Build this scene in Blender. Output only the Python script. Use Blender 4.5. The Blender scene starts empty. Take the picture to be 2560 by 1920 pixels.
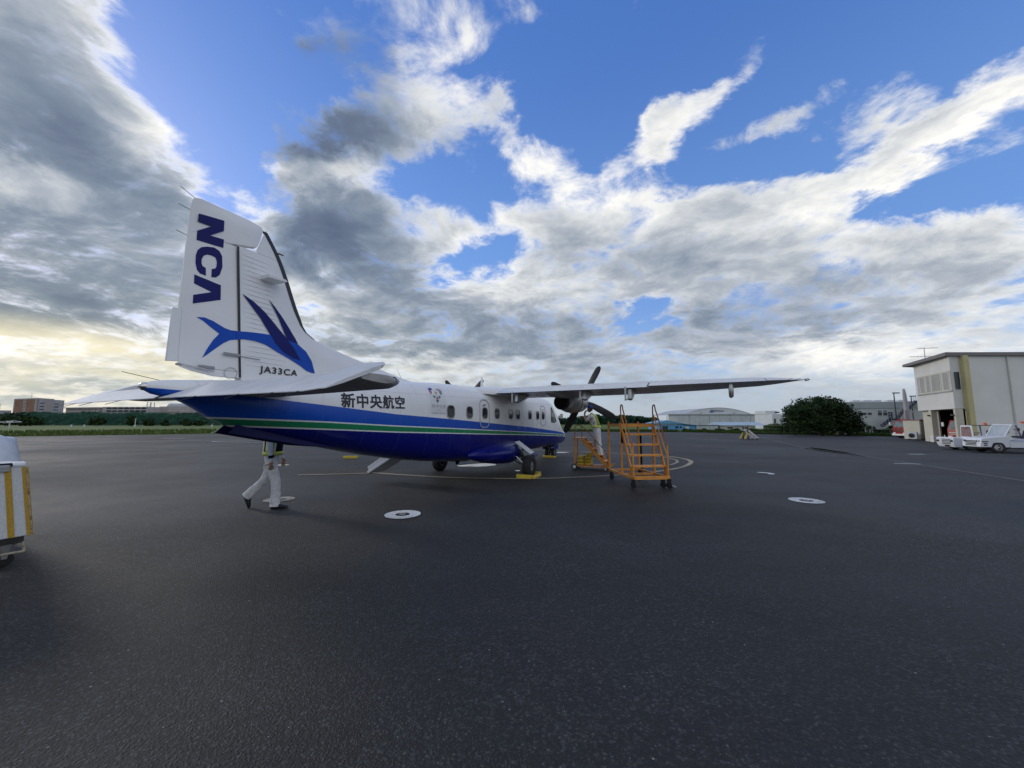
# Commuter turboprop parked on an airport apron under a broken evening sky.
import bpy, bmesh, math, random
from mathutils import Vector, Matrix
from mathutils.geometry import tessellate_polygon

scene = bpy.context.scene
COL = scene.collection
R = math.radians
rnd = random.Random(7)

# ---------------------------------------------------------------- camera
cam_data = bpy.data.cameras.new('camera')
cam_data.sensor_width = 36.0
cam_data.lens = 36.0 * 939.5 / 2560.0
cam_data.clip_start = 0.05
cam_data.clip_end = 9000.0
cam = bpy.data.objects.new('camera', cam_data)
COL.objects.link(cam)
PITCH, ROLL, EYE = 0.1016, 0.0, 1.6226
_eu = Vector((0, -math.sin(PITCH), math.cos(PITCH)))
_ex = Vector((1, 0, 0))
_r = _ex * math.cos(ROLL) + _eu * math.sin(ROLL)
_u = _eu * math.cos(ROLL) - _ex * math.sin(ROLL)
_b = -Vector((0, math.cos(PITCH), math.sin(PITCH)))
cam.matrix_world = Matrix(((_r.x, _u.x, _b.x, 0), (_r.y, _u.y, _b.y, 0), (_r.z, _u.z, _b.z, EYE), (0, 0, 0, 1)))
scene.camera = cam

# ---------------------------------------------------------------- exposure
vs = scene.view_settings
vs.view_transform = 'Standard'
vs.look = 'None'
vs.exposure = 0.10
vs.gamma = 1.0
vs.use_curve_mapping = False
scene.cycles.max_bounces = 8
scene.cycles.transparent_max_bounces = 12
scene.cycles.sample_clamp_indirect = 6.0

# ---------------------------------------------------------------- sun and sky
SUN_AZ, SUN_EL = R(-62), R(20)          # azimuth from +Y towards +X
sun_dir = Vector((math.sin(SUN_AZ) * math.cos(SUN_EL), math.cos(SUN_AZ) * math.cos(SUN_EL), math.sin(SUN_EL)))
sl = bpy.data.lights.new('sun', 'SUN')
sl.energy = 0.9
sl.angle = R(12)
sl.color = (1.0, 0.95, 0.88)
sun = bpy.data.objects.new('sun', sl)
sun.rotation_euler = sun_dir.to_track_quat('Z', 'Y').to_euler()
COL.objects.link(sun)
# low-frequency cloud masses over azimuth (-64..64 deg) x elevation (0..62 deg), as a short sum of products of curves
SKY_COVER = (1.5386, ["0 -133 -574 -727 -773 -583 -324 -370 -442 -537 -543 -459 -380 -330 -327 -384 -513 -676 -792 -768 -688 -654 -713 -660 -603 -593 -497 -362 -270 -165 -15 0","0 -74 -310 -349 -108 93 75 -85 -237 -280 -460 -604 -646 -599 -437 -301 -51 288 549 627 577 393 160 44 45 217 106 -106 -239 -151 -18 0","0 78 509 458 -110 -539 -601 -78 225 395 360 141 -19 -206 -283 -236 -8 58 48 56 227 424 87 -136 -282 -274 -326 -493 -523 -200 -19 0","0 87 396 392 351 104 -205 -44 302 37 -311 -399 -179 -13 49 69 50 110 219 192 1 -374 -527 -562 -304 -99 180 376 147 5 0 0","0 7 -20 -96 -335 -330 -163 -162 -232 -169 -16 -30 -59 64 364 425 393 436 372 120 -71 -6 140 109 -250 -397 -357 34 376 174 17 0","0 0 -53 9 238 124 -48 70 71 -179 -92 18 117 99 47 3 -450 -408 -97 251 369 189 175 97 -211 -481 -251 142 233 110 -14 0","0 13 107 107 -72 -113 -100 -339 -254 102 -2 -93 -100 182 -36 -360 3 -31 -139 -149 4 298 152 -79 -25 189 93 298 364 57 -14 0","0 -11 -146 -148 13 207 224 83 -39 215 2 51 79 27 86 12 167 35 -28 -55 52 312 -6 -421 -362 -42 100 -191 -33 210 34 0","0 -16 -108 -174 -234 -174 -43 -24 214 53 55 140 -9 69 77 105 6 -46 -47 77 293 173 -359 -179 308 11 6 149 72 -60 20 0","0 -19 49 110 205 142 -4 -96 70 -53 -96 -92 -207 -138 93 121 173 -47 -208 -145 46 121 -47 -11 216 72 -290 -287 184 29 -26 0","0 -112 -203 -54 115 126 -17 -164 49 207 208 182 -93 -197 -98 -40 -18 39 94 23 -73 -124 44 -75 -23 -82 -104 101 157 -179 -63 0","0 -32 -50 2 85 96 -46 -5 -112 -19 -16 -78 -44 96 141 78 168 20 -136 -78 45 116 29 32 -28 -136 18 200 -246 -353 -39 0","0 5 8 -41 -54 -2 48 -27 -46 178 67 -94 -17 67 145 -29 7 -71 -77 126 159 -158 -102 156 -203 197 -94 -84 39 -91 6 0","0 36 20 -42 -5 -17 -56 24 -23 -57 -16 -21 96 48 110 51 -94 -54 58 121 -96 -4 179 -256 62 190 -140 -23 -12 -140 -25 0","0 -34 -83 -71 -12 -24 -62 -135 332 -48 -51 -47 -13 71 55 -46 47 41 -60 -18 6 -39 167 31 -67 19 88 -36 -20 9 5 0"],
    ["-29 -93 -204 -337 -429 -592 -699 -722 -781 -917 -999 -988 -980 -944 -791 -485 -210 -202 -182 -58 171 298 402 419 289 126 44 13 2 0 0 0","-17 -50 -87 -114 -208 -235 -315 -454 -441 -209 20 165 167 16 -136 -94 -33 81 -11 -275 -636 -842 -831 -697 -523 -262 -84 -14 -1 0 0 0","3 7 -29 -104 -178 -122 -131 -279 -411 -361 -145 153 203 169 207 563 592 465 697 703 459 158 52 -59 -184 -111 -27 -3 0 0 0 0","20 62 73 17 78 -12 46 149 181 41 -209 -424 -361 -39 265 466 659 399 75 -515 -580 -205 152 158 74 26 -13 -7 -1 0 0 0","-14 -40 -47 2 76 149 208 202 178 124 -35 -402 -616 -342 323 147 -87 -188 58 229 372 53 -399 -537 -307 -98 -59 -28 -5 0 0 0","7 18 25 -7 -155 -58 -100 -232 -257 -69 37 -28 61 267 477 354 61 -495 -464 -294 170 169 94 6 -64 -125 -24 10 2 0 0 0","-11 -14 -6 -14 -155 -60 15 24 -13 20 -121 -366 5 403 402 -269 -238 -3 151 241 -77 -284 -36 197 95 65 42 16 2 0 0 0","8 12 40 94 61 85 110 -12 -112 -22 112 51 -41 -225 -69 268 -30 -482 182 282 -275 -274 132 196 10 2 -13 -9 -1 0 0 0","-28 -80 -64 105 300 245 91 -199 -275 -27 86 -43 -101 87 113 -151 -148 91 172 -71 -233 264 214 -119 -125 -101 -46 -11 -1 0 0 0","23 66 67 -34 -176 -175 -50 5 -48 -10 164 183 -35 -310 325 110 -306 195 65 -43 -112 80 30 -49 146 176 48 8 1 0 0 0","-11 -49 -72 -60 -29 -168 -229 -73 145 224 168 59 -108 -75 81 -146 80 -9 49 22 34 -56 199 131 -262 -186 -37 -3 0 0 0 0","8 7 -16 -39 -119 -36 30 -70 -82 104 151 160 -306 178 -49 -127 204 -131 120 -28 -20 63 -92 -62 166 206 43 -5 -2 0 0 0","-2 -12 -17 28 211 129 -18 -157 -101 43 51 51 -47 -103 91 -21 23 96 -42 -71 205 -185 -154 217 80 51 -3 -1 0 0 0 0","-5 -21 -50 -49 -49 97 58 -14 -30 -3 -32 103 -85 -31 61 -61 92 113 -310 251 -113 -35 62 -35 59 -54 -31 -6 -1 0 0 0","-34 -103 -110 1 -38 52 -1 -44 -4 54 35 -44 -3 44 -69 95 -60 50 -20 -40 112 -193 232 -169 12 150 46 2 -1 0 0 0"])
SKY_DARK = (1.0661, ["0 -38 -133 -128 10 83 -30 -543 -963 -999 -793 -365 40 290 405 475 476 455 382 303 296 324 310 243 191 200 186 158 160 95 10 0","0 -38 -222 -314 -466 -390 -72 -75 -279 -441 -509 -418 -304 -247 -245 -249 -271 -289 -302 -303 -274 -221 -188 -217 -312 -427 -410 -288 -203 -103 -11 0","0 24 223 161 -197 -252 276 398 -104 -214 -178 9 289 437 363 158 -165 -387 -433 -402 -373 -306 -149 50 229 388 398 283 173 38 -3 0","0 94 554 762 278 22 -96 -375 -309 -171 -53 157 190 -23 -280 -336 -107 31 -33 -136 -138 -53 29 54 26 -47 -69 -127 -235 -171 -20 0","0 21 200 266 -231 -317 -19 -1 422 -53 -146 -193 -414 -426 -150 130 199 140 0 -118 -70 127 248 195 141 171 181 128 72 10 -1 0","0 2 211 85 -358 -95 121 -123 -375 320 268 -146 -202 -54 93 206 211 191 172 113 -43 -274 -388 -271 -68 76 115 18 -124 -131 -17 0","0 -9 -189 -234 -157 -66 -17 -521 -279 374 103 93 73 -104 -149 -83 -100 -145 -156 -137 -108 7 213 300 210 134 94 101 118 28 -6 0","0 10 136 85 -117 -8 -173 -290 328 367 -324 -274 136 358 286 87 1 -19 12 33 -18 -30 44 54 -41 -134 -146 -116 -67 3 5 0","0 56 203 79 54 -135 7 50 -175 59 145 -58 -96 8 81 61 -19 -74 -58 -2 57 81 70 27 -102 -262 -202 91 391 288 20 0","0 -23 67 35 -50 70 160 242 -150 109 -17 -154 -85 -6 7 -14 -97 -107 13 127 113 42 83 226 245 30 -138 -175 -150 -49 2 0","0 32 147 -44 -90 318 40 -2 21 37 -218 -16 7 -128 -121 -44 -88 -91 36 125 23 -95 -71 -23 -28 -30 97 163 106 84 20 0","0 8 -12 43 -303 34 70 30 50 -96 48 211 105 38 12 4 39 83 82 35 -54 -61 81 129 -4 -142 -124 23 64 -114 -37 0"],
    ["0 -2 -7 -29 -115 -49 124 305 311 -4 -373 -494 -573 -671 -625 -392 -361 -642 -799 -665 -526 -521 -623 -414 -180 -48 -4 0 0 0 0 0","0 9 148 656 733 -2 -570 -677 -497 -114 -89 -228 -238 -68 29 242 393 182 -26 -140 -132 -188 -345 -211 11 24 2 0 0 0 0 0","0 -7 -90 -331 -360 -39 154 57 237 171 -22 -312 -498 -389 18 365 628 481 403 372 77 -119 -313 -304 -233 -75 -5 0 0 0 0 0","0 0 -37 -132 2 128 148 94 197 356 65 -159 373 561 477 451 223 -56 -237 -348 -284 -359 -277 -77 47 41 5 0 0 0 0 0","0 -6 -57 -75 56 81 170 120 -38 -202 -250 -301 -172 -91 99 61 258 305 -134 -543 -85 394 403 193 214 71 3 0 0 0 0 0","0 1 -7 -75 -59 29 -23 -205 52 -184 -485 -417 -156 69 249 314 -310 -334 24 334 160 -115 72 257 112 -5 -4 0 0 0 0 0","0 -3 3 54 -14 -35 26 63 -2 -97 183 249 -122 -254 -75 317 -137 57 285 -81 -445 -416 144 378 205 59 5 0 0 0 0 0","0 3 10 -27 -21 33 7 46 -126 -200 -332 -106 243 143 -1 -130 -224 297 273 -22 -345 -115 101 -194 -423 -169 -12 0 0 0 0 0","0 -11 -161 -218 268 130 -97 285 -190 27 -104 -81 226 -50 -314 108 115 3 -53 137 85 -82 -50 122 56 -17 -4 0 0 0 0 0","0 9 109 329 193 64 229 299 85 57 3 -108 -99 70 58 -85 -45 73 48 179 -35 34 -83 58 52 -7 -2 0 0 0 0 0","0 -15 -156 -182 195 48 -63 -99 107 163 65 -110 -65 14 32 -143 -193 57 202 -46 -65 73 -67 -47 141 103 11 0 0 0 0 0","0 6 35 17 32 22 -153 227 -70 46 -19 49 -64 -60 129 107 -2 -232 209 -136 46 106 20 -96 -103 -1 3 0 0 0 0 0"])
world = bpy.data.worlds.new('World')
scene.world = world
world.use_nodes = True


class NG:
    """small helper to write node graphs as expressions"""
    def __init__(self, tree):
        self.t = tree
        self.n = tree.nodes
        self.l = tree.links

    def put(self, node, i, v):
        if isinstance(v, bpy.types.NodeSocket):
            self.l.new(v, node.inputs[i])
        elif v is not None:
            node.inputs[i].default_value = v

    def math(self, op, a, b=None, c=None, clamp=False):
        n = self.n.new('ShaderNodeMath'); n.operation = op; n.use_clamp = clamp
        for i, v in enumerate((a, b, c)):
            self.put(n, i, v)
        return n.outputs[0]

    def vmath(self, op, a, b=None, out=0):
        n = self.n.new('ShaderNodeVectorMath'); n.operation = op
        self.put(n, 0, a); self.put(n, 1, b)
        return n.outputs[out]

    def scale(self, a, s):
        n = self.n.new('ShaderNodeVectorMath'); n.operation = 'SCALE'
        self.put(n, 0, a); self.put(n, 3, s)
        return n.outputs[0]

    def xyz(self, x, y, z):
        n = self.n.new('ShaderNodeCombineXYZ')
        for i, v in enumerate((x, y, z)):
            self.put(n, i, v)
        return n.outputs[0]

    def sep(self, v):
        n = self.n.new('ShaderNodeSeparateXYZ'); self.put(n, 0, v)
        return n.outputs

    def ramp(self, x, a, b, lo=0.0, hi=1.0, smooth=True):
        n = self.n.new('ShaderNodeMapRange')
        n.interpolation_type = 'SMOOTHSTEP' if smooth else 'LINEAR'
        for i, v in enumerate((x, a, b, lo, hi)):
            self.put(n, i, v)
        return n.outputs[0]

    def noise(self, vec, scale, detail=2.0, rough=0.5, lac=2.0, dist=0.0, color=False):
        n = self.n.new('ShaderNodeTexNoise')
        self.put(n, 'Vector', vec)
        for k, v in (('Scale', scale), ('Detail', detail), ('Roughness', rough), ('Lacunarity', lac), ('Distortion', dist)):
            self.put(n, k, v)
        return n.outputs['Color' if color else 'Fac']

    def voronoi(self, vec, scale, feature='F1', out='Distance', rand=1.0):
        n = self.n.new('ShaderNodeTexVoronoi'); n.feature = feature
        self.put(n, 'Vector', vec); self.put(n, 'Scale', scale); self.put(n, 'Randomness', rand)
        return n.outputs[out]

    def mix(self, f, a, b, mode='MIX'):
        n = self.n.new('ShaderNodeMix'); n.data_type = 'RGBA'; n.blend_type = mode
        n.clamp_factor = True
        self.put(n, 0, f)
        for i, v in ((6, a), (7, b)):
            if isinstance(v, (tuple, list)) and len(v) == 3:
                v = tuple(v) + (1,)
            self.put(n, i, v)
        return n.outputs[2]


def build_sky():
    g = NG(world.node_tree)
    g.n.clear()
    tc = g.n.new('ShaderNodeTexCoord')
    d = tc.outputs['Generated']
    x, y, z = g.sep(d)
    az = g.math('MULTIPLY', g.math('ARCTAN2', x, y), 57.29578)
    el = g.math('MULTIPLY', g.math('ARCSINE', z), 57.29578)
    # cloud-layer coordinates: a sheet seen in perspective, thinning towards the horizon
    zz = g.math('ADD', g.math('MAXIMUM', z, 0.0), 0.22)
    p = g.xyz(g.math('DIVIDE', x, zz), g.math('DIVIDE', y, zz), 0.0)
    warp = g.noise(p, 1.6, 3, 0.5, color=True)
    pw = g.vmath('ADD', p, g.scale(g.vmath('SUBTRACT', warp, (0.5, 0.5, 0.5)), 0.35))
    n1 = g.noise(pw, 2.1, 9, 0.58)
    n2 = g.noise(pw, 6.5, 8, 0.62)
    n3 = g.noise(pw, 15.0, 6, 0.6)
    # angular coordinates (degrees), slightly warped so that the placed masses lose their smooth outline
    ang = g.xyz(az, el, 0.0)
    w2 = g.noise(pw, 5.0, 6, 0.65, color=True)
    angw = g.vmath('ADD', ang, g.vmath('MULTIPLY', g.vmath('SUBTRACT', w2, (0.5, 0.5, 0.5)), (9.0, 7.5, 0.0)))

    saz, sel, _ = g.sep(angw)
    ta = g.ramp(saz, -64.0, 64.0, smooth=False)
    te = g.ramp(sel, 0.0, 62.0, smooth=False)

    def field(data):
        sc, A, B = data
        A = [[int(v) / 999.0 for v in s.split()] for s in A]
        B = [[int(v) / 999.0 for v in s.split()] for s in B]
        tot = None
        for k in range(0, len(A), 3):
            vec = []
            for t, M in ((ta, A), (te, B)):
                n = g.n.new('ShaderNodeValToRGB')
                g.put(n, 0, t)
                cr = n.color_ramp
                cr.interpolation = 'CARDINAL'
                N = len(M[0])
                while len(cr.elements) < N:
                    cr.elements.new(0.5)
                for i in range(N):
                    cr.elements[i].position = i / (N - 1)
                for i in range(N):
                    cr.elements[i].color = tuple(0.5 + 0.5 * M[k + j][i] for j in range(3)) + (1,)
                vec.append(g.vmath('SUBTRACT', n.outputs[0], (0.5, 0.5, 0.5)))
            dp = g.vmath('DOT_PRODUCT', vec[0], vec[1], out=1)
            tot = g.math('MULTIPLY', dp, 4 * sc * sc) if tot is None else g.math('MULTIPLY_ADD', dp, 4 * sc * sc, tot)
        return tot

    cov = field(SKY_COVER)
    drk = field(SKY_DARK)
    cov = g.math('MAXIMUM', g.math('MINIMUM', cov, 1.1), -1.2)
    nn = g.math('ADD', g.math('MULTIPLY', g.math('SUBTRACT', n1, 0.5), 2.4), g.math('MULTIPLY', g.math('SUBTRACT', n2, 0.5), 2.6))
    nn = g.math('MULTIPLY_ADD', g.math('SUBTRACT', n3, 0.5), 0.7, nn)
    # towards the horizon the layers overlap into a soft, even deck
    lowdeck = g.ramp(el, 15.0, 3.0)
    nn = g.math('MULTIPLY', nn, g.math('MULTIPLY_ADD', lowdeck, -0.55, 1.0))
    nn = g.math('MULTIPLY_ADD', lowdeck, 0.28, nn)
    behind = g.ramp(y, 0.45, -0.35)            # extra unseen cloud added behind the camera to light surfaces facing it
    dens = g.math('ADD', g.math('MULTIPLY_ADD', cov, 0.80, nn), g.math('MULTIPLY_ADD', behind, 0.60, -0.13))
    alpha = g.ramp(dens, -0.24, 0.74)
    thick = g.ramp(dens, 0.05, 1.25)
    sd = g.vmath('DOT_PRODUCT', d, tuple(sun_dir), out=1)
    toward = g.ramp(sd, -0.2, 0.9)
    # relief: billows whose sunward neighbour is thinner catch the light
    sx, sy = math.sin(SUN_AZ), math.cos(SUN_AZ)
    pl = g.vmath('ADD', pw, (sx * 0.05, sy * 0.05, 0.0))
    relief = g.math('SUBTRACT', g.noise(pl, 6.5, 5, 0.6), n2)
    relief = g.math('MULTIPLY', relief, g.ramp(el, 2.0, 18.0, 0.40, 0.95))
    # cloud seen against the light darkens with its thickness
    shade = g.math('ADD', g.math('MULTIPLY', thick, g.ramp(toward, 0, 1, 0.50, 0.58)), g.math('MULTIPLY', drk, 0.80))
    shade = g.math('ADD', shade, relief)
    # front-lit clouds away from the sun, brightened to light camera-facing walls; the low deck is seen edge-on and greyer
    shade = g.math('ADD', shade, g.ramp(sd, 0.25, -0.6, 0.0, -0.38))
    shade = g.math('MULTIPLY_ADD', lowdeck, 0.30, shade)
    shade = g.math('MULTIPLY_ADD', g.math('SUBTRACT', n3, 0.5), g.ramp(el, 0.0, 16.0, -0.05, -0.22), shade)
    shade = g.math('MULTIPLY', g.ramp(shade, -0.30, 1.45, smooth=False), 1.0, clamp=True)
    cr = g.n.new('ShaderNodeValToRGB')
    g.put(cr, 0, shade)
    e = cr.color_ramp.elements
    stops = [(0.0, (1.0, 0.98, 0.93)), (0.17, (0.71, 0.73, 0.74)), (0.35, (0.43, 0.47, 0.53)), (0.54, (0.24, 0.295, 0.375)), (0.77, (0.14, 0.18, 0.265)), (1.0, (0.095, 0.13, 0.205))]
    while len(e) < len(stops):
        e.new(0.5)
    for el_, (pos, c) in zip(e, stops):
        el_.position = pos; el_.color = c + (1,)
    cloud = cr.outputs[0]
    # thin rims towards the sun light up
    rim = g.math('MULTIPLY', g.math('MULTIPLY', g.ramp(dens, 0.62, 0.25), g.ramp(sd, 0.35, 0.95)), g.ramp(drk, 0.35, -0.05, 0.0, 0.55))
    cloud = g.mix(rim, cloud, (1.15, 1.12, 1.03))
    # warm low light towards the sun
    low = g.math('MULTIPLY', g.ramp(el, 22.0, 2.0), g.ramp(sd, 0.3, 1.0))
    cloud = g.mix(g.math('MULTIPLY', low, 0.55), cloud, g.mix(1.0, cloud, (1.15, 1.06, 0.78), 'MULTIPLY'))
    gl = g.math('MULTIPLY', g.math('MULTIPLY', g.ramp(el, 11.0, 7.0), g.ramp(el, 2.0, 5.0)), g.ramp(sd, 0.76, 0.97))
    cloud = g.mix(g.math('MULTIPLY', g.math('MULTIPLY', gl, g.ramp(n1, 0.40, 0.58)), 0.75), cloud, (1.05, 0.94, 0.62))

    sky = g.n.new('ShaderNodeTexSky'); sky.sky_type = 'NISHITA'
    sky.sun_disc = False
    sky.sun_elevation = SUN_EL
    sky.sun_rotation = SUN_AZ
    sky.altitude = 0; sky.air_density = 1.0; sky.dust_density = 0.6; sky.ozone_density = 2.0
    hs = g.n.new('ShaderNodeHueSaturation')
    g.put(hs, 'Saturation', 1.22); g.put(hs, 'Value', SKY_VALUE)
    g.put(hs, 'Color', sky.outputs[0])
    blue = g.mix(1.0, hs.outputs[0], (0.92, 0.86, 1.06), 'MULTIPLY')
    # clear sky evened out: less glare round the hidden sun, paler towards the horizon
    even = g.mix(g.ramp(el, 2.0, 20.0), (3.5, 4.7, 6.5), (1.55, 3.1, 6.7))
    even = g.mix(g.ramp(el, 20.0, 52.0), even, (0.72, 1.85, 5.4))
    blue = g.mix(0.70, blue, even)
    cl = g.n.new('ShaderNodeVectorMath'); cl.operation = 'SCALE'
    g.put(cl, 0, cloud); g.put(cl, 3, 1.0 / SKY_STRENGTH)
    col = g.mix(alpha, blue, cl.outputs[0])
    # pale veil near the horizon
    veil = g.scale(g.mix(g.ramp(sd, 0.0, 1.0), (0.40, 0.46, 0.53), (0.58, 0.62, 0.58)), 1.0 / SKY_STRENGTH)
    col = g.mix(g.ramp(el, 9.0, -1.0, 0.0, 0.75), col, veil)
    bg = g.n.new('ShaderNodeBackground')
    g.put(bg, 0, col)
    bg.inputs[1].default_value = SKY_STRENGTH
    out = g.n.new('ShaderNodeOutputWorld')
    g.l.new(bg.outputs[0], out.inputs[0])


SKY_STRENGTH = 0.10
SKY_VALUE = 2.0
build_sky()
world.cycles.sampling_method = 'MANUAL'
world.cycles.sample_map_resolution = 512

# ---------------------------------------------------------------- helpers
PI = math.pi


class MB:
    """collects shapes that become ONE mesh object"""
    def __init__(self):
        self.v = []
        self.f = []
        self.m = []
        self.cur = 0

    def add(self, vs, fs, M=None):
        b = len(self.v)
        if M is not None:
            vs = [M @ Vector(p) for p in vs]
        self.v += [tuple(p) for p in vs]
        self.f += [tuple(b + i for i in f) for f in fs]
        self.m += [self.cur] * len(fs)
        return self

    def box(self, c, s, M=None):
        x, y, z = c
        a, b, d = s[0] / 2, s[1] / 2, s[2] / 2
        vs = [(x + i * a, y + j * b, z + k * d) for k in (-1, 1) for j in (-1, 1) for i in (-1, 1)]
        fs = [(0, 2, 3, 1), (4, 5, 7, 6), (0, 1, 5, 4), (2, 6, 7, 3), (0, 4, 6, 2), (1, 3, 7, 5)]
        return self.add(vs, fs, M)

    def hexa(self, b4, t4):
        """8 corners: bottom ring (ccw from above) and top ring"""
        fs = [(3, 2, 1, 0), (4, 5, 6, 7)] + [(i, (i + 1) % 4, 4 + (i + 1) % 4, 4 + i) for i in range(4)]
        return self.add(list(b4) + list(t4), fs)

    def bar(self, p, q, w, h=None, up=(0, 0, 1)):
        p, q = Vector(p), Vector(q)
        h = w if h is None else h
        d = (q - p).normalized()
        u = Vector(up)
        if abs(d.dot(u)) > 0.98:
            u = Vector((0, 1, 0))
        s = d.cross(u).normalized()
        t = s.cross(d).normalized()
        vs = []
        for e in (p, q):
            for i, j in ((-1, -1), (1, -1), (1, 1), (-1, 1)):
                vs.append(e + s * (i * w / 2) + t * (j * h / 2))
        return self.add(vs, [(0, 1, 2, 3), (7, 6, 5, 4)] + [(i + 4, (i + 1) % 4 + 4, (i + 1) % 4, i) for i in range(4)])

    def tube(self, pts, r, n=8, caps=True, closed=False):
        pts = [Vector(p) for p in pts]
        N = len(pts)
        rr = r if isinstance(r, (list, tuple)) else [r] * N
        rings = []
        prev = None
        for i, p in enumerate(pts):
            if closed:
                d = pts[(i + 1) % N] - pts[i - 1]
            else:
                d = pts[min(i + 1, N - 1)] - pts[max(i - 1, 0)]
            d.normalize()
            if prev is None:
                u = Vector((0, 0, 1)) if abs(d.z) < 0.9 else Vector((0, 1, 0))
                s = d.cross(u).normalized()
            else:
                s = (prev - d * prev.dot(d)).normalized()
            prev = s
            t = d.cross(s)
            rings.append([p + (s * math.cos(2 * PI * k / n) + t * math.sin(2 * PI * k / n)) * rr[i] for k in range(n)])
        return self.loft(rings, caps and not closed, caps and not closed, wrap=closed)

    def loft(self, rings, cap0=True, cap1=True, wrap=False, closed=True):
        n = len(rings[0])
        vs = [p for r in rings for p in r]
        fs = []
        K = len(rings)
        for i in range(K if wrap else K - 1):
            a, b = i * n, ((i + 1) % K) * n
            for k in range(n if closed else n - 1):
                k2 = (k + 1) % n
                fs.append((a + k, a + k2, b + k2, b + k))
        if cap0:
            fs.append(tuple(reversed(range(n))))
        if cap1:
            fs.append(tuple((K - 1) * n + k for k in range(n)))
        return self.add(vs, fs)

    def lathe(self, prof, n=20, M=None, caps=True):
        """prof: (radius, height) pairs, turned about local Z"""
        rings = [[(r * math.cos(2 * PI * k / n), r * math.sin(2 * PI * k / n), z) for k in range(n)] for r, z in prof]
        if M is not None:
            rings = [[M @ Vector(p) for p in r] for r in rings]
        return self.loft(rings, caps, caps)

    def prism(self, poly, z0, z1, M=None):
        n = len(poly)
        vs = [(x, y, z0) for x, y in poly] + [(x, y, z1) for x, y in poly]
        fs = [tuple(reversed(range(n))), tuple(range(n, 2 * n))]
        fs += [(i, (i + 1) % n, n + (i + 1) % n, n + i) for i in range(n)]
        return self.add(vs, fs, M)

    def quad(self, a, b, c, d):
        return self.add([a, b, c, d], [(0, 1, 2, 3)])


def mesh_of(name, mb, mats, smooth=None):
    me = bpy.data.meshes.new(name)
    me.from_pydata(mb.v, [], mb.f)
    mats = mats if isinstance(mats, (list, tuple)) else [mats]
    for m in mats:
        me.materials.append(m)
    if len(mats) > 1:
        me.polygons.foreach_set('material_index', mb.m)
    bm = bmesh.new(); bm.from_mesh(me)
    bmesh.ops.recalc_face_normals(bm, faces=bm.faces)
    bm.to_mesh(me); bm.free()
    if smooth is not None:
        me.shade_smooth()
        me.set_sharp_from_angle(angle=R(smooth))
    me.update()
    return me


def obj(name, mb, mats, parent=None, smooth=None, bevel=0.0, seg=2, loc=None, rot=None, kind=None):
    me = mb if isinstance(mb, bpy.types.Mesh) else mesh_of(name, mb, mats, smooth)
    o = bpy.data.objects.new(name, me)
    COL.objects.link(o)
    if parent is not None:
        o.parent = parent
    if loc is not None:
        o.location = loc
    if rot is not None:
        o.rotation_euler = rot
    if bevel:
        md = o.modifiers.new('bevel', 'BEVEL')
        md.width = bevel; md.segments = seg; md.limit_method = 'ANGLE'; md.angle_limit = R(38)
        if smooth is None:
            o.data.shade_smooth()
            o.data.set_sharp_from_angle(angle=R(50))
    if kind:
        o['kind'] = kind
    return o


def tag(o, label, cat, group=None):
    o['label'] = label
    o['category'] = cat
    if group:
        o['group'] = group
    return o


def thing(name, label, cat, loc=(0, 0, 0), rz=0.0, group=None):
    o = bpy.data.objects.new(name, None)
    o.empty_display_size = 0.2
    COL.objects.link(o)
    o.location = loc
    o.rotation_euler = (0, 0, rz)
    return tag(o, label, cat, group)


def struct(name, mb, mat_, smooth=None, **k):
    o = obj(name, mb, mat_, smooth=smooth, **k)
    o['kind'] = 'structure'
    return o


def dup(root, loc=None, rz=None, label=None, group=None):
    def cp(o, par):
        c = o.copy()
        COL.objects.link(c)
        c.parent = par
        for ch in o.children:
            cp(ch, c)
        return c
    r = cp(root, None)
    if loc is not None:
        r.location = loc
    if rz is not None:
        r.rotation_euler = (0, 0, rz)
    if label:
        r['label'] = label
    if group:
        r['group'] = group
    return r


def frame(x, y, z=(0, 0, 0)):
    """matrix from two in-plane axes and an origin"""
    x, y = Vector(x).normalized(), Vector(y).normalized()
    n = x.cross(y).normalized()
    o = Vector(z)
    return Matrix(((x.x, y.x, n.x, o.x), (x.y, y.y, n.y, o.y), (x.z, y.z, n.z, o.z), (0, 0, 0, 1)))


AXY = Matrix.Rotation(PI / 2, 4, 'X')      # turns a lathe about Z into one about -Y
AXX = Matrix.Rotation(PI / 2, 4, 'Y')      # ... about X


def T(x, y, z):
    return Matrix.Translation((x, y, z))


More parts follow.
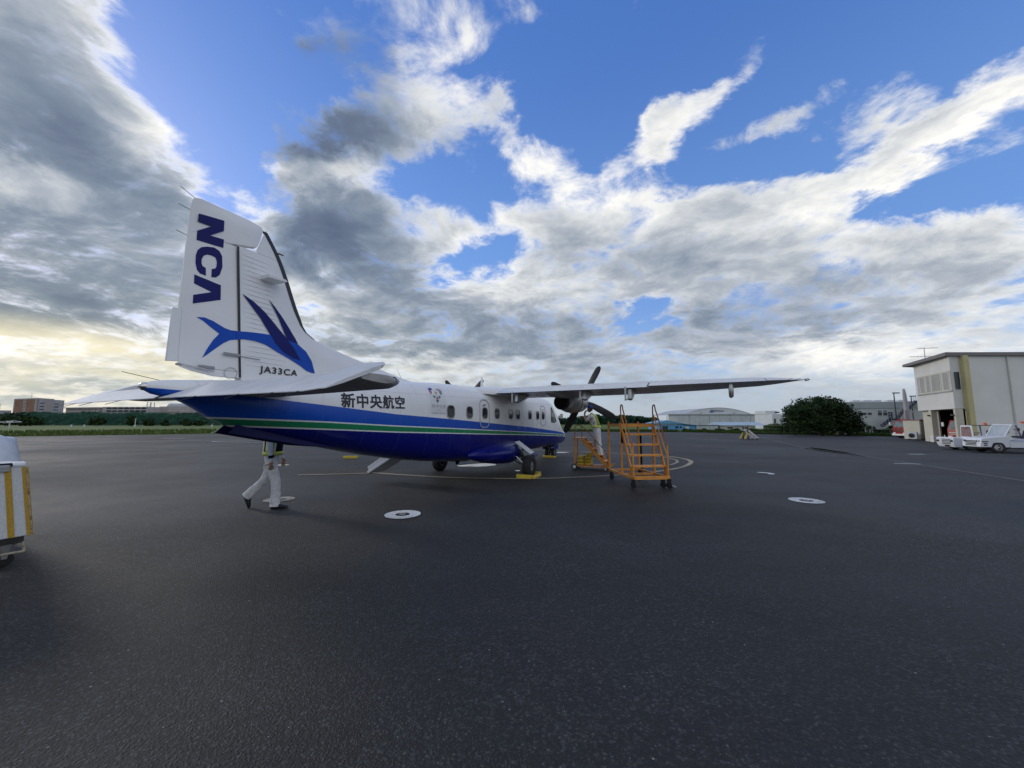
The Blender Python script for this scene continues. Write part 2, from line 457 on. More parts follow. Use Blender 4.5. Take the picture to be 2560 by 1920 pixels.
# ---------------------------------------------------------------- materials
def mat(name, col, rough=0.5, metal=0.0, var=0.08, vscale=3.0, bump=0.0, bscale=60.0, coat=0.0, spec=0.5, dirt=0.0, dirt_col=(0.08, 0.07, 0.055), rvar=0.0):
    m = bpy.data.materials.new(name)
    m.use_nodes = True
    g = NG(m.node_tree)
    b = g.n['Principled BSDF']
    tc = g.n.new('ShaderNodeTexCoord')
    p = tc.outputs['Object']
    c = tuple(col) + (1,)
    if var:
        n = g.noise(p, vscale, 5, 0.6)
        lo = tuple(max(0, v * (1 - var)) for v in col)
        hi = tuple(min(1, v * (1 + var)) for v in col)
        cc = g.mix(g.ramp(n, 0.3, 0.7), lo, hi)
        if dirt:
            n2 = g.noise(p, vscale * 2.7, 8, 0.68)
            cc = g.mix(g.math('MULTIPLY', g.ramp(n2, 0.48, 0.75), dirt), cc, dirt_col)
        g.put(b, 'Base Color', cc)
    else:
        b.inputs['Base Color'].default_value = c
    if rvar:
        n3 = g.noise(p, vscale * 1.7, 4, 0.6)
        g.put(b, 'Roughness', g.ramp(n3, 0.25, 0.75, rough - rvar, rough + rvar, smooth=False))
    else:
        b.inputs['Roughness'].default_value = rough
    b.inputs['Metallic'].default_value = metal
    b.inputs['Specular IOR Level'].default_value = spec
    if coat:
        b.inputs['Coat Weight'].default_value = coat
        b.inputs['Coat Roughness'].default_value = 0.08
    if bump:
        bn = g.n.new('ShaderNodeBump')
        bn.inputs['Strength'].default_value = bump
        bn.inputs['Distance'].default_value = 0.01 if bump < 0.9 else 0.05
        g.put(bn, 'Height', g.noise(p, bscale, 4, 0.6))
        g.l.new(bn.outputs[0], b.inputs['Normal'])
    return m


def glass_mat(name, col=(0.03, 0.035, 0.04), rough=0.06, spec=0.8):
    return mat(name, col, rough, var=0.3, vscale=6, spec=spec)


M = {}
M['white_paint'] = mat('white_paint', (0.78, 0.78, 0.78), 0.42, var=0.03, vscale=1.5, dirt=0.10, dirt_col=(0.45, 0.43, 0.40), rvar=0.06)
M['dark_navy'] = mat('dark_navy', (0.004, 0.006, 0.075), 0.5, var=0.12, spec=0.2)
M['logo_navy'] = mat('logo_navy', (0.006, 0.010, 0.125), 0.45, var=0.08, spec=0.2)
M['logo_blue'] = mat('logo_blue', (0.008, 0.075, 0.46), 0.45, var=0.06, spec=0.2)
M['black_print'] = mat('black_print', (0.012, 0.010, 0.016), 0.4, var=0.1)
M['rubber'] = mat('rubber', (0.018, 0.018, 0.019), 0.75, var=0.25, vscale=9, bump=0.2, bscale=120)
M['boot'] = mat('boot', (0.015, 0.016, 0.018), 0.42, var=0.3, vscale=5)
M['blade'] = mat('blade', (0.014, 0.014, 0.015), 0.5, var=0.25, vscale=5)
M['alu'] = mat('alu', (0.46, 0.46, 0.45), 0.38, metal=0.8, var=0.12, vscale=4, dirt=0.25, rvar=0.1)
M['silver'] = mat('silver', (0.50, 0.50, 0.49), 0.36, metal=0.35, var=0.1, vscale=3, dirt=0.3, rvar=0.1)
M['dark_metal'] = mat('dark_metal', (0.035, 0.034, 0.033), 0.5, metal=0.5, var=0.3, vscale=14, dirt=0.3)
M['soot'] = mat('soot', (0.006, 0.006, 0.006), 0.9, var=0.2)
M['orange'] = mat('orange', (0.80, 0.33, 0.055), 0.45, var=0.14, vscale=5, dirt=0.30, dirt_col=(0.16, 0.07, 0.03), rvar=0.1)
M['rail_brown'] = mat('rail_brown', (0.36, 0.13, 0.045), 0.5, var=0.25, vscale=8, dirt=0.3)
M['yellow'] = mat('yellow', (0.62, 0.45, 0.035), 0.5, var=0.12, vscale=9, dirt=0.45, dirt_col=(0.10, 0.075, 0.02))
M['skin'] = mat('skin', (0.36, 0.20, 0.13), 0.55, var=0.1, vscale=12)
M['white_cloth'] = mat('white_cloth', (0.78, 0.79, 0.80), 0.9, var=0.14, vscale=11, bump=1.0, bscale=13, spec=0.15)
M['shirt_blue'] = mat('shirt_blue', (0.60, 0.65, 0.74), 0.9, var=0.08, vscale=7, bump=0.8, bscale=9, spec=0.15)
M['navy_cloth'] = mat('navy_cloth', (0.012, 0.015, 0.03), 0.9, var=0.3, vscale=20, spec=0.15)
M['hivis'] = mat('hivis', (0.72, 0.82, 0.12), 0.6, var=0.08, vscale=20)
M['reflective'] = mat('reflective', (0.80, 0.84, 0.45), 0.45, var=0.1, vscale=20)
M['black_shoe'] = mat('black_shoe', (0.012, 0.012, 0.013), 0.45, var=0.3, vscale=20)
M['hair'] = mat('hair', (0.012, 0.010, 0.009), 0.6, var=0.3, vscale=40)
M['cap_blue'] = mat('cap_blue', (0.02, 0.05, 0.22), 0.8, var=0.15, vscale=15)
M['mask_white'] = mat('mask_white', (0.75, 0.77, 0.80), 0.85, var=0.05)
M['glass'] = glass_mat('glass')
M['chrome'] = mat('chrome', (0.6, 0.6, 0.6), 0.22, metal=1.0, var=0.1)

# ---------------------------------------------------------------- ground
def asphalt(name, base, tint, stone_gain=1.0):
    m = bpy.data.materials.new(name)
    m.use_nodes = True
    g = NG(m.node_tree)
    b = g.n['Principled BSDF']
    tc = g.n.new('ShaderNodeTexCoord')
    p = tc.outputs['Object']
    # aggregate: individual stones of about a centimetre in dark binder
    vo = g.n.new('ShaderNodeTexVoronoi'); vo.feature = 'F1'
    g.put(vo, 'Vector', g.vmath('ADD', p, g.scale(g.noise(p, 40, 2, 0.5, color=True), 0.02))); g.put(vo, 'Scale', 62.0)
    cell = g.sep(vo.outputs['Color'])
    stone = g.ramp(vo.outputs['Distance'], 0.55, 0.15)
    tone = g.math('MULTIPLY_ADD', g.math('POWER', cell[0], 4.0), 1.7 * stone_gain, 0.52)
    fine = g.noise(p, 130, 3, 0.7)
    mid = g.noise(p, 9, 5, 0.65)
    # large soft patches: ageing, damp areas, traffic
    big = g.noise(p, 0.16, 6, 0.62)
    med = g.noise(g.vmath('MULTIPLY', p, (0.35, 1.0, 1.0)), 0.55, 6, 0.6)
    k = g.math('MULTIPLY', tone, g.ramp(fine, 0.25, 0.75, 0.7, 1.3, smooth=False))
    k = g.math('MULTIPLY', g.math('MULTIPLY_ADD', stone, 0.6, 0.5), k)
    k = g.math('MULTIPLY', k, g.ramp(mid, 0.3, 0.7, 0.85, 1.15, smooth=False))
    k = g.math('MULTIPLY', k, g.ramp(big, 0.34, 0.66, 0.62, 1.30))
    k = g.math('MULTIPLY', k, g.ramp(med, 0.35, 0.68, 0.72, 1.22))
    # paver lanes laid side by side, each with its own tone, and the joints between them
    pr = g.n.new('ShaderNodeMapping'); g.put(pr, 0, p); pr.inputs['Rotation'].default_value = (0, 0, R(-33))
    lx, ly, lz = g.sep(g.vmath('ADD', pr.outputs[0], g.scale(g.vmath('SUBTRACT', g.noise(p, 0.8, 2, 0.5, color=True), (0.5, 0.5, 0.5)), 0.10)))
    ln = g.math('DIVIDE', lx, 4.2)
    wn = g.n.new('ShaderNodeTexWhiteNoise'); wn.noise_dimensions = '1D'
    g.put(wn, 'W', g.math('FLOOR', ln))
    k = g.math('MULTIPLY', k, g.ramp(wn.outputs[0], 0.0, 1.0, 0.86, 1.14, smooth=False))
    fr = g.math('ABSOLUTE', g.math('SUBTRACT', g.math('FRACT', ln), 0.5))
    seam = g.math('MULTIPLY', g.ramp(fr, 0.4955, 0.4985), g.ramp(g.noise(p, 1.7, 3, 0.6), 0.42, 0.60))
    k = g.math('MULTIPLY', k, g.math('MULTIPLY_ADD', seam, -0.45, 1.0))
    # long rubber streaks
    tr = g.noise(g.vmath('MULTIPLY', pr.outputs[0], (1.6, 0.05, 1.0)), 1.5, 4, 0.6)
    k = g.math('MULTIPLY', k, g.math('MULTIPLY_ADD', g.ramp(tr, 0.57, 0.70), -0.22, 1.0))
    hue = g.mix(g.ramp(g.noise(p, 0.5, 3, 0.5), 0.4, 0.6), tint[0], tint[1])
    col = g.scale(hue, g.math('MULTIPLY', k, base))
    # odd pale chips
    v2 = g.n.new('ShaderNodeTexVoronoi'); v2.feature = 'F1'
    g.put(v2, 'Vector', p); g.put(v2, 'Scale', 16.0)
    chip = g.math('MULTIPLY', g.ramp(v2.outputs['Distance'], 0.13, 0.07), g.math('GREATER_THAN', g.sep(v2.outputs['Color'])[1], 0.94))
    v3 = g.n.new('ShaderNodeTexVoronoi'); v3.feature = 'F1'
    g.put(v3, 'Vector', p); g.put(v3, 'Scale', 42.0)
    chip3 = g.math('MULTIPLY', g.ramp(v3.outputs['Distance'], 0.28, 0.16), g.math('GREATER_THAN', g.sep(v3.outputs['Color'])[1], 0.94))
    col = g.mix(g.math('MULTIPLY', chip3, 0.55 * stone_gain), col, (0.15, 0.15, 0.145))
    col = g.mix(g.math('MULTIPLY', chip, 0.8 * stone_gain), col, (0.36, 0.36, 0.34))
    # oil and tyre stains
    st = g.math('MULTIPLY', g.ramp(g.noise(p, 1.3, 4, 0.7, dist=0.6), 0.66, 0.76), 0.45)
    col = g.mix(st, col, (0.022, 0.022, 0.024))
    g.put(b, 'Base Color', col)
    g.put(b, 'Roughness', g.ramp(big, 0.3, 0.7, 0.58, 0.80))
    b.inputs['Specular IOR Level'].default_value = 0.42
    bn = g.n.new('ShaderNodeBump')
    bn.inputs['Strength'].default_value = 0.9
    bn.inputs['Distance'].default_value = 0.006
    g.put(bn, 'Height', g.math('ADD', stone, g.math('MULTIPLY', fine, 0.7)))
    g.l.new(bn.outputs[0], b.inputs['Normal'])
    return m


def worn_paint(name, col, wear=0.45, under=(0.05, 0.05, 0.052)):
    m = bpy.data.materials.new(name)
    m.use_nodes = True
    g = NG(m.node_tree)
    b = g.n['Principled BSDF']
    p = g.n.new('ShaderNodeTexCoord').outputs['Object']
    n = g.noise(p, 14, 7, 0.75)
    n2 = g.noise(p, 1.2, 3, 0.6)
    f = g.math('MULTIPLY', g.ramp(g.math('ADD', n, g.math('MULTIPLY', g.math('SUBTRACT', n2, 0.5), 0.5)), 0.46, 0.60), wear)
    c = g.mix(g.ramp(g.noise(p, 5, 4, 0.6), 0.3, 0.7), tuple(v * 0.82 for v in col), col)
    g.put(b, 'Base Color', g.mix(f, c, under))
    b.inputs['Roughness'].default_value = 0.75
    return m


M['asphalt'] = asphalt('asphalt', 0.047, ((0.93, 1.0, 0.98), (1.02, 0.98, 0.98)))
M['asphalt_side'] = asphalt('asphalt_side', 0.066, ((0.97, 1.0, 1.02), (1.0, 0.99, 1.0)), 0.7)
M['line_cream'] = worn_paint('line_cream', (0.42, 0.35, 0.22), 0.55)
M['line_white'] = worn_paint('line_white', (0.55, 0.55, 0.53), 0.55)
M['ring_white'] = worn_paint('ring_white', (0.74, 0.75, 0.75), 0.30)
M['ring_cream'] = worn_paint('ring_cream', (0.46, 0.40, 0.29), 0.75)
M['line_faint'] = worn_paint('line_faint', (0.19, 0.19, 0.19), 0.5)
M['line_edge'] = worn_paint('line_edge', (0.30, 0.30, 0.29), 0.6)
M['joint'] = mat('joint', (0.028, 0.028, 0.03), 0.8, var=0.3, vscale=4)


def grass_mat(name, a, b_, sc=0.6):
    m = bpy.data.materials.new(name)
    m.use_nodes = True
    g = NG(m.node_tree)
    b = g.n['Principled BSDF']
    p = g.n.new('ShaderNodeTexCoord').outputs['Object']
    n = g.noise(p, sc, 8, 0.65)
    n2 = g.noise(p, sc * 0.07, 4, 0.6)
    c = g.mix(g.ramp(n, 0.3, 0.7), a, b_)
    c = g.mix(g.ramp(n2, 0.35, 0.65, 0.0, 0.6), c, tuple(0.55 * u + 0.45 * v for u, v in zip(a, (0.10, 0.10, 0.03))))
    g.put(b, 'Base Color', c)
    b.inputs['Roughness'].default_value = 0.9
    b.inputs['Specular IOR Level'].default_value = 0.1
    return m


M['grass'] = grass_mat('grass', (0.065, 0.105, 0.024), (0.13, 0.18, 0.055))
M['weed'] = grass_mat('weed', (0.022, 0.055, 0.010), (0.07, 0.12, 0.025), 1.5)
M['water'] = mat('water', (0.010, 0.012, 0.013), 0.03, var=0.0, spec=0.5)

mb = MB()
S = 6000
mb.quad((-S, -S, -0.30), (S, -S, -0.30), (S, S, -0.30), (-S, S, -0.30))
struct('ground', mb, M['grass'])


def sheet(poly, z):
    mb = MB()
    mb.add([(x, y, z) for x, y in poly], [tuple(range(len(poly)))])
    return mb


APRON = [(-150, -90), (90, -90), (90, 37), (46, 41), (35, 52), (28.3, 63.7), (10, 67), (-20, 67), (-43.5, 53.2), (-57.6, 43.0), (-150, -20)]
mb = MB()
mb.prism(APRON, -0.28, 0.0)
struct('apron', mb, M['asphalt'])
SIDE = [(27.9, 43.0), (19.2, 25.2), (17.05, 18.6), (14.2, 10.6), (8.0, -6.5), (3.0, -20), (85, -20), (85, 35.5), (45.4, 39.8), (34.5, 50.8)]
struct('side_apron', sheet(SIDE, 0.004), M['asphalt_side'])


def smooth_path(pts, k=6):
    P = [Vector((p[0], p[1], 0)) for p in pts]
    out = []
    for i in range(len(P) - 1):
        a, b, c, d = P[max(i - 1, 0)], P[i], P[i + 1], P[min(i + 2, len(P) - 1)]
        for j in range(k):
            t = j / k
            out.append(0.5 * ((2 * b) + (c - a) * t + (2 * a - 5 * b + 4 * c - d) * t * t + (3 * b - 3 * c + d - a) * t ** 3))
    out.append(P[-1])
    return out


def strip(pts, w, z):
    mb = MB()
    vs = []
    n = len(pts)
    for i, p in enumerate(pts):
        d = (pts[min(i + 1, n - 1)] - pts[max(i - 1, 0)]).normalized()
        s = Vector((-d.y, d.x, 0)) * w / 2
        vs += [(p.x + s.x, p.y + s.y, z), (p.x - s.x, p.y - s.y, z)]
    mb.add(vs, [(2 * i, 2 * i + 1, 2 * i + 3, 2 * i + 2) for i in range(n - 1)])
    return mb


def V2(l):
    return [Vector((a, b, 0)) for a, b in l]


LOOP = [(-4.32, 12.27), (-3.48, 11.9), (-2.14, 11.39), (-0.93, 11.15), (0.58, 11.07), (2.02, 11.39), (3.48, 11.9), (4.94, 12.77), (6.18, 13.89), (7.2, 15.38), (7.62, 16.51), (7.60, 17.82), (7.05, 18.67), (5.84, 19.75), (4.77, 20.6), (3.61, 21.35), (2.32, 22.0), (1.0, 22.5), (-1.2, 23.2), (-5.0, 24.2)]
struct('parking_loop_line', strip(smooth_path(LOOP), 0.17, 0.009), M['line_cream'])
struct('parking_lead_line', strip(V2([(-6.6, 11.80), (-5.39, 12.0), (-4.36, 12.28)]), 0.17, 0.012), M['line_cream'])
inner = [(6.0, 14.5), (6.75, 15.6), (7.1, 16.6), (7.08, 17.6), (6.6, 18.35), (5.7, 19.2)]
struct('parking_loop_inner_line', strip(smooth_path(inner), 0.10, 0.009), M['line_cream'])
struct('side_edge_line', strip(smooth_path([(27.9, 43.0), (19.2, 25.2), (17.05, 18.6), (14.2, 10.6), (8.0, -6.5), (3.0, -20)]), 0.06, 0.009), M['line_edge'])
struct('far_parking_loop_line', strip(smooth_path([(-8, 28.3), (-13.5, 29.2), (-18.8, 30.3), (-22.5, 31.1), (-25.2, 32.0), (-24.6, 33.0), (-20, 33.6), (-12, 33.2)]), 0.22, 0.009), M['line_white'])
struct('far_dash_line', strip(V2([(-35.4, 38.4), (-33.3, 38.4)]), 0.36, 0.009), M['line_white'])
struct('far_dash_line', strip(V2([(-31, 36.3), (-27.5, 36.9)]), 0.12, 0.009), M['line_faint'])
struct('far_lane_line', strip(V2([(13.5, 43.8), (15.9, 42.9), (16.6, 42.2)]), 0.22, 0.009), M['line_white'])
struct('far_lane_line', strip(V2([(18.6, 37.0), (19.8, 36.6)]), 0.25, 0.009), M['line_white'])
struct('far_lane_line', strip(V2([(17.9, 38.4), (18.9, 38.1)]), 0.2, 0.009), M['line_white'])
struct('faint_joint_line', strip(smooth_path([(-46, 4.5), (-24.9, 20.1), (-17.4, 25.6), (-6, 33.8)]), 0.12, 0.006), M['line_faint'])
struct('faint_joint_line', strip(V2([(-52, 16), (-36, 28.5), (-20, 40)]), 0.5, 0.005), M['line_faint'])
struct('white_dash_line', strip(V2([(15.05, 15.05), (15.85, 14.83)]), 0.13, 0.013), M['ring_white'])
struct('white_dash_line', strip(V2([(20.2, 19.4), (20.9, 19.3)]), 0.2, 0.013), M['ring_white'])
for a, b in [((-12, 6.2), (3.4, 9.2)), ((12.5, 8.0), (-2, 26)), ((22, 22), (36, 27))]:
    pass

# painted rings round the tie-down anchors
RINGS = [(-1.93, 6.83, 0.31, 'ring_white', 'bold white ring painted round a tie-down anchor, nearest of the rings'),
         (6.11, 8.01, 0.31, 'ring_white', 'white ring round a tie-down anchor, right of the orange platform stairs'),
         (-4.90, 8.12, 0.29, 'ring_cream', 'worn cream ring round a tie-down anchor at the walking worker\'s feet'),
         (8.01, 12.18, 0.29, 'ring_white', 'half worn white ring round an anchor, beyond the stairs to their right')]
for i, (x, y, r, mm, lab) in enumerate(RINGS):
    t = thing('tie_down_ring', lab, 'ground marking', (x, y, 0), 0.4 * i, 'tie-down rings on the apron')
    n = 40
    rr = random.Random(i)
    ri = 0.40
    vs, fs = [], []
    half = (i == 3)
    k0 = 24 if half else 0
    for k in range(n + 1):
        a = 2 * PI * (k + k0) / n
        jo, ji = 1 + rr.uniform(-.025, .025), 1 + rr.uniform(-.05, .05)
        vs += [(r * jo * math.cos(a), r * jo * math.sin(a), 0.010), (r * ri * ji * math.cos(a), r * ri * ji * math.sin(a), 0.010)]
    for k in range(n):
        if half and k >= 20:
            continue
        fs.append((2 * k, 2 * k + 2, 2 * k + 3, 2 * k + 1))
    mb = MB(); mb.add(vs, fs)
    obj('painted_ring', mb, M[mm], t)
    mb = MB(); mb.lathe([(0.105, 0.004), (0.105, 0.014), (0.085, 0.016), (0.07, 0.008)], 20)
    obj('anchor_cup', mb, M['dark_metal'], t, smooth=40)
    mb = MB(); mb.tube([(0.05 * math.cos(a), 0.05 * math.sin(a), 0.016) for a in [2 * PI * k / 12 for k in range(12)]], 0.009, 6, closed=True)
    obj('anchor_eye', mb, M['alu'], t, smooth=60)

# puddles
def puddle(cx, cy, rx, ry, rot, seed, jag=0.18):
    rr = random.Random(seed)
    ph = [rr.uniform(0, 6.28) for _ in range(4)]
    pts = []
    for k in range(48):
        a = 2 * PI * k / 48
        q = 1 + jag * (math.sin(2 * a + ph[0]) * .5 + math.sin(3 * a + ph[1]) * .6 + math.sin(5 * a + ph[2]) * .35 + math.sin(9 * a + ph[3]) * .2)
        x, y = rx * q * math.cos(a), ry * q * math.sin(a)
        pts.append((cx + x * math.cos(rot) - y * math.sin(rot), cy + x * math.sin(rot) + y * math.cos(rot)))
    struct('puddle', sheet(pts, 0.007), M['water'])


puddle(-1.25, 14.55, 0.72, 0.50, 0.45, 1)
puddle(0.19, 12.87, 0.09, 0.12, 0.2, 2)
puddle(-6.29, 18.45, 0.33, 0.40, 0.1, 3)
puddle(-8.75, 14.53, 0.22, 0.16, 0.1, 4)
puddle(18.05, 21.7, 3.25, 0.40, R(71.5), 5, 0.22)
puddle(2.6, 20.6, 0.45, 0.35, 0.0, 8)

# grass: bumpy field beyond the apron on the left, weeds along the right-hand edge
def tufts(name, spots, hmin, hmax, mm, seed, blades=4, width=0.05):
    rr = random.Random(seed)
    vs, fs = [], []
    for x, y, z in spots:
        for _ in range(blades):
            a = rr.uniform(0, 6.28)
            h = rr.uniform(hmin, hmax)
            w = width * rr.uniform(0.6, 1.4)
            bx, by = x + rr.uniform(-.15, .15), y + rr.uniform(-.15, .15)
            dx, dy = math.cos(a), math.sin(a)
            lean = rr.uniform(0.1, 0.5) * h
            b = len(vs)
            vs += [(bx - dy * w, by + dx * w, z), (bx + dy * w, by - dx * w, z), (bx + dx * lean, by + dy * lean, z + h)]
            fs.append((b, b + 1, b + 2))
    mb = MB(); mb.add(vs, fs)
    return obj(name, mb, mm, kind='stuff')


def edge_spots(pts, n, depth, seed, z=-0.28, bias=2.0, side=1):
    rr = random.Random(seed)
    out = []
    P = V2(pts)
    L = [(P[i + 1] - P[i]).length for i in range(len(P) - 1)]
    tot = sum(L)
    for _ in range(n):
        s = rr.uniform(0, tot)
        i = 0
        while s > L[i] and i < len(L) - 1:
            s -= L[i]; i += 1
        d = (P[i + 1] - P[i]).normalized()
        q = P[i] + d * s + Vector((-d.y, d.x, 0)) * side * (0.1 + depth * rr.random() ** bias)
        out.append((q.x, q.y, z))
    return out


LEFT_EDGE = [(-150, -20), (-57.6, 43.0), (-43.5, 53.2), (-20, 67), (10, 67)]
gs = tufts('grass', edge_spots(LEFT_EDGE, 9000, 55, 11, bias=1.4), 0.30, 0.52, M['grass'], 12, 3, 0.13)
tag(gs, 'long pale green grass growing beyond the apron edge on the left', 'grass')
RIGHT_EDGE = [(9, 67.2), (28.5, 63.9), (35.2, 52.2), (46.2, 41.2), (70, 39)]
gs = tufts('grass', edge_spots(RIGHT_EDGE, 5200, 3.2, 13, bias=1.3), 0.35, 0.85, M['weed'], 14, 4, 0.06)
tag(gs, 'rough dark green weeds along the apron edge on the right', 'grass')

# ---------------------------------------------------------------- aircraft (local frame: X forward, Y port, Z up)
PLANE = thing('propeller_airplane', 'white and blue twin turboprop airplane with high wing parked on the apron', 'airplane', (-0.9607, 12.2384, 0), 1.1144)

# fuselage stations: x, half width, top, bottom, height of greatest width, upper and lower exponent
FS = [(-8.40, 0.03, 2.105, 2.045, 2.075, 2.0, 2.0), (-8.30, 0.085, 2.15, 1.985, 2.07, 2.0, 2.0), (-8.05, 0.16, 2.19, 1.93, 2.06, 2.1, 2.1),
      (-7.82, 0.22, 2.21, 1.81, 2.02, 2.2, 2.2), (-7.62, 0.265, 2.23, 1.67, 1.97, 2.3, 2.2), (-7.30, 0.33, 2.26, 1.535, 1.92, 2.4, 2.2),
      (-6.80, 0.41, 2.30, 1.40, 1.88, 2.6, 2.3), (-6.0, 0.52, 2.38, 1.20, 1.82, 2.8, 2.5), (-5.0, 0.635, 2.47, 0.985, 1.74, 3.1, 2.8),
      (-4.0, 0.725, 2.555, 0.80, 1.68, 3.4, 3.0), (-3.0, 0.785, 2.62, 0.66, 1.63, 3.6, 3.2), (-2.0, 0.80, 2.655, 0.57, 1.60, 3.7, 3.3),
      (-1.0, 0.80, 2.665, 0.55, 1.60, 3.7, 3.3), (1.5, 0.80, 2.67, 0.55, 1.60, 3.7, 3.3), (3.6, 0.80, 2.67, 0.555, 1.60, 3.6, 3.2),
      (4.4, 0.80, 2.645, 0.56, 1.56, 3.3, 3.0), (4.9, 0.79, 2.55, 0.56, 1.50, 3.0, 2.9), (5.3, 0.765, 2.33, 0.56, 1.40, 2.6, 2.8),
      (5.7, 0.72, 2.02, 0.56, 1.26, 2.4, 2.7), (6.05, 0.665, 1.74, 0.56, 1.14, 2.3, 2.6), (6.5, 0.58, 1.53, 0.565, 1.05, 2.2, 2.5),
      (7.0, 0.47, 1.365, 0.58, 0.99, 2.2, 2.4), (7.4, 0.365, 1.25, 0.605, 0.95, 2.1, 2.3), (7.8, 0.24, 1.12, 0.66, 0.92, 2.0, 2.1),
      (8.05, 0.145, 1.02, 0.725, 0.89, 2.0, 2.0), (8.17, 0.075, 0.955, 0.79, 0.875, 2.0, 2.0), (8.21, 0.02, 0.90, 0.85, 0.875, 2.0, 2.0)]


def interp(tab, x):
    n = len(tab)
    if x <= tab[0][0]:
        return tab[0][1:]
    if x >= tab[-1][0]:
        return tab[-1][1:]
    i = 0
    while tab[i + 1][0] < x:
        i += 1
    x0, x1 = tab[i][0], tab[i + 1][0]
    h = x1 - x0
    t = (x - x0) / h
    out = []
    for k in range(1, len(tab[0])):
        y0, y1 = tab[i][k], tab[i + 1][k]
        s = (y1 - y0) / h
        m0 = s if i == 0 else 0.5 * (s + (y0 - tab[i - 1][k]) / (x0 - tab[i - 1][0]))
        m1 = s if i == n - 2 else 0.5 * (s + (tab[i + 2][k] - y1) / (tab[i + 2][0] - x1))
        if i > 0 and s * (y0 - tab[i - 1][k]) <= 0:
            m0 = 0
        if i < n - 2 and s * (tab[i + 2][k] - y1) <= 0:
            m1 = 0
        t2, t3 = t * t, t * t * t
        out.append((2 * t3 - 3 * t2 + 1) * y0 + (t3 - 2 * t2 + t) * h * m0 + (-2 * t3 + 3 * t2) * y1 + (t3 - t2) * h * m1)
    return out


def lin(tab, x):
    if x <= tab[0][0]:
        return tab[0][1]
    for (a, u), (b, v) in zip(tab, tab[1:]):
        if x <= b:
            return u + (v - u) * (x - a) / (b - a)
    return tab[-1][1]


def fus_ring(x, n=64):
    w, zt, zb, zc, nu, nl = interp(FS, x)
    ring = []
    for k in range(n):
        a = 2 * PI * k / n
        c, s = math.cos(a), math.sin(a)
        e = nu if s >= 0 else nl
        y = w * math.copysign(abs(c) ** (2 / e), c)
        z = zc + (zt - zc if s >= 0 else zc - zb) * math.copysign(abs(s) ** (2 / e), s)
        ring.append((x, y, z))
    return ring


def side_y(x, z):
    w, zt, zb, zc, nu, nl = interp(FS, x)
    if z >= zc:
        s, e = min(1, (z - zc) / (zt - zc)), nu
    else:
        s, e = min(1, (zc - z) / (zc - zb)), nl
    return w * max(0.0, 1 - s ** e) ** (1 / e)


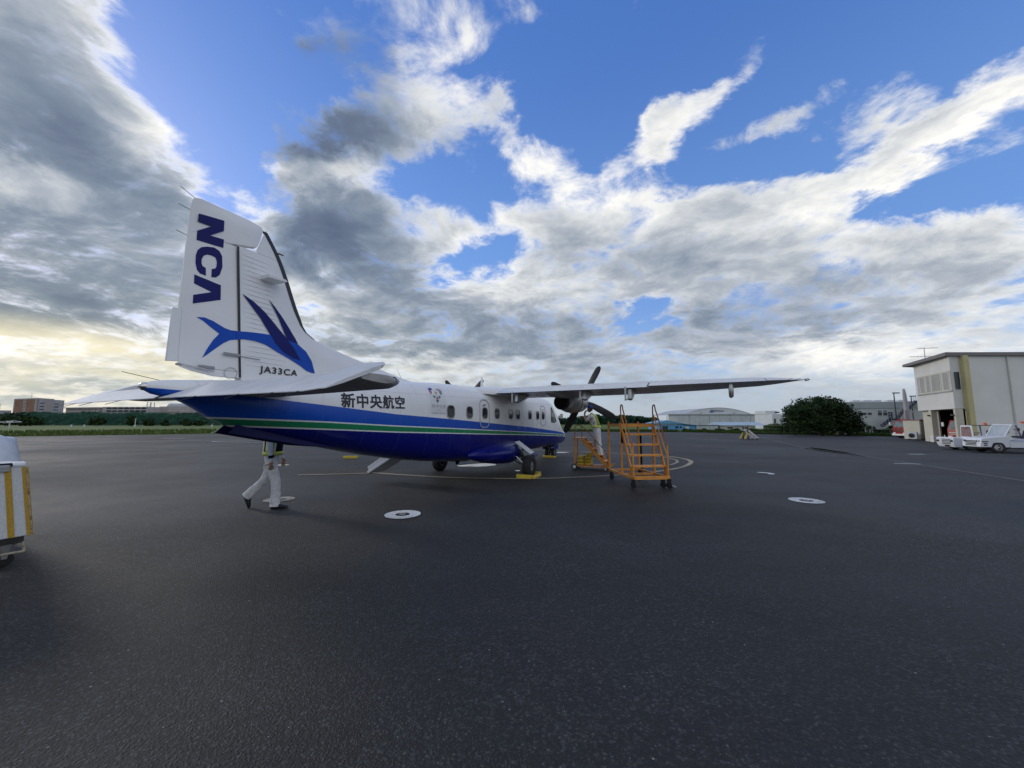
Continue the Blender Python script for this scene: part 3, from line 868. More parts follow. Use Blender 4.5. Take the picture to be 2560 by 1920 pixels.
# livery: straight cheat lines over the body, drawn in the airplane's own coordinates
def livery_mat():
    m = bpy.data.materials.new('fuselage_livery')
    m.use_nodes = True
    g = NG(m.node_tree)
    b = g.n['Principled BSDF']
    p = g.n.new('ShaderNodeTexCoord').outputs['Object']
    x, y, z = g.sep(p)

    def curve(pts):
        n = g.n.new('ShaderNodeFloatCurve')
        g.put(n, 1, g.ramp(x, -9.0, 9.0, smooth=False))
        c = n.mapping.curves[0]
        c.points[0].location = ((pts[0][0] + 9) / 18, pts[0][1] / 3)
        c.points[1].location = ((pts[-1][0] + 9) / 18, pts[-1][1] / 3)
        for a, v in pts[1:-1]:
            c.points.new((a + 9) / 18, v / 3)
        for q in c.points:
            q.handle_type = 'VECTOR'
        n.mapping.update()
        return g.math('MULTIPLY', n.outputs[0], 3.0)

    bt = curve([(-9, 2.09), (-7.2, 2.0), (-6.0, 1.905), (-4.63, 1.79), (-1.25, 1.62), (2.0, 1.45), (5.0, 1.24), (7.3, 1.06), (9, 0.97)])
    gt = curve([(-9, 1.72), (-7.7, 1.685), (-6.1, 1.625), (-4.62, 1.545), (-1.27, 1.405), (2.0, 1.265), (5.0, 1.12), (7.5, 0.985), (9, 0.93)])
    gb = curve([(-9, 1.62), (-7.5, 1.575), (-6.1, 1.505), (-4.62, 1.425), (-1.27, 1.295), (2.0, 1.175), (5.0, 1.05), (7.5, 0.93), (9, 0.88)])
    gr = g.noise(p, 2.2, 6, 0.65)
    dirt = g.ramp(g.noise(g.vmath('MULTIPLY', p, (0.6, 1, 2.5)), 3.0, 7, 0.7), 0.52, 0.78, 0.0, 0.16)
    streak = g.ramp(g.noise(g.vmath('MULTIPLY', p, (5.0, 1.0, 0.5)), 2.2, 5, 0.6), 0.54, 0.74, 0.0, 0.22)
    dirt = g.math('MAXIMUM', dirt, streak)
    white = g.mix(dirt, (0.80, 0.80, 0.805), (0.50, 0.48, 0.45))
    blue = g.mix(gr, (0.004, 0.068, 0.42), (0.006, 0.088, 0.50))
    green = g.mix(gr, (0.012, 0.19, 0.085), (0.02, 0.25, 0.11))
    navy = g.mix(gr, (0.004, 0.007, 0.15), (0.006, 0.011, 0.19))
    line = (0.78, 0.78, 0.78)

    def below(c, off=0.0):
        return g.ramp(g.math('SUBTRACT', g.math('ADD', c, off), z), -0.0025, 0.0025, smooth=False)
    col = g.mix(below(bt), white, blue)
    col = g.mix(below(gt, 0.014), col, line)
    col = g.mix(below(gt, -0.010), col, green)
    col = g.mix(below(gb, 0.010), col, line)
    col = g.mix(below(gb, -0.014), col, navy)
    # frame and skin-lap joints
    fx = g.math('PINGPONG', g.math('ADD', x, 0.31), 0.42)
    seam = g.math('MULTIPLY', g.ramp(fx, 0.0055, 0.002), 0.32)
    zl = g.ramp(g.math('ABSOLUTE', g.math('SUBTRACT', z, g.math('MULTIPLY_ADD', x, 0.012, 2.30))), 0.005, 0.002)
    seam = g.math('MAXIMUM', seam, g.math('MULTIPLY', zl, 0.38))
    col = g.mix(seam, col, (0.16, 0.16, 0.17))
    g.put(b, 'Base Color', col)
    g.put(b, 'Roughness', g.ramp(gr, 0.3, 0.7, 0.20, 0.32))
    b.inputs['Specular IOR Level'].default_value = 0.35
    bn = g.n.new('ShaderNodeBump')
    bn.inputs['Strength'].default_value = 0.05
    bn.inputs['Distance'].default_value = 0.02
    g.put(bn, 'Height', g.math('SUBTRACT', g.noise(p, 2.6, 2, 0.5), g.math('MULTIPLY', seam, 0.5)))
    g.l.new(bn.outputs[0], b.inputs['Normal'])
    return m


M['livery'] = livery_mat()
xs = [-8.40, -8.36, -8.30, -8.18, -8.05, -7.93, -7.82, -7.72, -7.62, -7.46, -7.30]
xs += [-7.05 + 0.25 * i for i in range(46)]
xs = [x for x in xs if x <= 4.2] + [4.3 + 0.15 * i for i in range(24)] + [7.85, 7.95, 8.05, 8.12, 8.17, 8.20, 8.21]
xs = sorted(set(round(x, 3) for x in xs))
mb = MB()
mb.loft([fus_ring(x) for x in xs])
FUS = obj('fuselage', mb, M['livery'], PLANE, smooth=60)


# ---- flat artwork laid on a surface
def conform(name, verts2, faces, surf, off, mm, parent, step=0.12, sgn=-1):
    """verts2: (x, z); cut on a grid so the sheet follows the surface y = sgn * (surf(x,z) + off)"""
    bm = bmesh.new()
    vv = [bm.verts.new((x, 0, z)) for x, z in verts2]
    for f in faces:
        try:
            bm.faces.new([vv[i] for i in f])
        except ValueError:
            pass
    xa, xb = min(v[0] for v in verts2), max(v[0] for v in verts2)
    za, zb = min(v[1] for v in verts2), max(v[1] for v in verts2)
    for lo, hi, no, ax in ((xa, xb, (1, 0, 0), 0), (za, zb, (0, 0, 1), 2)):
        k = math.floor(lo / step) + 1
        while k * step < hi:
            co = [0, 0, 0]; co[ax] = k * step
            bmesh.ops.bisect_plane(bm, geom=bm.verts[:] + bm.edges[:] + bm.faces[:], plane_co=co, plane_no=no)
            k += 1
    for v in bm.verts:
        v.co.y = sgn * (surf(v.co.x, v.co.z) + off)
    for f in bm.faces:
        if f.normal.y * sgn < 0:
            f.normal_flip()
    bm.normal_update()
    for f in bm.faces:
        if f.normal.y * sgn < 0:
            f.normal_flip()
    me = bpy.data.meshes.new(name)
    bm.to_mesh(me); bm.free()
    me.materials.append(mm)
    o = bpy.data.objects.new(name, me)
    COL.objects.link(o)
    o.parent = parent
    return o


def poly_faces(pts):
    return [tuple(t) for t in tessellate_polygon([[Vector((x, z, 0)) for x, z in pts]])]


def text2d(body, offset=0.0, shear=0.0, spacing=1.0, align='LEFT'):
    cu = bpy.data.curves.new('text', 'FONT')
    cu.body = body
    cu.offset = offset
    cu.shear = shear
    cu.space_character = spacing
    cu.resolution_u = 4
    o = bpy.data.objects.new('text', cu)
    COL.objects.link(o)
    dg = bpy.context.evaluated_depsgraph_get()
    me = bpy.data.meshes.new_from_object(o.evaluated_get(dg))
    v = [(p.co.x, p.co.y) for p in me.vertices]
    f = [tuple(p.vertices) for p in me.polygons]
    bpy.data.objects.remove(o)
    bpy.data.curves.remove(cu)
    bpy.data.meshes.remove(me)
    return v, f


def fit2d(v, x0, x1, z0, z1):
    ax, bx = min(p[0] for p in v), max(p[0] for p in v)
    az, bz = min(p[1] for p in v), max(p[1] for p in v)
    return [(x0 + (p[0] - ax) / (bx - ax) * (x1 - x0), z0 + (p[1] - az) / (bz - az) * (z1 - z0)) for p in v]


def shear_line(v, slope, x0):
    return [(x, z + slope * (x - x0)) for x, z in v]


v, f = text2d('新中央航空', offset=0.006, spacing=1.08)
v = shear_line(fit2d(v, -5.86, -4.40, 1.885, 2.15), 0.008, -5.86)
for k, (dx, dz) in enumerate(((0, 0), (0.011, 0), (0, 0.011), (0.011, 0.011))):
    conform('airline_name', [(x + dx, z + dz) for x, z in v], f, side_y, 0.004 + 0.0006 * k, M['black_print'], FUS, 0.15)

# gem emblem on a pale panel
M['panel_grey'] = mat('panel_grey', (0.69, 0.70, 0.715), 0.4, var=0.03)
M['print_grey'] = mat('print_grey', (0.42, 0.43, 0.46), 0.4, var=0.03)
pts = [(-3.60, 1.815), (-3.03, 1.825), (-3.03, 2.43), (-3.60, 2.42)]
conform('emblem_panel', pts, [(0, 1, 2, 3)], side_y, 0.003, M['panel_grey'], FUS, 0.12)
GEM = [((-3.585, 2.365, -3.555, 2.43, -3.50, 2.365), (0.02, 0.04, 0.32)), ((-3.54, 2.43, -3.435, 2.43, -3.485, 2.365), (0.06, 0.02, 0.26)),
       ((-3.585, 2.35, -3.49, 2.35, -3.525, 2.275), (0.33, 0.03, 0.09)), ((-3.30, 2.43, -3.20, 2.43, -3.25, 2.365), (0.52, 0.16, 0.16)),
       ((-3.19, 2.425, -3.23, 2.36, -3.12, 2.36), (0.10, 0.16, 0.42)), ((-3.24, 2.345, -3.125, 2.345, -3.18, 2.275), (0.05, 0.12, 0.13)),
       ((-3.40, 2.35, -3.30, 2.35, -3.35, 2.27), (0.62, 0.30, 0.06)), ((-3.49, 2.245, -3.40, 2.245, -3.44, 2.18), (0.03, 0.14, 0.10)),
       ((-3.35, 2.24, -3.40, 2.165, -3.30, 2.165), (0.26, 0.03, 0.03)), ((-3.31, 2.245, -3.215, 2.245, -3.26, 2.18), (0.03, 0.09, 0.16)),
       ((-3.41, 2.15, -3.30, 2.15, -3.35, 2.075), (0.01, 0.06, 0.10))]
for k, (t, c) in enumerate(GEM):
    p3 = [(t[0], t[1]), (t[2], t[3]), (t[4], t[5])]
    conform('emblem_gem', p3, [(0, 1, 2)], side_y, 0.006, mat('gem_%d' % k, c, 0.35, var=0), FUS, 0.3)
v, f = text2d('東京宝島', offset=0.0, spacing=1.25)
conform('emblem_text', fit2d(v, -3.565, -3.065, 1.955, 2.045), f, side_y, 0.006, M['print_grey'], FUS, 0.3)
v, f = text2d('Tokyo')
conform('emblem_text', fit2d(v, -3.39, -3.25, 1.895, 1.925), f, side_y, 0.006, M['print_grey'], FUS, 0.3)
v, f = text2d('Treasure')
conform('emblem_text', fit2d(v, -3.565, -3.335, 1.83, 1.866), f, side_y, 0.006, M['print_grey'], FUS, 0.3)
v, f = text2d('Islands')
conform('emblem_text', fit2d(v, -3.30, -3.075, 1.83, 1.866), f, side_y, 0.006, M['print_grey'], FUS, 0.3)

# ---- windows and doors, both sides
M['pane'] = mat('pane', (0.035, 0.038, 0.042), 0.07, var=0.55, vscale=7, spec=0.6)
M['frame_grey'] = mat('frame_grey', (0.30, 0.31, 0.33), 0.4, var=0.1)
M['seal_grey'] = mat('seal_grey', (0.36, 0.37, 0.40), 0.45, var=0.08)


def rrect(cx, cz, w, h, r, n=6):
    out = []
    for sx, sz, a0 in ((1, 1, 0), (-1, 1, 90), (-1, -1, 180), (1, -1, 270)):
        for k in range(n + 1):
            a = R(a0 + 90 * k / n)
            out.append((cx + sx * (w / 2 - r) + r * math.cos(a), cz + sz * (h / 2 - r) + r * math.sin(a)))
    return out


def ring_patch(name, outer, inner, off, mm, parent, sgn=-1):
    n = len(outer)
    mb = MB()
    vs = []
    for q, o2 in ((outer, 0.0), (outer, off), (inner, off), (inner, 0.0)):
        vs += [(x, sgn * (side_y(x, z) + o2), z) for x, z in q]
    fs = []
    for l in range(3):
        for k in range(n):
            k2 = (k + 1) % n
            fs.append((l * n + k, l * n + k2, (l + 1) * n + k2, (l + 1) * n + k))
    mb.add(vs, fs)
    return obj(name, mb, mm, parent, smooth=50)


def fan_patch(name, outl, off, mm, parent, sgn=-1, rings=3):
    n = len(outl)
    cx = sum(p[0] for p in outl) / n
    cz = sum(p[1] for p in outl) / n
    vs = []
    for j in range(rings):
        s = 1 - j / rings
        vs += [(cx + (x - cx) * s, 0, cz + (z - cz) * s) for x, z in outl]
    vs.append((cx, 0, cz))
    vs = [(x, sgn * (side_y(x, z) + off), z) for x, _, z in vs]
    fs = []
    for j in range(rings - 1):
        for k in range(n):
            k2 = (k + 1) % n
            fs.append((j * n + k, j * n + k2, (j + 1) * n + k2, (j + 1) * n + k))
    c = rings * n
    b = (rings - 1) * n
    for k in range(n):
        fs.append((b + k, b + (k + 1) % n, c))
    mb = MB(); mb.add(vs, fs)
    return obj(name, mb, mm, parent, smooth=50)


def cabin_window(cx, sgn=-1, w=0.325, h=0.335):
    ow = rrect(cx, 1.885, w, h, 0.11)
    iw = rrect(cx, 1.885, w - 0.045, h - 0.045, 0.095)
    fr = ring_patch('window', ow, iw, 0.010, M['frame_grey'], FUS, sgn)
    fan_patch('pane', iw, 0.003, M['pane'], fr, sgn)
    return fr


def hatch(cx, cz, w, h, win, sgn=-1):
    o = rrect(cx, cz, w, h, 0.2)
    i = rrect(cx, cz, w - 0.075, h - 0.075, 0.165)
    d = ring_patch('door', o, i, 0.007, M['seal_grey'], FUS, sgn)
    if win:
        ow = rrect(cx + 0.01, 1.885, 0.325, 0.335, 0.11)
        iw = rrect(cx + 0.01, 1.885, 0.28, 0.29, 0.095)
        ring_patch('window_frame', ow, iw, 0.010, M['frame_grey'], d, sgn)
        fan_patch('pane', iw, 0.004, M['pane'], d, sgn)
    mb = MB()
    hz = cz + h / 2 - 0.16
    mb.box((cx - 0.02, sgn * (side_y(cx, hz) + 0.012), hz), (0.16, 0.022, 0.035))
    mb.box((cx - 0.09, sgn * (side_y(cx, hz) + 0.012), hz - 0.02), (0.03, 0.02, 0.075))
    obj('handle', mb, M['alu'], d, bevel=0.006)
    return d


for sgn in (-1, 1):
    for cx in (-2.86, -2.02, -0.475, 0.46, 1.005, 2.03, 2.77):
        if sgn == 1 and cx < -1.5:
            continue
        cabin_window(cx, sgn)
    hatch(-1.22, 1.87, 0.56, 0.82, True, sgn) if sgn == -1 else cabin_window(-1.22, sgn)
    hatch(3.33, 1.88, 0.56, 0.80, True, sgn)
    # cockpit side window: two panes in a dark frame
    o = [(4.24, 1.62), (4.60, 1.60), (4.93, 1.655), (4.80, 1.80), (4.66, 1.98), (4.50, 2.22), (4.40, 2.27), (4.31, 2.22), (4.25, 2.05), (4.225, 1.80)]
    c = (4.5, 1.87)
    i = [(c[0] + (x - c[0]) * 0.86, c[1] + (z - c[1]) * 0.90) for x, z in o]
    fr = ring_patch('cockpit_window', o, i, 0.012, M['boot'], FUS, sgn)
    fan_patch('pane', i, 0.004, M['pane'], fr, sgn)
    p2 = [(4.27, 1.97), (4.33, 1.99), (4.42, 2.02), (4.50, 2.03), (4.44, 2.15), (4.39, 2.21), (4.33, 2.18), (4.29, 2.08)]
    i2 = [(4.38 + (x - 4.38) * 0.8, 2.09 + (z - 2.09) * 0.8) for x, z in p2]
    ring_patch('vent_pane_frame', p2, i2, 0.016, M['boot'], fr, sgn)
    mb = MB()
    P = [(5.02, 1.92, 0.62), (5.02, 2.30, 0.45), (5.05, 2.34, 0.06), (5.72, 1.86, 0.05), (5.62, 1.76, 0.5), (5.3, 1.72, 0.66)]
    ring = []
    for x, z, _ in P:
        ring.append((x + 0.012, sgn * max(0.03, side_y(x, z)), z + 0.012))
    mb.add(ring, [tuple(range(len(ring)))])
    obj('windscreen', mb, M['pane'], FUS)

# ---- passenger airstair let down on the port side
mb = MB()
a0, a1 = Vector((-2.75, 0.80, 0.80)), Vector((-2.75, 1.75, 0.28))
mb.bar(a0, a1, 0.62, 0.07, up=(0, 0.48, 0.88))
st = obj('airstair', mb, M['white_paint'], PLANE, bevel=0.01)
for sx in (-0.29, 0.29):
    mb = MB(); mb.bar(a0 + Vector((sx, 0.02, 0.08)), a1 + Vector((sx, -0.02, 0.10)), 0.03, 0.12, up=(0, 0.48, 0.88))
    obj('side_rail', mb, M['white_paint'], st, bevel=0.006)
for k in range(3):
    q = a0.lerp(a1, 0.2 + 0.28 * k)
    mb = MB(); mb.box((q.x, q.y + 0.03, q.z + 0.10), (0.54, 0.20, 0.025))
    obj('tread', mb, M['alu'], st, bevel=0.005)

# ---- wing
def airfoil(t=0.15, camber=0.02, n=18):
    up, lo = [], []
    for k in range(n + 1):
        x = 0.5 * (1 - math.cos(PI * k / n))
        yt = 5 * t * (0.2969 * math.sqrt(x) - 0.126 * x - 0.3516 * x * x + 0.2843 * x ** 3 - 0.1036 * x ** 4)
        yc = camber * (2 * 0.42 * x - x * x) / 0.42 ** 2 if x < 0.42 else camber / 0.58 ** 2 * ((1 - 0.84) + 0.84 * x - x * x)
        up.append((x, yc + yt)); lo.append((x, yc - yt))
    return up, lo


def upper_lower(x, t, camber=0.02):
    yt = 5 * t * (0.2969 * math.sqrt(max(x, 0)) - 0.126 * x - 0.3516 * x * x + 0.2843 * x ** 3 - 0.1036 * x ** 4)
    yc = camber * (0.84 * x - x * x) / 0.42 ** 2 if x < 0.42 else camber / 0.58 ** 2 * (0.16 + 0.84 * x - x * x)
    return yc + yt, yc - yt


WS = [(0.0, 1.56, -0.74, 2.585, 2.525, 0.150), (0.8, 1.56, -0.74, 2.585, 2.525, 0.150), (5.17, 1.50, -0.74, 2.595, 2.535, 0.148),
      (6.4, 1.27, -0.73, 2.60, 2.54, 0.14), (7.68, 0.80, -0.72, 2.60, 2.54, 0.13), (8.1, 0.30, -0.68, 2.585, 2.535, 0.11), (8.43, -0.40, -0.62, 2.56, 2.53, 0.08)]


def wing_sec(y):
    return interp(WS, abs(y))


def wing_ring(y, x0, x1, n=14):
    """closed outline between chord fractions x0..x1 at span station y"""
    le, te, zl, zt, t = wing_sec(y)
    c = le - te
    fr = [x0 + (x1 - x0) * (0.5 * (1 - math.cos(PI * k / n)) if x0 == 0 else k / n) for k in range(n + 1)]
    pts = []
    for x in fr:
        pts.append((x, upper_lower(x, t)[0]))
    for x in reversed(fr[1:] if x0 == 0 else fr):
        pts.append((x, upper_lower(x, t)[1] - (0.0005 if x > 0.98 else 0)))
    return [(le - x * c, y, zl + (zt - zl) * x + z * c) for x, z in pts]


def wing_mat():
    m = mat('wing_skin', (0.56, 0.57, 0.58), 0.30, metal=0.0, var=0.08, vscale=1.2, dirt=0.30, dirt_col=(0.30, 0.29, 0.27), rvar=0.08)
    return m


M['wing'] = wing_mat()
CUT = 0.755
mb = MB()
ys = [-7.68, -6.4, -5.17, -3.5, -2, -0.8, 0.8, 2, 3.5, 5.17, 6.4, 7.68]
mb.loft([wing_ring(y, 0, CUT) for y in ys])
WING = obj('wing', mb, M['wing'], PLANE, smooth=40)
for sgn in (-1, 1):
    mb = MB()
    tips = [7.684, 7.9, 8.1, 8.28, 8.38, 8.43]
    mb.loft([wing_ring(sgn * y, 0, 1.0) for y in (tips if sgn > 0 else tips)])
    tip = obj('wing_tip', mb, M['wing'], WING, smooth=40)
    for q in (8.05, 8.2, 8.34):
        le, te, zl, zt, t = wing_sec(q)
        mb = MB(); mb.tube([(te + 0.02, sgn * q, zt), (te - 0.17, sgn * (q + 0.05), zt + 0.015)], 0.004, 5)
        obj('static_wick', mb, M['black_print'], tip)
    mb = MB(); mb.tube([(-0.45, sgn * 8.40, 2.545), (-0.45, sgn * 8.48, 2.545)], [0.03, 0.012], 8)
    obj('position_light', mb, M['black_print'], tip, smooth=50)

    def surface(name, y0, y1, droop, mm, dz=0.0):
        mb = MB()
        rings = []
        for k in range(5):
            y = y0 + (y1 - y0) * k / 4
            r = wing_ring(sgn * y, CUT + 0.006, 1.0, 8)
            le, te, zl, zt, t = wing_sec(y)
            px, pz = le - CUT * (le - te), zl + (zt - zl) * CUT + 0.03
            ca, sa = math.cos(R(droop)), math.sin(R(droop))
            rings.append([(px + (x - px) * ca + (z - pz) * sa, yy, pz - (x - px) * -sa * 1.0 + (z - pz) * ca + dz) for x, yy, z in r])
        mb.loft(rings)
        return obj(name, mb, mm, WING, smooth=40)
    fl = surface('flap', 0.86, 5.15, 4.0, M['wing'])
    al = surface('aileron', 5.20, 7.66, 1.5, M['wing'], 0.005)
    # hinge brackets under the trailing edge
    for y, x0, x1, dz, nm in ((1.50, -0.62, 0.05, 0.29, 'flap_bracket'), (3.52, -0.55, 0.10, 0.27, 'flap_bracket'), (4.74, -0.72, -0.15, 0.30, 'flap_bracket')):
        mb = MB()
        poly = [(x1 + 0.35, 2.47), (x0 + 0.05, 2.50), (x0 - 0.02, 2.50 - dz), (x0 + 0.12, 2.50 - dz - 0.02), (x0 + 0.32, 2.50 - dz + 0.03), (x1 + 0.1, 2.40)]
        mb.prism(poly, -0.055, 0.055, frame((1, 0, 0), (0, 0, 1), (0, sgn * y, 0)))
        obj(nm, mb, M['alu'], WING, bevel=0.03, seg=3)
        mb = MB(); mb.bar((x0 - 0.05, sgn * (y - 0.09), 2.52), (x0 - 0.06, sgn * (y - 0.09), 2.50 - dz - 0.03), 0.02, 0.045)
        mb.bar((x0 - 0.12, sgn * (y - 0.09), 2.50 - dz - 0.02), (x0 + 0.10, sgn * (y - 0.06), 2.50 - dz + 0.01), 0.02, 0.02)
        obj('flap_link', mb, M['alu'], WING)
    mb = MB()
    mb.tube([(-0.62, sgn * 6.98, 2.50), (-0.66, sgn * 6.98, 2.36), (-0.62, sgn * 6.98, 2.22), (-0.50, sgn * 6.98, 2.20)], [0.05, 0.055, 0.05, 0.02], 10)
    obj('aileron_balance', mb, M['alu'], WING, smooth=60)
# fairing where wing and roof meet
mb = MB()
rings = []
for x, w, zt in ((-1.75, 0.25, 2.63), (-1.3, 0.62, 2.68), (-0.7, 0.92, 2.70), (0.2, 1.0, 2.80), (0.9, 1.0, 2.82), (1.5, 0.95, 2.74), (1.9, 0.7, 2.69), (2.3, 0.3, 2.66)):
    rings.append([(x, w * math.cos(PI * k / 16) , 2.45 + (zt - 2.45) * math.sin(PI * k / 16) ** 0.6) for k in range(17)])
mb.loft(rings, closed=True)
obj('wing_fairing', mb, M['white_paint'], FUS, smooth=60)
mb = MB()
mb.prism([(0.05, 2.72), (-0.13, 2.72), (-0.10, 3.08), (-0.03, 3.09)], -0.012, 0.012, frame((1, 0, 0), (0, 0, 1), (0, 0, 0)))
obj('blade_antenna', mb, M['white_paint'], FUS, bevel=0.006)
mb = MB(); mb.tube([(-3.72, 0, 2.57), (-3.92, 0, 2.86)], [0.008, 0.004], 6)
obj('whip_antenna', mb, M['white_paint'], FUS)
mb = MB(); mb.lathe([(0.035, 0), (0.03, 0.025), (0.01, 0.04)], 10, T(1.1, -1.9, 2.81))
obj('fuel_cap', mb, M['alu'], WING, smooth=50)

# ---- engines and propellers
def nacelle(sgn, phi):
    yc = sgn * 2.555
    rings = []
    for x, w, zt, zb in ((2.60, 0.20, 2.60, 2.20), (2.52, 0.27, 2.67, 2.10), (2.3, 0.34, 2.71, 2.01), (1.9, 0.385, 2.72, 1.955), (1.5, 0.40, 2.70, 1.935), (1.15, 0.395, 2.68, 1.955), (0.92, 0.35, 2.66, 2.01), (0.84, 0.30, 2.64, 2.06)):
        zc, hz = (zt + zb) / 2, (zt - zb) / 2
        rings.append([(x, yc + w * math.copysign(abs(math.cos(a)) ** 0.85, math.cos(a)), zc + hz * math.copysign(abs(math.sin(a)) ** 0.85, math.sin(a))) for a in [2 * PI * k / 32 for k in range(32)]])
    mb = MB(); mb.loft(rings)
    N = obj('engine_nacelle', mb, M['silver'], PLANE, smooth=50)
    # exhaust duct
    E = T(0.96, yc - sgn * 0.12, 2.25) @ AXX
    mb = MB(); mb.lathe([(0.235, 0.1), (0.235, -0.26), (0.215, -0.27), (0.205, -0.20), (0.20, 0.05)], 28, E, caps=False)
    obj('exhaust_rim', mb, M['dark_metal'], N, smooth=50)
    mb = MB(); mb.lathe([(0.206, -0.255), (0.17, -0.1), (0.10, 0.0)], 28, E)
    obj('exhaust_duct', mb, M['soot'], N, smooth=50)
    # cowling seam, vents and drain
    mb = MB()
    for x in (1.35, 2.05):
        r = []
        for k in range(33):
            a = PI + PI * k / 32
            w, zt, zb = (0.402, 2.69, 1.94) if x < 2 else (0.368, 2.72, 1.97)
            zc, hz = (zt + zb) / 2, (zt - zb) / 2
            r.append((x, yc + w * math.copysign(abs(math.cos(a)) ** 0.85, math.cos(a)), zc + hz * math.copysign(abs(math.sin(a)) ** 0.85, math.sin(a))))
        mb.tube(r, 0.008, 5)
    obj('cowling_seam', mb, M['dark_metal'], N, smooth=60)
    mb = MB(); mb.box((1.7, yc + sgn * 0.36, 2.15), (0.12, 0.05, 0.06)); mb.tube([(1.15, yc - 0.05, 1.98), (1.12, yc - 0.05, 1.90)], 0.018, 6)
    obj('drain_vent', mb, M['dark_metal'], N)
    mb = MB()
    mb.prism([(1.35, 2.60), (-0.55, 2.53), (-0.62, 2.44), (-0.2, 2.36), (0.85, 2.36), (1.35, 2.30)], -0.16, 0.16, frame((1, 0, 0), (0, 0, 1), (0, yc, 0)))
    obj('pylon_fairing', mb, M['silver'], N, bevel=0.05, seg=3)
    pr = obj('propeller', MB().lathe([(0.05, 0.36), (0.11, 0.30), (0.165, 0.18), (0.19, 0.04), (0.19, -0.06)], 24, T(2.66, yc, 2.43) @ AXX), M['blade'], PLANE, smooth=50)
    for k in range(4):
        t = phi + k * PI / 2
        d = Vector((0, -math.cos(t), math.sin(t)))
        tn = Vector((0, math.sin(t), math.cos(t)))
        ax = Vector((1, 0, 0))
        rings = []
        for r, ch, th, tw in ((0.10, 0.10, 0.10, 60), (0.22, 0.13, 0.075, 45), (0.40, 0.21, 0.05, 30), (0.7, 0.245, 0.034, 20), (1.0, 0.24, 0.024, 13), (1.2, 0.215, 0.018, 10), (1.29, 0.165, 0.013, 9), (1.335, 0.10, 0.009, 9), (1.35, 0.03, 0.005, 9)):
            cu = tn * math.cos(R(tw)) + ax * math.sin(R(tw))
            cv = ax * math.cos(R(tw)) - tn * math.sin(R(tw))
            o = Vector((2.70, yc, 2.43)) + d * r
            rings.append([o + cu * (ch / 2 * math.cos(a)) + cv * (th / 2 * math.sin(a)) for a in [2 * PI * j / 14 for j in range(14)]])
        mb = MB(); mb.loft(rings)
        obj('blade', mb, M['blade'], pr, smooth=60)


nacelle(-1, 1.054)
nacelle(1, R(43))

# ---- fin, rudder, emblem
FIN_LE = [(2.10, -5.9), (2.30, -4.6), (2.58, -3.20), (2.68, -3.86), (2.85, -4.80), (2.98, -5.45), (3.10, -5.98), (3.22, -6.22), (3.45, -6.36), (4.40, -6.79), (4.80, -7.06)]


def fin_le(z):
    if z < 2.58:
        return -3.2
    return interp([(a, b) for a, b in FIN_LE if a >= 2.58], z)[0]


def hinge_x(z):
    return -7.31 - (z - 2.28) / (4.31 - 2.28) * 0.165


def fin_half(x, z):
    """half thickness of fin and rudder at (x, z)"""
    le = fin_le(z)
    d = max(0.0, le - x)
    t = (0.098 - 0.016 * (z - 2.3)) * (1 - math.exp(-d / 0.22)) * min(1.0, 0.35 + d / 2.2)
    hx = hinge_x(z)
    tmax = 0.080 - 0.010 * (z - 2.3)
    if x < hx:
        t = max(0.008, tmax * 0.98 * (1 - (hx - x) / 0.80))
        return t
    return min(t, tmax + 0.012)


M['fin_paint'] = mat('fin_paint', (0.80, 0.80, 0.81), 0.32, var=0.03, vscale=1.3, dirt=0.10, dirt_col=(0.48, 0.46, 0.44), rvar=0.06)


def slab_loft(zs, x_front, x_back, half, nx=22):
    rings = []
    for z in zs:
        a, b = x_front(z), x_back(z)
        q = [(k / nx) ** 1.8 for k in range(nx + 1)]
        right = [(a + (b - a) * s, -half(a + (b - a) * s, z), z) for s in q]
        left = [(x, -y, z) for x, y, z in reversed(right)]
        rings.append(right + left[:-1] if abs(right[0][1]) < 1e-6 else right + left)
    return rings


zs = [2.0, 2.2, 2.4, 2.57, 2.60, 2.64, 2.70, 2.78, 2.86, 2.94, 3.02, 3.08, 3.13, 3.18, 3.25, 3.35, 3.5, 3.7, 3.9, 4.1, 4.25, 4.33]
mb = MB()
mb.loft(slab_loft(zs, fin_le, lambda z: hinge_x(z) + 0.012, fin_half))
# leading part ahead of the rudder horn
zz = [4.335, 4.42, 4.52, 4.62, 4.70, 4.765]
mb.loft(slab_loft(zz, lambda z: interp([(4.33, -6.757), (4.40, -6.79), (4.80, -7.06)], z)[0], lambda z: -7.165 + (z - 4.335) * 0.27, fin_half, 10))
FIN = obj('fin', mb, M['fin_paint'], PLANE, smooth=50)

# rudder: body with a forward horn at the top, then the tab
mb = MB()
rz = [2.30, 2.6, 2.9, 3.174, 3.182, 3.5, 3.8, 4.1, 4.29]


def rud_te(z):
    return lin([(2.22, -8.045), (2.43, -8.05), (3.175, -8.06), (3.18, -8.10), (4.30, -8.075), (4.82, -8.0)], z)


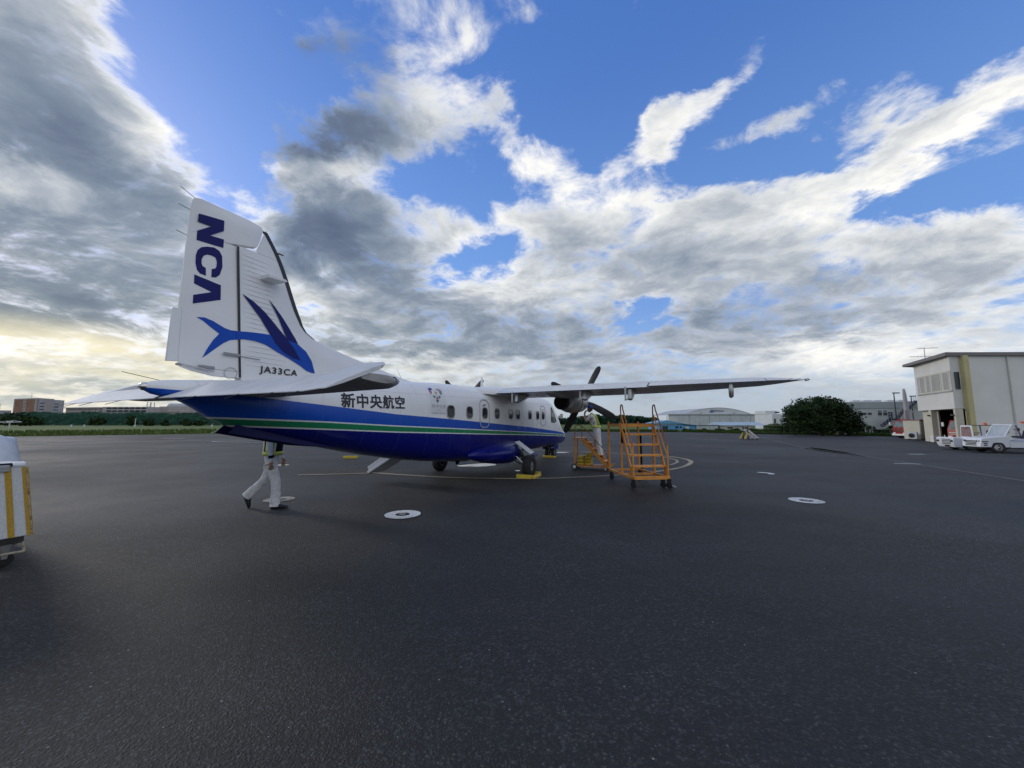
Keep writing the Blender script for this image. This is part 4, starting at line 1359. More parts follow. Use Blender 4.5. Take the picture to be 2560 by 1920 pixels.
low = slab_loft([2.29, 2.33, 2.38], lambda z: hinge_x(z) - 0.012, lambda z: interp([(2.28, -7.45), (2.29, -7.62), (2.38, -8.04)], z)[0], fin_half, 10)
mb.loft(slab_loft([2.385] + rz[1:], lambda z: hinge_x(z) - 0.012, rud_te, fin_half, 12))
mb.loft(low)
hz_ = [4.30, 4.345, 4.40, 4.46, 4.55, 4.65, 4.74, 4.79, 4.815]
mb.loft(slab_loft(hz_, lambda z: lin([(4.30, -7.60), (4.335, -7.45), (4.39, -7.20), (4.46, -7.165), (4.74, -7.085), (4.79, -7.12), (4.815, -7.3)], z),
                  lambda z: lin([(4.3, -8.075), (4.72, -8.06), (4.79, -8.03), (4.815, -7.95)], z),
                  lambda x, z: max(0.006, min(0.055, 0.06 * (1 - math.exp(-(abs(x + 7.08)) / 0.07))) * min(1, max(0.1, (8.08 + x) / 0.6)) * (1 if z < 4.7 else max(0.15, (4.83 - z) / 0.13)))))
RUD = obj('rudder', mb, M['fin_paint'], PLANE, smooth=45)
mb = MB()
mb.prism([(-8.056, 2.44), (-8.185, 2.43), (-8.165, 3.16), (-8.066, 3.172)], -0.017, 0.017, frame((1, 0, 0), (0, 0, 1)))
tab = obj('rudder_tab', mb, M['fin_paint'], RUD, bevel=0.008)
mb = MB(); mb.tube([(-8.04, -0.05, 2.41), (-7.80, -0.075, 2.37), (-7.66, -0.09, 2.345)], 0.011, 7)
obj('tab_rod', mb, M['chrome'], RUD, smooth=60)
mb = MB(); mb.box((-7.74, -0.055, 2.40), (0.20, 0.02, 0.045)); mb.box((-8.05, -0.03, 2.40), (0.07, 0.03, 0.03))
obj('tab_actuator', mb, M['frame_grey'], RUD, bevel=0.008)
for z, dz in ((4.77, 0.16), (4.58, 0.05), (4.20, 0.05)):
    mb = MB(); mb.tube([(-7.98, 0, z), (-8.20, 0, z + dz * 0.6)], 0.004, 5)
    obj('static_wick', mb, M['black_print'], RUD)
mb = MB()
n = 24
mb.tube([(-7.44 + 0.085 * math.cos(2 * PI * k / n), -0.075, 2.345 + 0.085 * math.sin(2 * PI * k / n)) for k in range(n)], 0.004, 5, closed=True)
obj('access_ring', mb, M['frame_grey'], RUD)
# dark gap and hinge fittings
mb = MB()
for s in (-1, 1):
    mb.add([(hinge_x(z) + dx, s * 0.0855, z) for z in (2.3, 4.3) for dx in (-0.018, 0.016)], [(0, 1, 3, 2)])
obj('hinge_gap', mb, M['black_print'], FIN)
mb = MB(); mb.box((-7.45, -0.095, 2.625), (0.22, 0.025, 0.04)); mb.tube([(-7.40, -0.10, 2.62), (-7.05, -0.105, 2.605)], 0.007, 6)
obj('hinge_rod', mb, M['frame_grey'], FIN, bevel=0.004)
# de-icing boot along the leading edge
mb = MB()
rings = []
for k in range(17):
    z = 3.13 + (4.74 - 3.13) * k / 16
    le = fin_le(z) if z < 4.34 else interp([(4.33, -6.757), (4.40, -6.79), (4.80, -7.06)], z)[0]
    wz = 0.012 + 0.065 * min(1, (z - 3.13) / 0.35)
    half = [(le - wz * (1 - math.cos(a)), 0) for a in (0, 0.6, 1.0, 1.57)]
    pr = [(x - 0.0, fin_half(x, z) + 0.006) for x, _ in half]
    rings.append([(le + 0.008, 0, z)] + [(x, -y, z) for x, y in pr[1:]] + [(x, y, z) for x, y in reversed(pr[1:])])
mb.loft(rings)
obj('deicing_boot', mb, M['boot'], FIN, smooth=60)
mb = MB(); mb.box((-6.80, 0, 4.47), (0.05, 0.02, 0.018)); mb.tube([(-6.80, 0, 4.47), (-6.73, 0, 4.47)], 0.01, 6)
obj('pitot_probe', mb, M['dark_metal'], FIN)
mb = MB(); mb.prism([(-7.10, 3.975), (-6.83, 3.965), (-6.79, 3.94), (-6.83, 3.915), (-7.10, 3.905)], 0.06, 0.27, frame((1, 0, 0), (0, 0, 1)))
obj('vor_antenna', mb, M['white_paint'], FIN, bevel=0.01)
# pressed stiffening beads on the fin skin
mb = MB()
for k in range(25):
    z = 2.50 + k * 0.0745
    if z > 4.28:
        break
    x0 = hinge_x(z) + 0.07
    x1 = min(fin_le(z) - 0.28, x0 + 0.68 - 0.10 * (z - 2.5))
    xs_ = [x0 + (x1 - x0) * j / 8 for j in range(9)]
    vs = []
    for x in xs_:
        y = fin_half(x, z)
        tap = 0.3 if x in (xs_[0], xs_[-1]) else 1.0
        vs += [(x, -(y - 0.002), z - 0.014), (x, -(y + 0.008 * tap), z), (x, -(y - 0.002), z + 0.014)]
    fs = []
    for j in range(8):
        fs += [(3 * j, 3 * j + 3, 3 * j + 4, 3 * j + 1), (3 * j + 1, 3 * j + 4, 3 * j + 5, 3 * j + 2)]
    mb.add(vs, fs)
obj('stiffening_beads', mb, M['fin_paint'], FIN, smooth=60, kind='stuff')


# lettering and flying-fish emblem, outlines in metres on the fin plane
def art(name, pts, mm, par, off):
    conform(name, pts, poly_faces(pts), fin_half, off, mm, par, 0.05)


ART = [('letter', [(-7.974, 4.578), (-7.666, 4.618), (-7.661, 4.459), (-7.824, 4.318), (-7.652, 4.33), (-7.651, 4.199), (-7.974, 4.184), (-7.976, 4.32), (-7.814, 4.461), (-7.977, 4.455)]),
       ('letter', [(-7.832, 3.71), (-7.902, 3.719), (-7.94, 3.761), (-7.963, 3.854), (-7.966, 3.965), (-7.951, 4.044), (-7.913, 4.102), (-7.849, 4.138), (-7.764, 4.159), (-7.697, 4.136), (-7.658, 4.069), (-7.643, 3.909), (-7.668, 3.781), (-7.714, 3.723), (-7.767, 3.711), (-7.77, 3.832), (-7.733, 3.851), (-7.717, 3.881), (-7.717, 3.963), (-7.738, 4.017), (-7.784, 4.029), (-7.837, 4.023), (-7.877, 3.991), (-7.895, 3.937), (-7.895, 3.881), (-7.881, 3.836), (-7.84, 3.822)]),
       ('letter', [(-7.964, 3.684), (-7.644, 3.629), (-7.633, 3.411), (-7.952, 3.267), (-7.956, 3.391), (-7.749, 3.493), (-7.958, 3.557)]),
       ('fish_tail', [(-7.898, 3.09), (-7.807, 3.106), (-7.7, 3.077), (-7.557, 3.007), (-7.473, 2.989), (-7.398, 2.996), (-7.389, 2.865), (-7.484, 2.836), (-7.561, 2.775), (-7.653, 2.678), (-7.724, 2.599), (-7.794, 2.525), (-7.747, 2.661), (-7.681, 2.808), (-7.616, 2.909), (-7.712, 2.972), (-7.812, 3.049)]),
       ('fish_body', [(-7.402, 2.991), (-7.325, 3.0), (-7.147, 3.022), (-6.934, 3.038), (-6.783, 3.023), (-6.598, 3.008), (-6.43, 2.973), (-6.279, 2.863), (-6.166, 2.713), (-6.093, 2.504), (-6.154, 2.503), (-6.259, 2.529), (-6.379, 2.601), (-6.578, 2.693), (-6.793, 2.776), (-6.971, 2.858), (-7.138, 2.889), (-7.296, 2.887), (-7.393, 2.862)]),
       ('fish_wing', [(-7.36, 3.591), (-7.179, 3.511), (-7.006, 3.395), (-6.849, 3.255), (-6.655, 3.063), (-6.508, 2.878), (-6.376, 2.691), (-6.525, 2.714), (-6.691, 2.793), (-6.827, 2.911), (-6.937, 3.081), (-7.071, 3.277), (-7.22, 3.436)]),
       ('fish_wing', [(-6.952, 3.625), (-6.837, 3.52), (-6.697, 3.372), (-6.581, 3.227), (-6.475, 3.074), (-6.426, 2.974), (-6.622, 3.017), (-6.7, 3.199), (-6.775, 3.353), (-6.86, 3.487)])]
LAY = {'letter': (M['logo_navy'], RUD, 0.005), 'fish_body': (M['logo_blue'], FIN, 0.011), 'fish_tail': (M['logo_blue'], RUD, 0.005), 'fish_wing': (M['logo_navy'], FIN, 0.014)}
for nm, pts in ART:
    mm, par, off = LAY[nm]
    art('tail_letter' if nm == 'letter' else nm, pts, mm, par, off)
v, f = text2d('JA33CA', offset=0.022, spacing=1.15)
conform('registration', fit2d(v, -7.05, -6.42, 2.375, 2.515), f, fin_half, 0.012, M['black_print'], FIN, 0.08)

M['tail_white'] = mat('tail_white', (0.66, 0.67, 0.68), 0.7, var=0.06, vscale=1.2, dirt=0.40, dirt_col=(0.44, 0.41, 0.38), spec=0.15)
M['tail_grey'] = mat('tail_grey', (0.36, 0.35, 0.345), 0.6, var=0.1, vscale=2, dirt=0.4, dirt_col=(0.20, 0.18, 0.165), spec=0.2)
# ---- tailplane and drooped elevators
def tail_sec(y):
    a = abs(y)
    le = -6.72 - 0.38 * (a / 3.2)
    return le, -7.80, 2.105


for sgn in (-1, 1):
    mb = MB()
    rings = []
    for a in (0.05, 0.6, 1.5, 2.4, 2.95, 3.10, 3.18):
        le, hx, z = tail_sec(a)
        cut = 0 if a < 2.98 else (a - 2.98) / 0.2
        le -= 0.22 * cut ** 2
        th = 0.072 * (1 - 0.12 * a / 3.2) * (1 - 0.45 * cut ** 2)
        q = [0, 0.02, 0.07, 0.16, 0.3, 0.5, 0.75, 1.0]
        prof = [0, 0.32, 0.6, 0.85, 1.0, 0.98, 0.85, 0.62]
        hxx = hx if a < 2.6 else (hx + 0.0)
        up = [(le + (hxx - le) * s, sgn * a, z + th * p) for s, p in zip(q, prof)]
        lo = [(le + (hxx - le) * s, sgn * a, z - th * 1.5 * p) for s, p in zip(q[1:], prof[1:])]
        rings.append(up + lo[::-1])
    mb.loft(rings)
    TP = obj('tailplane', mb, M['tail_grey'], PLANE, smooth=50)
    mb = MB()
    for a0_, a1_ in ((0.35, 3.16),):
        rr_ = []
        for k in range(8):
            a = a0_ + (a1_ - a0_) * k / 7
            le, hx, z = tail_sec(a)
            r = []
            for ang in (100, 60, 20, -20, -60, -100):
                r.append((le - 0.05 + 0.055 * math.cos(R(ang)) - (0.0 if a < 2.98 else 0.22 * ((a - 2.98) / 0.2) ** 2), sgn * a, z + 0.055 * (1 - 0.3 * a / 3.2) * math.sin(R(ang))))
            rr_.append(r)
        mb.loft(rr_, closed=False, cap0=False, cap1=False)
    obj('deicing_boot', mb, M['boot'], TP, smooth=60)
    # elevator, hinged at x=-7.80, nose-down droop
    mb = MB()
    dr = R(23)
    def ev(x, y, z):
        dx, dz = x + 7.80, z - 2.12
        return (-7.80 + dx * math.cos(dr), y, 2.12 + dx * math.sin(dr) + dz * math.cos(dr))
    rings = []
    for a in (0.30, 0.5, 1.2, 2.0, 2.72):
        te = -8.27 - 0.06 * a / 3.0
        at = 0.06 if a == 0.30 else a
        r = [(-7.79, 0.034, 0), (-7.86, 0.032, 0.15), (-8.05, 0.020, 0.5), (te, 0.005, 1), (te, -0.005, 1), (-8.05, -0.020, 0.5), (-7.86, -0.032, 0.15), (-7.79, -0.034, 0)]
        rings.append([ev(x, sgn * (a + (at - a) * f_), 2.12 + z) for x, z, f_ in r])
    mb.loft(rings)
    rings = []
    for a in (2.722, 2.95, 3.12, 3.19):
        te = -8.325 + (0.0 if a < 3.1 else 0.06)
        fr = -7.38 if a < 3.0 else (-7.40 if a < 3.15 else -7.50)
        th = 0.045 if a < 3.15 else 0.026
        r = [(fr, 0.010), (fr - 0.03, th * 0.8), (fr - 0.12, th), (-7.8, th * 0.9), (-8.05, 0.020), (te, 0.005), (te, -0.005), (-8.05, -0.020), (-7.8, -th * 0.9), (fr - 0.12, -th), (fr - 0.03, -th * 0.8), (fr, -0.010)]
        rings.append([ev(x, sgn * a, 2.12 + z) for x, z in r])
    mb.loft(rings)
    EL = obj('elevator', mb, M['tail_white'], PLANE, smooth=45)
    for a in (1.0, 1.9, 2.5, 2.9):
        p0 = Vector(ev(-8.27, sgn * a, 2.12))
        mb = MB(); mb.tube([p0 + Vector((0.03, 0, 0.012)), p0 + Vector((-0.17, 0, -0.07))], 0.004, 5)
        obj('static_wick', mb, M['black_print'], EL)
    for a in (0.9, 1.75, 2.68):
        mb = MB()
        q0, q1 = Vector(ev(-7.84, sgn * a, 2.154)), Vector(ev(-8.24, sgn * a, 2.128))
        mb.bar(q0, q1, 0.006, 0.003)
        obj('elevator_joint', mb, M['panel_grey'], EL)
    # ventral strake under the tail
    mb = MB()
    mb.prism([(-7.46, 1.47), (-6.30, 1.225), (-5.75, 1.16), (-5.6, 1.26), (-6.5, 1.52), (-7.30, 1.66)], -0.012, 0.012, frame((1, 0, 0), (0, -sgn * 0.25, 0.97), (0, sgn * (0.17 + 0.25 * 1.5), 0.04)))
    obj('ventral_strake', mb, M['dark_navy'], PLANE, bevel=0.004)
# tail-cone lamp
mb = MB(); mb.lathe([(0.055, 0), (0.05, -0.05), (0.02, -0.09)], 14, T(-8.34, 0, 2.075) @ AXX)
obj('tail_lamp', mb, M['chrome'], FUS, smooth=60)
mb = MB(); mb.tube([(-8.20, 0.05, 2.17), (-8.55, 0.12, 2.25)], 0.004, 5)
obj('static_wick', mb, M['black_print'], FUS)

# ---- landing gear
def wheel(name, parent, c, r, w, rimr, lab=None):
    mb = MB()
    prof = [(rimr, w * 0.34), (rimr * 1.08, w * 0.46), (r * 0.86, w * 0.5), (r * 0.96, w * 0.40), (r, w * 0.2), (r, -w * 0.2), (r * 0.96, -w * 0.40), (r * 0.86, -w * 0.5), (rimr * 1.08, -w * 0.46), (rimr, -w * 0.34)]
    mb.lathe(prof, 36, T(*c) @ AXY, caps=False)
    W = obj(name, mb, M['rubber'], parent, smooth=40)
    mb = MB()
    for s in (-1, 1):
        mb.lathe([(rimr * 1.02, s * w * 0.36), (rimr * 0.9, s * w * 0.30), (rimr * 0.55, s * w * 0.22), (rimr * 0.4, s * w * 0.34), (rimr * 0.12, s * w * 0.40)], 24, T(*c) @ AXY, caps=True)
    rim = obj('rim', mb, M['alu'], W, smooth=40)
    mb = MB()
    for s in (-1, 1):
        for k in range(8):
            a = 2 * PI * k / 8
            mb.lathe([(rimr * 0.10, s * w * 0.20), (rimr * 0.10, s * w * 0.285)], 8, T(c[0] + rimr * 0.72 * math.cos(a), c[1], c[2] + rimr * 0.72 * math.sin(a)) @ AXY)
    obj('wheel_bolts', mb, M['dark_metal'], W, kind='stuff')
    return W


for sgn in (-1, 1):
    # sponson
    mb = MB()
    rings = []
    for x, ry, rz_, zc, yo in ((-1.95, 0.05, 0.05, 0.72, 0.68), (-1.6, 0.20, 0.15, 0.72, 0.70), (-1.1, 0.34, 0.24, 0.70, 0.72), (-0.5, 0.46, 0.31, 0.69, 0.74), (0.05, 0.50, 0.35, 0.69, 0.76), (0.45, 0.46, 0.33, 0.71, 0.75), (0.68, 0.36, 0.27, 0.74, 0.73), (0.80, 0.2, 0.18, 0.76, 0.70)):
        rings.append([(x, sgn * (yo + ry * math.cos(a)), zc + rz_ * math.sin(a)) for a in [2 * PI * k / 28 for k in range(28)]])
    mb.loft(rings)
    obj('gear_sponson', mb, M['livery'], FUS, smooth=60)
    mb = MB(); mb.lathe([(0.24, -0.02), (0.20, 0.03), (0.02, 0.05)], 20, Matrix.Translation((0.42, sgn * 1.10, 0.74)) @ Matrix.Rotation(sgn * -R(60), 4, 'X') @ Matrix.Scale(1.0, 4))
    obj('gear_well', mb, M['soot'], FUS, smooth=50)
    W = wheel('main_wheel', PLANE, (0, sgn * 1.65, 0.315), 0.325, 0.23, 0.135)
    mb = MB()
    mb.tube([(0.40, sgn * 1.02, 0.86), (0.12, sgn * 1.36, 0.58), (0.0, sgn * 1.48, 0.34)], [0.06, 0.052, 0.045], 12)
    mb.tube([(0.0, sgn * 1.44, 0.315), (0.0, sgn * 1.74, 0.315)], 0.04, 10)
    LEG = obj('gear_leg', mb, M['dark_metal'], PLANE, smooth=60)
    mb = MB(); mb.tube([(0.02, sgn * 1.10, 0.66), (0.02, sgn * 1.42, 0.40)], 0.034, 10)
    obj('shock_strut', mb, M['chrome'], LEG, smooth=60)
    mb = MB(); mb.tube([(0.50, sgn * 1.05, 0.72), (0.34, sgn * 1.30, 0.52), (0.06, sgn * 1.46, 0.32)], 0.018, 8); mb.tube([(-0.12, sgn * 1.0, 0.60), (-0.06, sgn * 1.4, 0.36)], 0.02, 8)
    mb.bar((0.20, sgn * 1.22, 0.80), (0.26, sgn * 1.42, 0.50), 0.07, 0.05)
    obj('drag_brace', mb, M['dark_metal'], LEG, smooth=50)
    mb = MB(); mb.tube([(0.36, sgn * 1.05, 0.90), (0.30, sgn * 1.22, 0.60), (0.10, sgn * 1.46, 0.45), (0.03, sgn * 1.50, 0.36)], 0.008, 6)
    obj('brake_hose', mb, M['rubber'], LEG, smooth=60)
    mb = MB(); mb.lathe([(0.11, 0.0), (0.11, 0.05), (0.06, 0.06)], 18, T(0, sgn * 1.54, 0.315) @ AXY)
    obj('brake_disc', mb, M['dark_metal'], LEG, smooth=50)
    # gear door panel, bent outwards
    mb = MB()
    e = Vector((0.30, 0, 0))
    a_, b_, c_ = Vector((0.30, sgn * 1.10, 1.02)), Vector((0.34, sgn * 1.62, 0.66)), Vector((0.36, sgn * 1.74, 0.60))
    mb.bar(a_, b_, 0.36, 0.025, up=(0, sgn * 0.57, 0.82))
    D = obj('gear_door', mb, M['white_paint'], PLANE, bevel=0.006)
    mb = MB(); mb.bar(b_ + Vector((0, 0, 0.004)), c_, 0.36, 0.028, up=(0, sgn * 0.45, 0.89))
    obj('door_lip', mb, M['logo_navy'], D, bevel=0.006)
# nose gear
mb = MB()
mb.tube([(6.22, 0, 0.70), (6.28, 0, 0.42), (6.29, 0, 0.24)], [0.06, 0.05, 0.04], 12)
mb.tube([(6.29, -0.22, 0.225), (6.29, 0.22, 0.225)], 0.03, 10)
NL = obj('nose_gear_leg', mb, M['dark_metal'], PLANE, smooth=60)
mb = MB(); mb.tube([(6.18, 0.0, 0.46), (6.08, 0.0, 0.37), (6.22, 0.0, 0.27)], 0.018, 8); mb.tube([(6.2, -0.08, 0.62), (6.05, -0.1, 0.5), (6.2, -0.05, 0.36)], 0.008, 6)
obj('torque_link', mb, M['alu'], NL, smooth=60)
mb = MB(); mb.box((6.05, 0, 0.55), (0.5, 0.42, 0.12))
obj('nose_gear_bay', mb, M['dark_metal'], NL, bevel=0.03)
for s in (-1, 1):
    wheel('nose_wheel', PLANE, (6.29, s * 0.155, 0.225), 0.225, 0.15, 0.095)
    mb = MB(); mb.box((6.30, s * 0.25, 0.48), (0.7, 0.02, 0.2)); obj('nose_gear_door', mb, M['livery'], NL, bevel=0.006)
# belly antenna and light details
mb = MB(); mb.prism([(-1.2, 0.57), (-1.5, 0.57), (-1.45, 0.42), (-1.36, 0.42)], -0.01, 0.01, frame((1, 0, 0), (0, 0, 1)))
obj('belly_antenna', mb, M['dark_navy'], FUS)

# ---------------------------------------------------------------- trees
def leaf_mat(name, a, b_, sc=0.8):
    m = bpy.data.materials.new(name)
    m.use_nodes = True
    g = NG(m.node_tree)
    b = g.n['Principled BSDF']
    p = g.n.new('ShaderNodeTexCoord').outputs['Object']
    c = g.mix(g.ramp(g.noise(p, sc, 5, 0.7), 0.3, 0.7), a, b_)
    g.put(b, 'Base Color', c)
    b.inputs['Roughness'].default_value = 0.75
    b.inputs['Specular IOR Level'].default_value = 0.2
    return m


M['leaf_dark'] = leaf_mat('leaf_dark', (0.008, 0.020, 0.006), (0.030, 0.058, 0.014))
M['leaf_mid'] = leaf_mat('leaf_mid', (0.018, 0.045, 0.018), (0.05, 0.10, 0.035), 0.35)
M['leaf_blue'] = leaf_mat('leaf_blue', (0.015, 0.05, 0.035), (0.045, 0.10, 0.06), 0.25)
M['bark'] = mat('bark', (0.06, 0.045, 0.032), 0.9, var=0.3, vscale=6, bump=0.5, bscale=20)


def crown(mb, lobes, count, size, seed):
    """leaf clumps spread through the volume of several lobes, denser near their outside"""
    rr = random.Random(seed)
    vol = [a * b * c for (_, _, _, a, b, c) in lobes]
    tot = sum(vol)
    vs, fs = [], []
    for (cx, cy, cz, a, b, c), v in zip(lobes, vol):
        for _ in range(int(count * v / tot) + 1):
            while True:
                d = Vector((rr.gauss(0, 1), rr.gauss(0, 1), rr.gauss(0, 1)))
                if d.length > 0.1:
                    break
            d.normalize()
            q = rr.random() ** 0.38 * (1 + 0.14 * math.sin(d.x * 7 + seed) + 0.12 * math.sin(d.z * 9 + d.y * 5 + seed))
            p = Vector((cx + a * q * d.x, cy + b * q * d.y, cz + c * q * d.z))
            n = (d + Vector((rr.gauss(0, .7), rr.gauss(0, .7), rr.gauss(0, .7) + 0.4))).normalized()
            u = n.orthogonal().normalized()
            w = n.cross(u)
            ang = rr.uniform(0, 6.28)
            u, w = u * math.cos(ang) + w * math.sin(ang), w * math.cos(ang) - u * math.sin(ang)
            s = size * rr.uniform(0.5, 1.35)
            i = len(vs)
            vs += [p - u * s, p + w * s * 0.55 + n * s * 0.12, p + u * s, p - w * s * 0.55 + n * s * 0.12]
            fs.append((i, i + 1, i + 2, i + 3))
    mb.add(vs, fs)


def limbs(mb, base, top, r, lobes, rr):
    base, top = Vector(base), Vector(top)
    mb.tube([base, base.lerp(top, 0.5) + Vector((rr.uniform(-.1, .1), rr.uniform(-.1, .1), 0)), top], [r, r * 0.75, r * 0.5], 8)
    for (cx, cy, cz, a, b, c) in lobes:
        s = base.lerp(top, rr.uniform(0.55, 1.0))
        e = Vector((cx, cy, cz))
        mb.tube([s, s.lerp(e, 0.5) + Vector((0, 0, 0.1 * c)), e], [r * 0.42, r * 0.28, r * 0.08], 6)


def tree(name, label, x, y, z, lobes, count, size, mm, seed, trunk=None, group=None):
    t = thing(name, label, 'tree', (x, y, z), 0, group)
    mb = MB()
    crown(mb, lobes, count, size, seed)
    obj('crown', mb, mm, t)
    mb = MB()
    rr = random.Random(seed)
    cx = sum(l[0] for l in lobes) / len(lobes)
    cz = sum(l[2] for l in lobes) / len(lobes)
    limbs(mb, (cx * 0.6, 0, 0), (cx, 0, cz * 0.9), trunk or 0.18, lobes, rr)
    obj('trunk', mb, M['bark'], t, smooth=50)
    return t


# the big dark tree on the right
LB = [(-1.6, 0, 2.5, 2.3, 2.2, 1.75), (0.3, 0.2, 2.95, 2.6, 2.3, 1.55), (2.1, 0, 2.45, 2.0, 2.0, 1.5), (3.9, 0.2, 1.75, 1.3, 1.4, 1.15), (4.9, 0.3, 1.2, 0.9, 1.0, 0.9),
      (-3.3, 0, 1.9, 1.2, 1.4, 1.15), (0, -0.6, 1.5, 3.6, 1.6, 1.2), (3.2, -0.3, 1.0, 1.8, 1.3, 0.85), (-2.6, -0.4, 1.0, 1.4, 1.3, 0.9), (0.9, 0, 3.9, 1.2, 1.2, 0.6)]
_rr = random.Random(77)
for _k in range(26):
    _a = _rr.uniform(-4.2, 5.2)
    _h = 4.35 - 0.10 * (_a - 0.2) ** 2 + _rr.uniform(-0.55, 0.42)
    LB.append((_a, _rr.uniform(-0.8, 0.4), max(0.9, _h - 0.35), _rr.uniform(0.35, 0.8), _rr.uniform(0.35, 0.7), _rr.uniform(0.3, 0.55)))
LB = [(a, b, c * 1.09, d, e_, f_ * 1.09) for a, b, c, d, e_, f_ in LB]
tree('broadleaf_tree', 'large dense dark tree with wide rounded crown between hangar and white building', 38.2, 47.0, -0.05, LB, 17000, 0.15, M['leaf_dark'], 3, 0.3)
tree('shrub', 'low round green shrub left of the large dark tree', 52.5, 74.0, -0.25, [(0, 0, 0.8, 3.1, 1.4, 0.8), (1.6, 0, 0.7, 1.6, 1.2, 0.7)], 1800, 0.22, M['weed'], 5, 0.08)


# hedge beside the apron on the right, chain-link fence above it
def hedge(name, label, a, b, h, w, count, size, mm, seed):
    rr = random.Random(seed)
    a, b = Vector(a), Vector(b)
    vs, fs = [], []
    d = (b - a)
    s = Vector((-d.y, d.x, 0)).normalized()
    for _ in range(count):
        t = rr.random()
        hh = h * (0.8 + 0.2 * math.sin(t * 37) + 0.12 * math.sin(t * 91))
        p = a + d * t + s * rr.uniform(-w, w) + Vector((0, 0, hh * (1 - rr.random() ** 2.2)))
        n = Vector((rr.gauss(0, 1), rr.gauss(0, 1), rr.gauss(0, 1) + 0.6)).normalized()
        u = n.orthogonal().normalized(); v = n.cross(u)
        q = size * rr.uniform(0.5, 1.4)
        i = len(vs)
        vs += [p - u * q, p + v * q * 0.6, p + u * q, p - v * q * 0.6]
        fs.append((i, i + 1, i + 2, i + 3))
    mb = MB(); mb.add(vs, fs)
    o = obj(name, mb, mm)
    tag(o, label, 'hedge')
    return o


hedge('hedge', 'low dark clipped hedge in front of the blue building', (30.0, 66.5, -0.3), (46.5, 66.0, -0.3), 0.75, 0.5, 2600, 0.16, M['leaf_dark'], 21)
hedge('hedge', 'ragged hedge along the fence behind the red fire truck', (36.5, 52.0, -0.2), (56, 49.0, -0.2), 1.25, 0.5, 3800, 0.15, M['leaf_dark'], 22)

# distant wooded ridge seen between nose and hangar
def wood(name, label, pts, hs, n, size, mm, seed, thick=14.0):
    rr = random.Random(seed)
    vs, fs = [], []
    for _ in range(n):
        t = rr.random() * (len(pts) - 1)
        i = int(t); f = t - i
        x = pts[i][0] + (pts[i + 1][0] - pts[i][0]) * f
        y = pts[i][1] + (pts[i + 1][1] - pts[i][1]) * f + rr.uniform(0, thick)
        h = hs[i] + (hs[i + 1] - hs[i]) * f
        h *= 0.86 + 0.14 * math.sin(t * 19 + seed) * math.sin(t * 7.3) + 0.07 * math.sin(t * 53)
        p = Vector((x, y, -0.3 + h * (1 - rr.random() ** 2.4)))
        nn = Vector((rr.gauss(0, 1), rr.gauss(0, 1) - 0.6, rr.gauss(0, 1) + 0.6)).normalized()
        u = nn.orthogonal().normalized(); v = nn.cross(u)
        q = size * rr.uniform(0.5, 1.4)
        k = len(vs)
        vs += [p - u * q, p + v * q * 0.7, p + u * q, p - v * q * 0.7]
        fs.append((k, k + 1, k + 2, k + 3))
    mb = MB(); mb.add(vs, fs)
    o = obj(name, mb, mm, kind='stuff')
    tag(o, label, 'wood')


wood('distant_wood', 'dark wooded ridge on the horizon behind the airplane nose', [(10, 330), (38, 325), (60, 320), (78, 318), (100, 315), (125, 322)], [4.5, 4.2, 6.6, 7.6, 7.2, 5.0], 9000, 1.5, M['leaf_blue'], 31)
wood('distant_wood', 'dark wood on the horizon behind the left grass field', [(-420, 258), (-340, 262), (-270, 262), (-205, 275), (-165, 275), (-120, 285), (-60, 300), (10, 325)], [7.5, 8.5, 8.0, 8.5, 12.0, 9.5, 7.5, 5.0], 15000, 1.6, M['leaf_blue'], 32, 10)

for k, (x, y, lob, n_, lab) in enumerate([
        (-271.5, 203, [(0, 0, 3.4, 4.4, 3, 3.0), (3.5, 0, 2.6, 3, 2.6, 2.3)], 420, 'dark rounded tree in the grass left of the white direction marker'),
        (-255.5, 200, [(0, 0, 3.0, 4.6, 3, 2.7), (3.8, 0, 2.6, 3.4, 3, 2.4), (-3.5, 0, 2.6, 2.6, 3, 2.2)], 620, 'broad dark tree clump below the brick apartment block'),
        (-220.0, 200, [(0, 0, 2.8, 3.2, 2.5, 1.9), (2.2, 0, 2.3, 2.2, 2, 1.6)], 330, 'spreading tree on thin trunk below the long low block'),
        (-201.7, 200, [(0, 0, 3.2, 2.0, 2, 2.2), (0.6, 0, 2.0, 2.4, 2, 1.6)], 320, 'upright dark tree below the white apartment block'),
        (-192.4, 200, [(0, 0, 2.0, 2.6, 2, 1.8), (0.8, 0, 1.4, 2.2, 2, 1.2)], 320, 'round dark shrub between upright tree and cone-shaped tree'),
        (-183.5, 200, [(0, 0, 1.0, 2.0, 1.6, 1.0), (0, 0, 2.2, 1.2, 1.0, 1.2)], 240, 'small cone-shaped dark tree in the grass below the wooded bank'),
        (-172.5, 200, [(0, 0, 2.0, 2.6, 2, 2.0), (1.5, 0, 1.6, 2, 2, 1.5)], 280, 'round tree in the grass just left of the airplane tail'),
        (-165.5, 200, [(0, 0, 1.6, 2.6, 2, 1.5)], 200, 'low round bush at the airplane tail')]):
    tree('field_tree', lab, x, y, -0.4, lob, n_, 0.85, M['leaf_dark'], 40 + k, 0.2, 'trees in the left field')

# green ball-stop netting on posts behind the field trees
def net_mat():
    m = bpy.data.materials.new('green_net')
    m.use_nodes = True
    g = NG(m.node_tree)
    b = g.n['Principled BSDF']
    b.inputs['Base Color'].default_value = (0.03, 0.12, 0.085, 1)
    b.inputs['Roughness'].default_value = 0.8
    b.inputs['Alpha'].default_value = 0.28
    return m


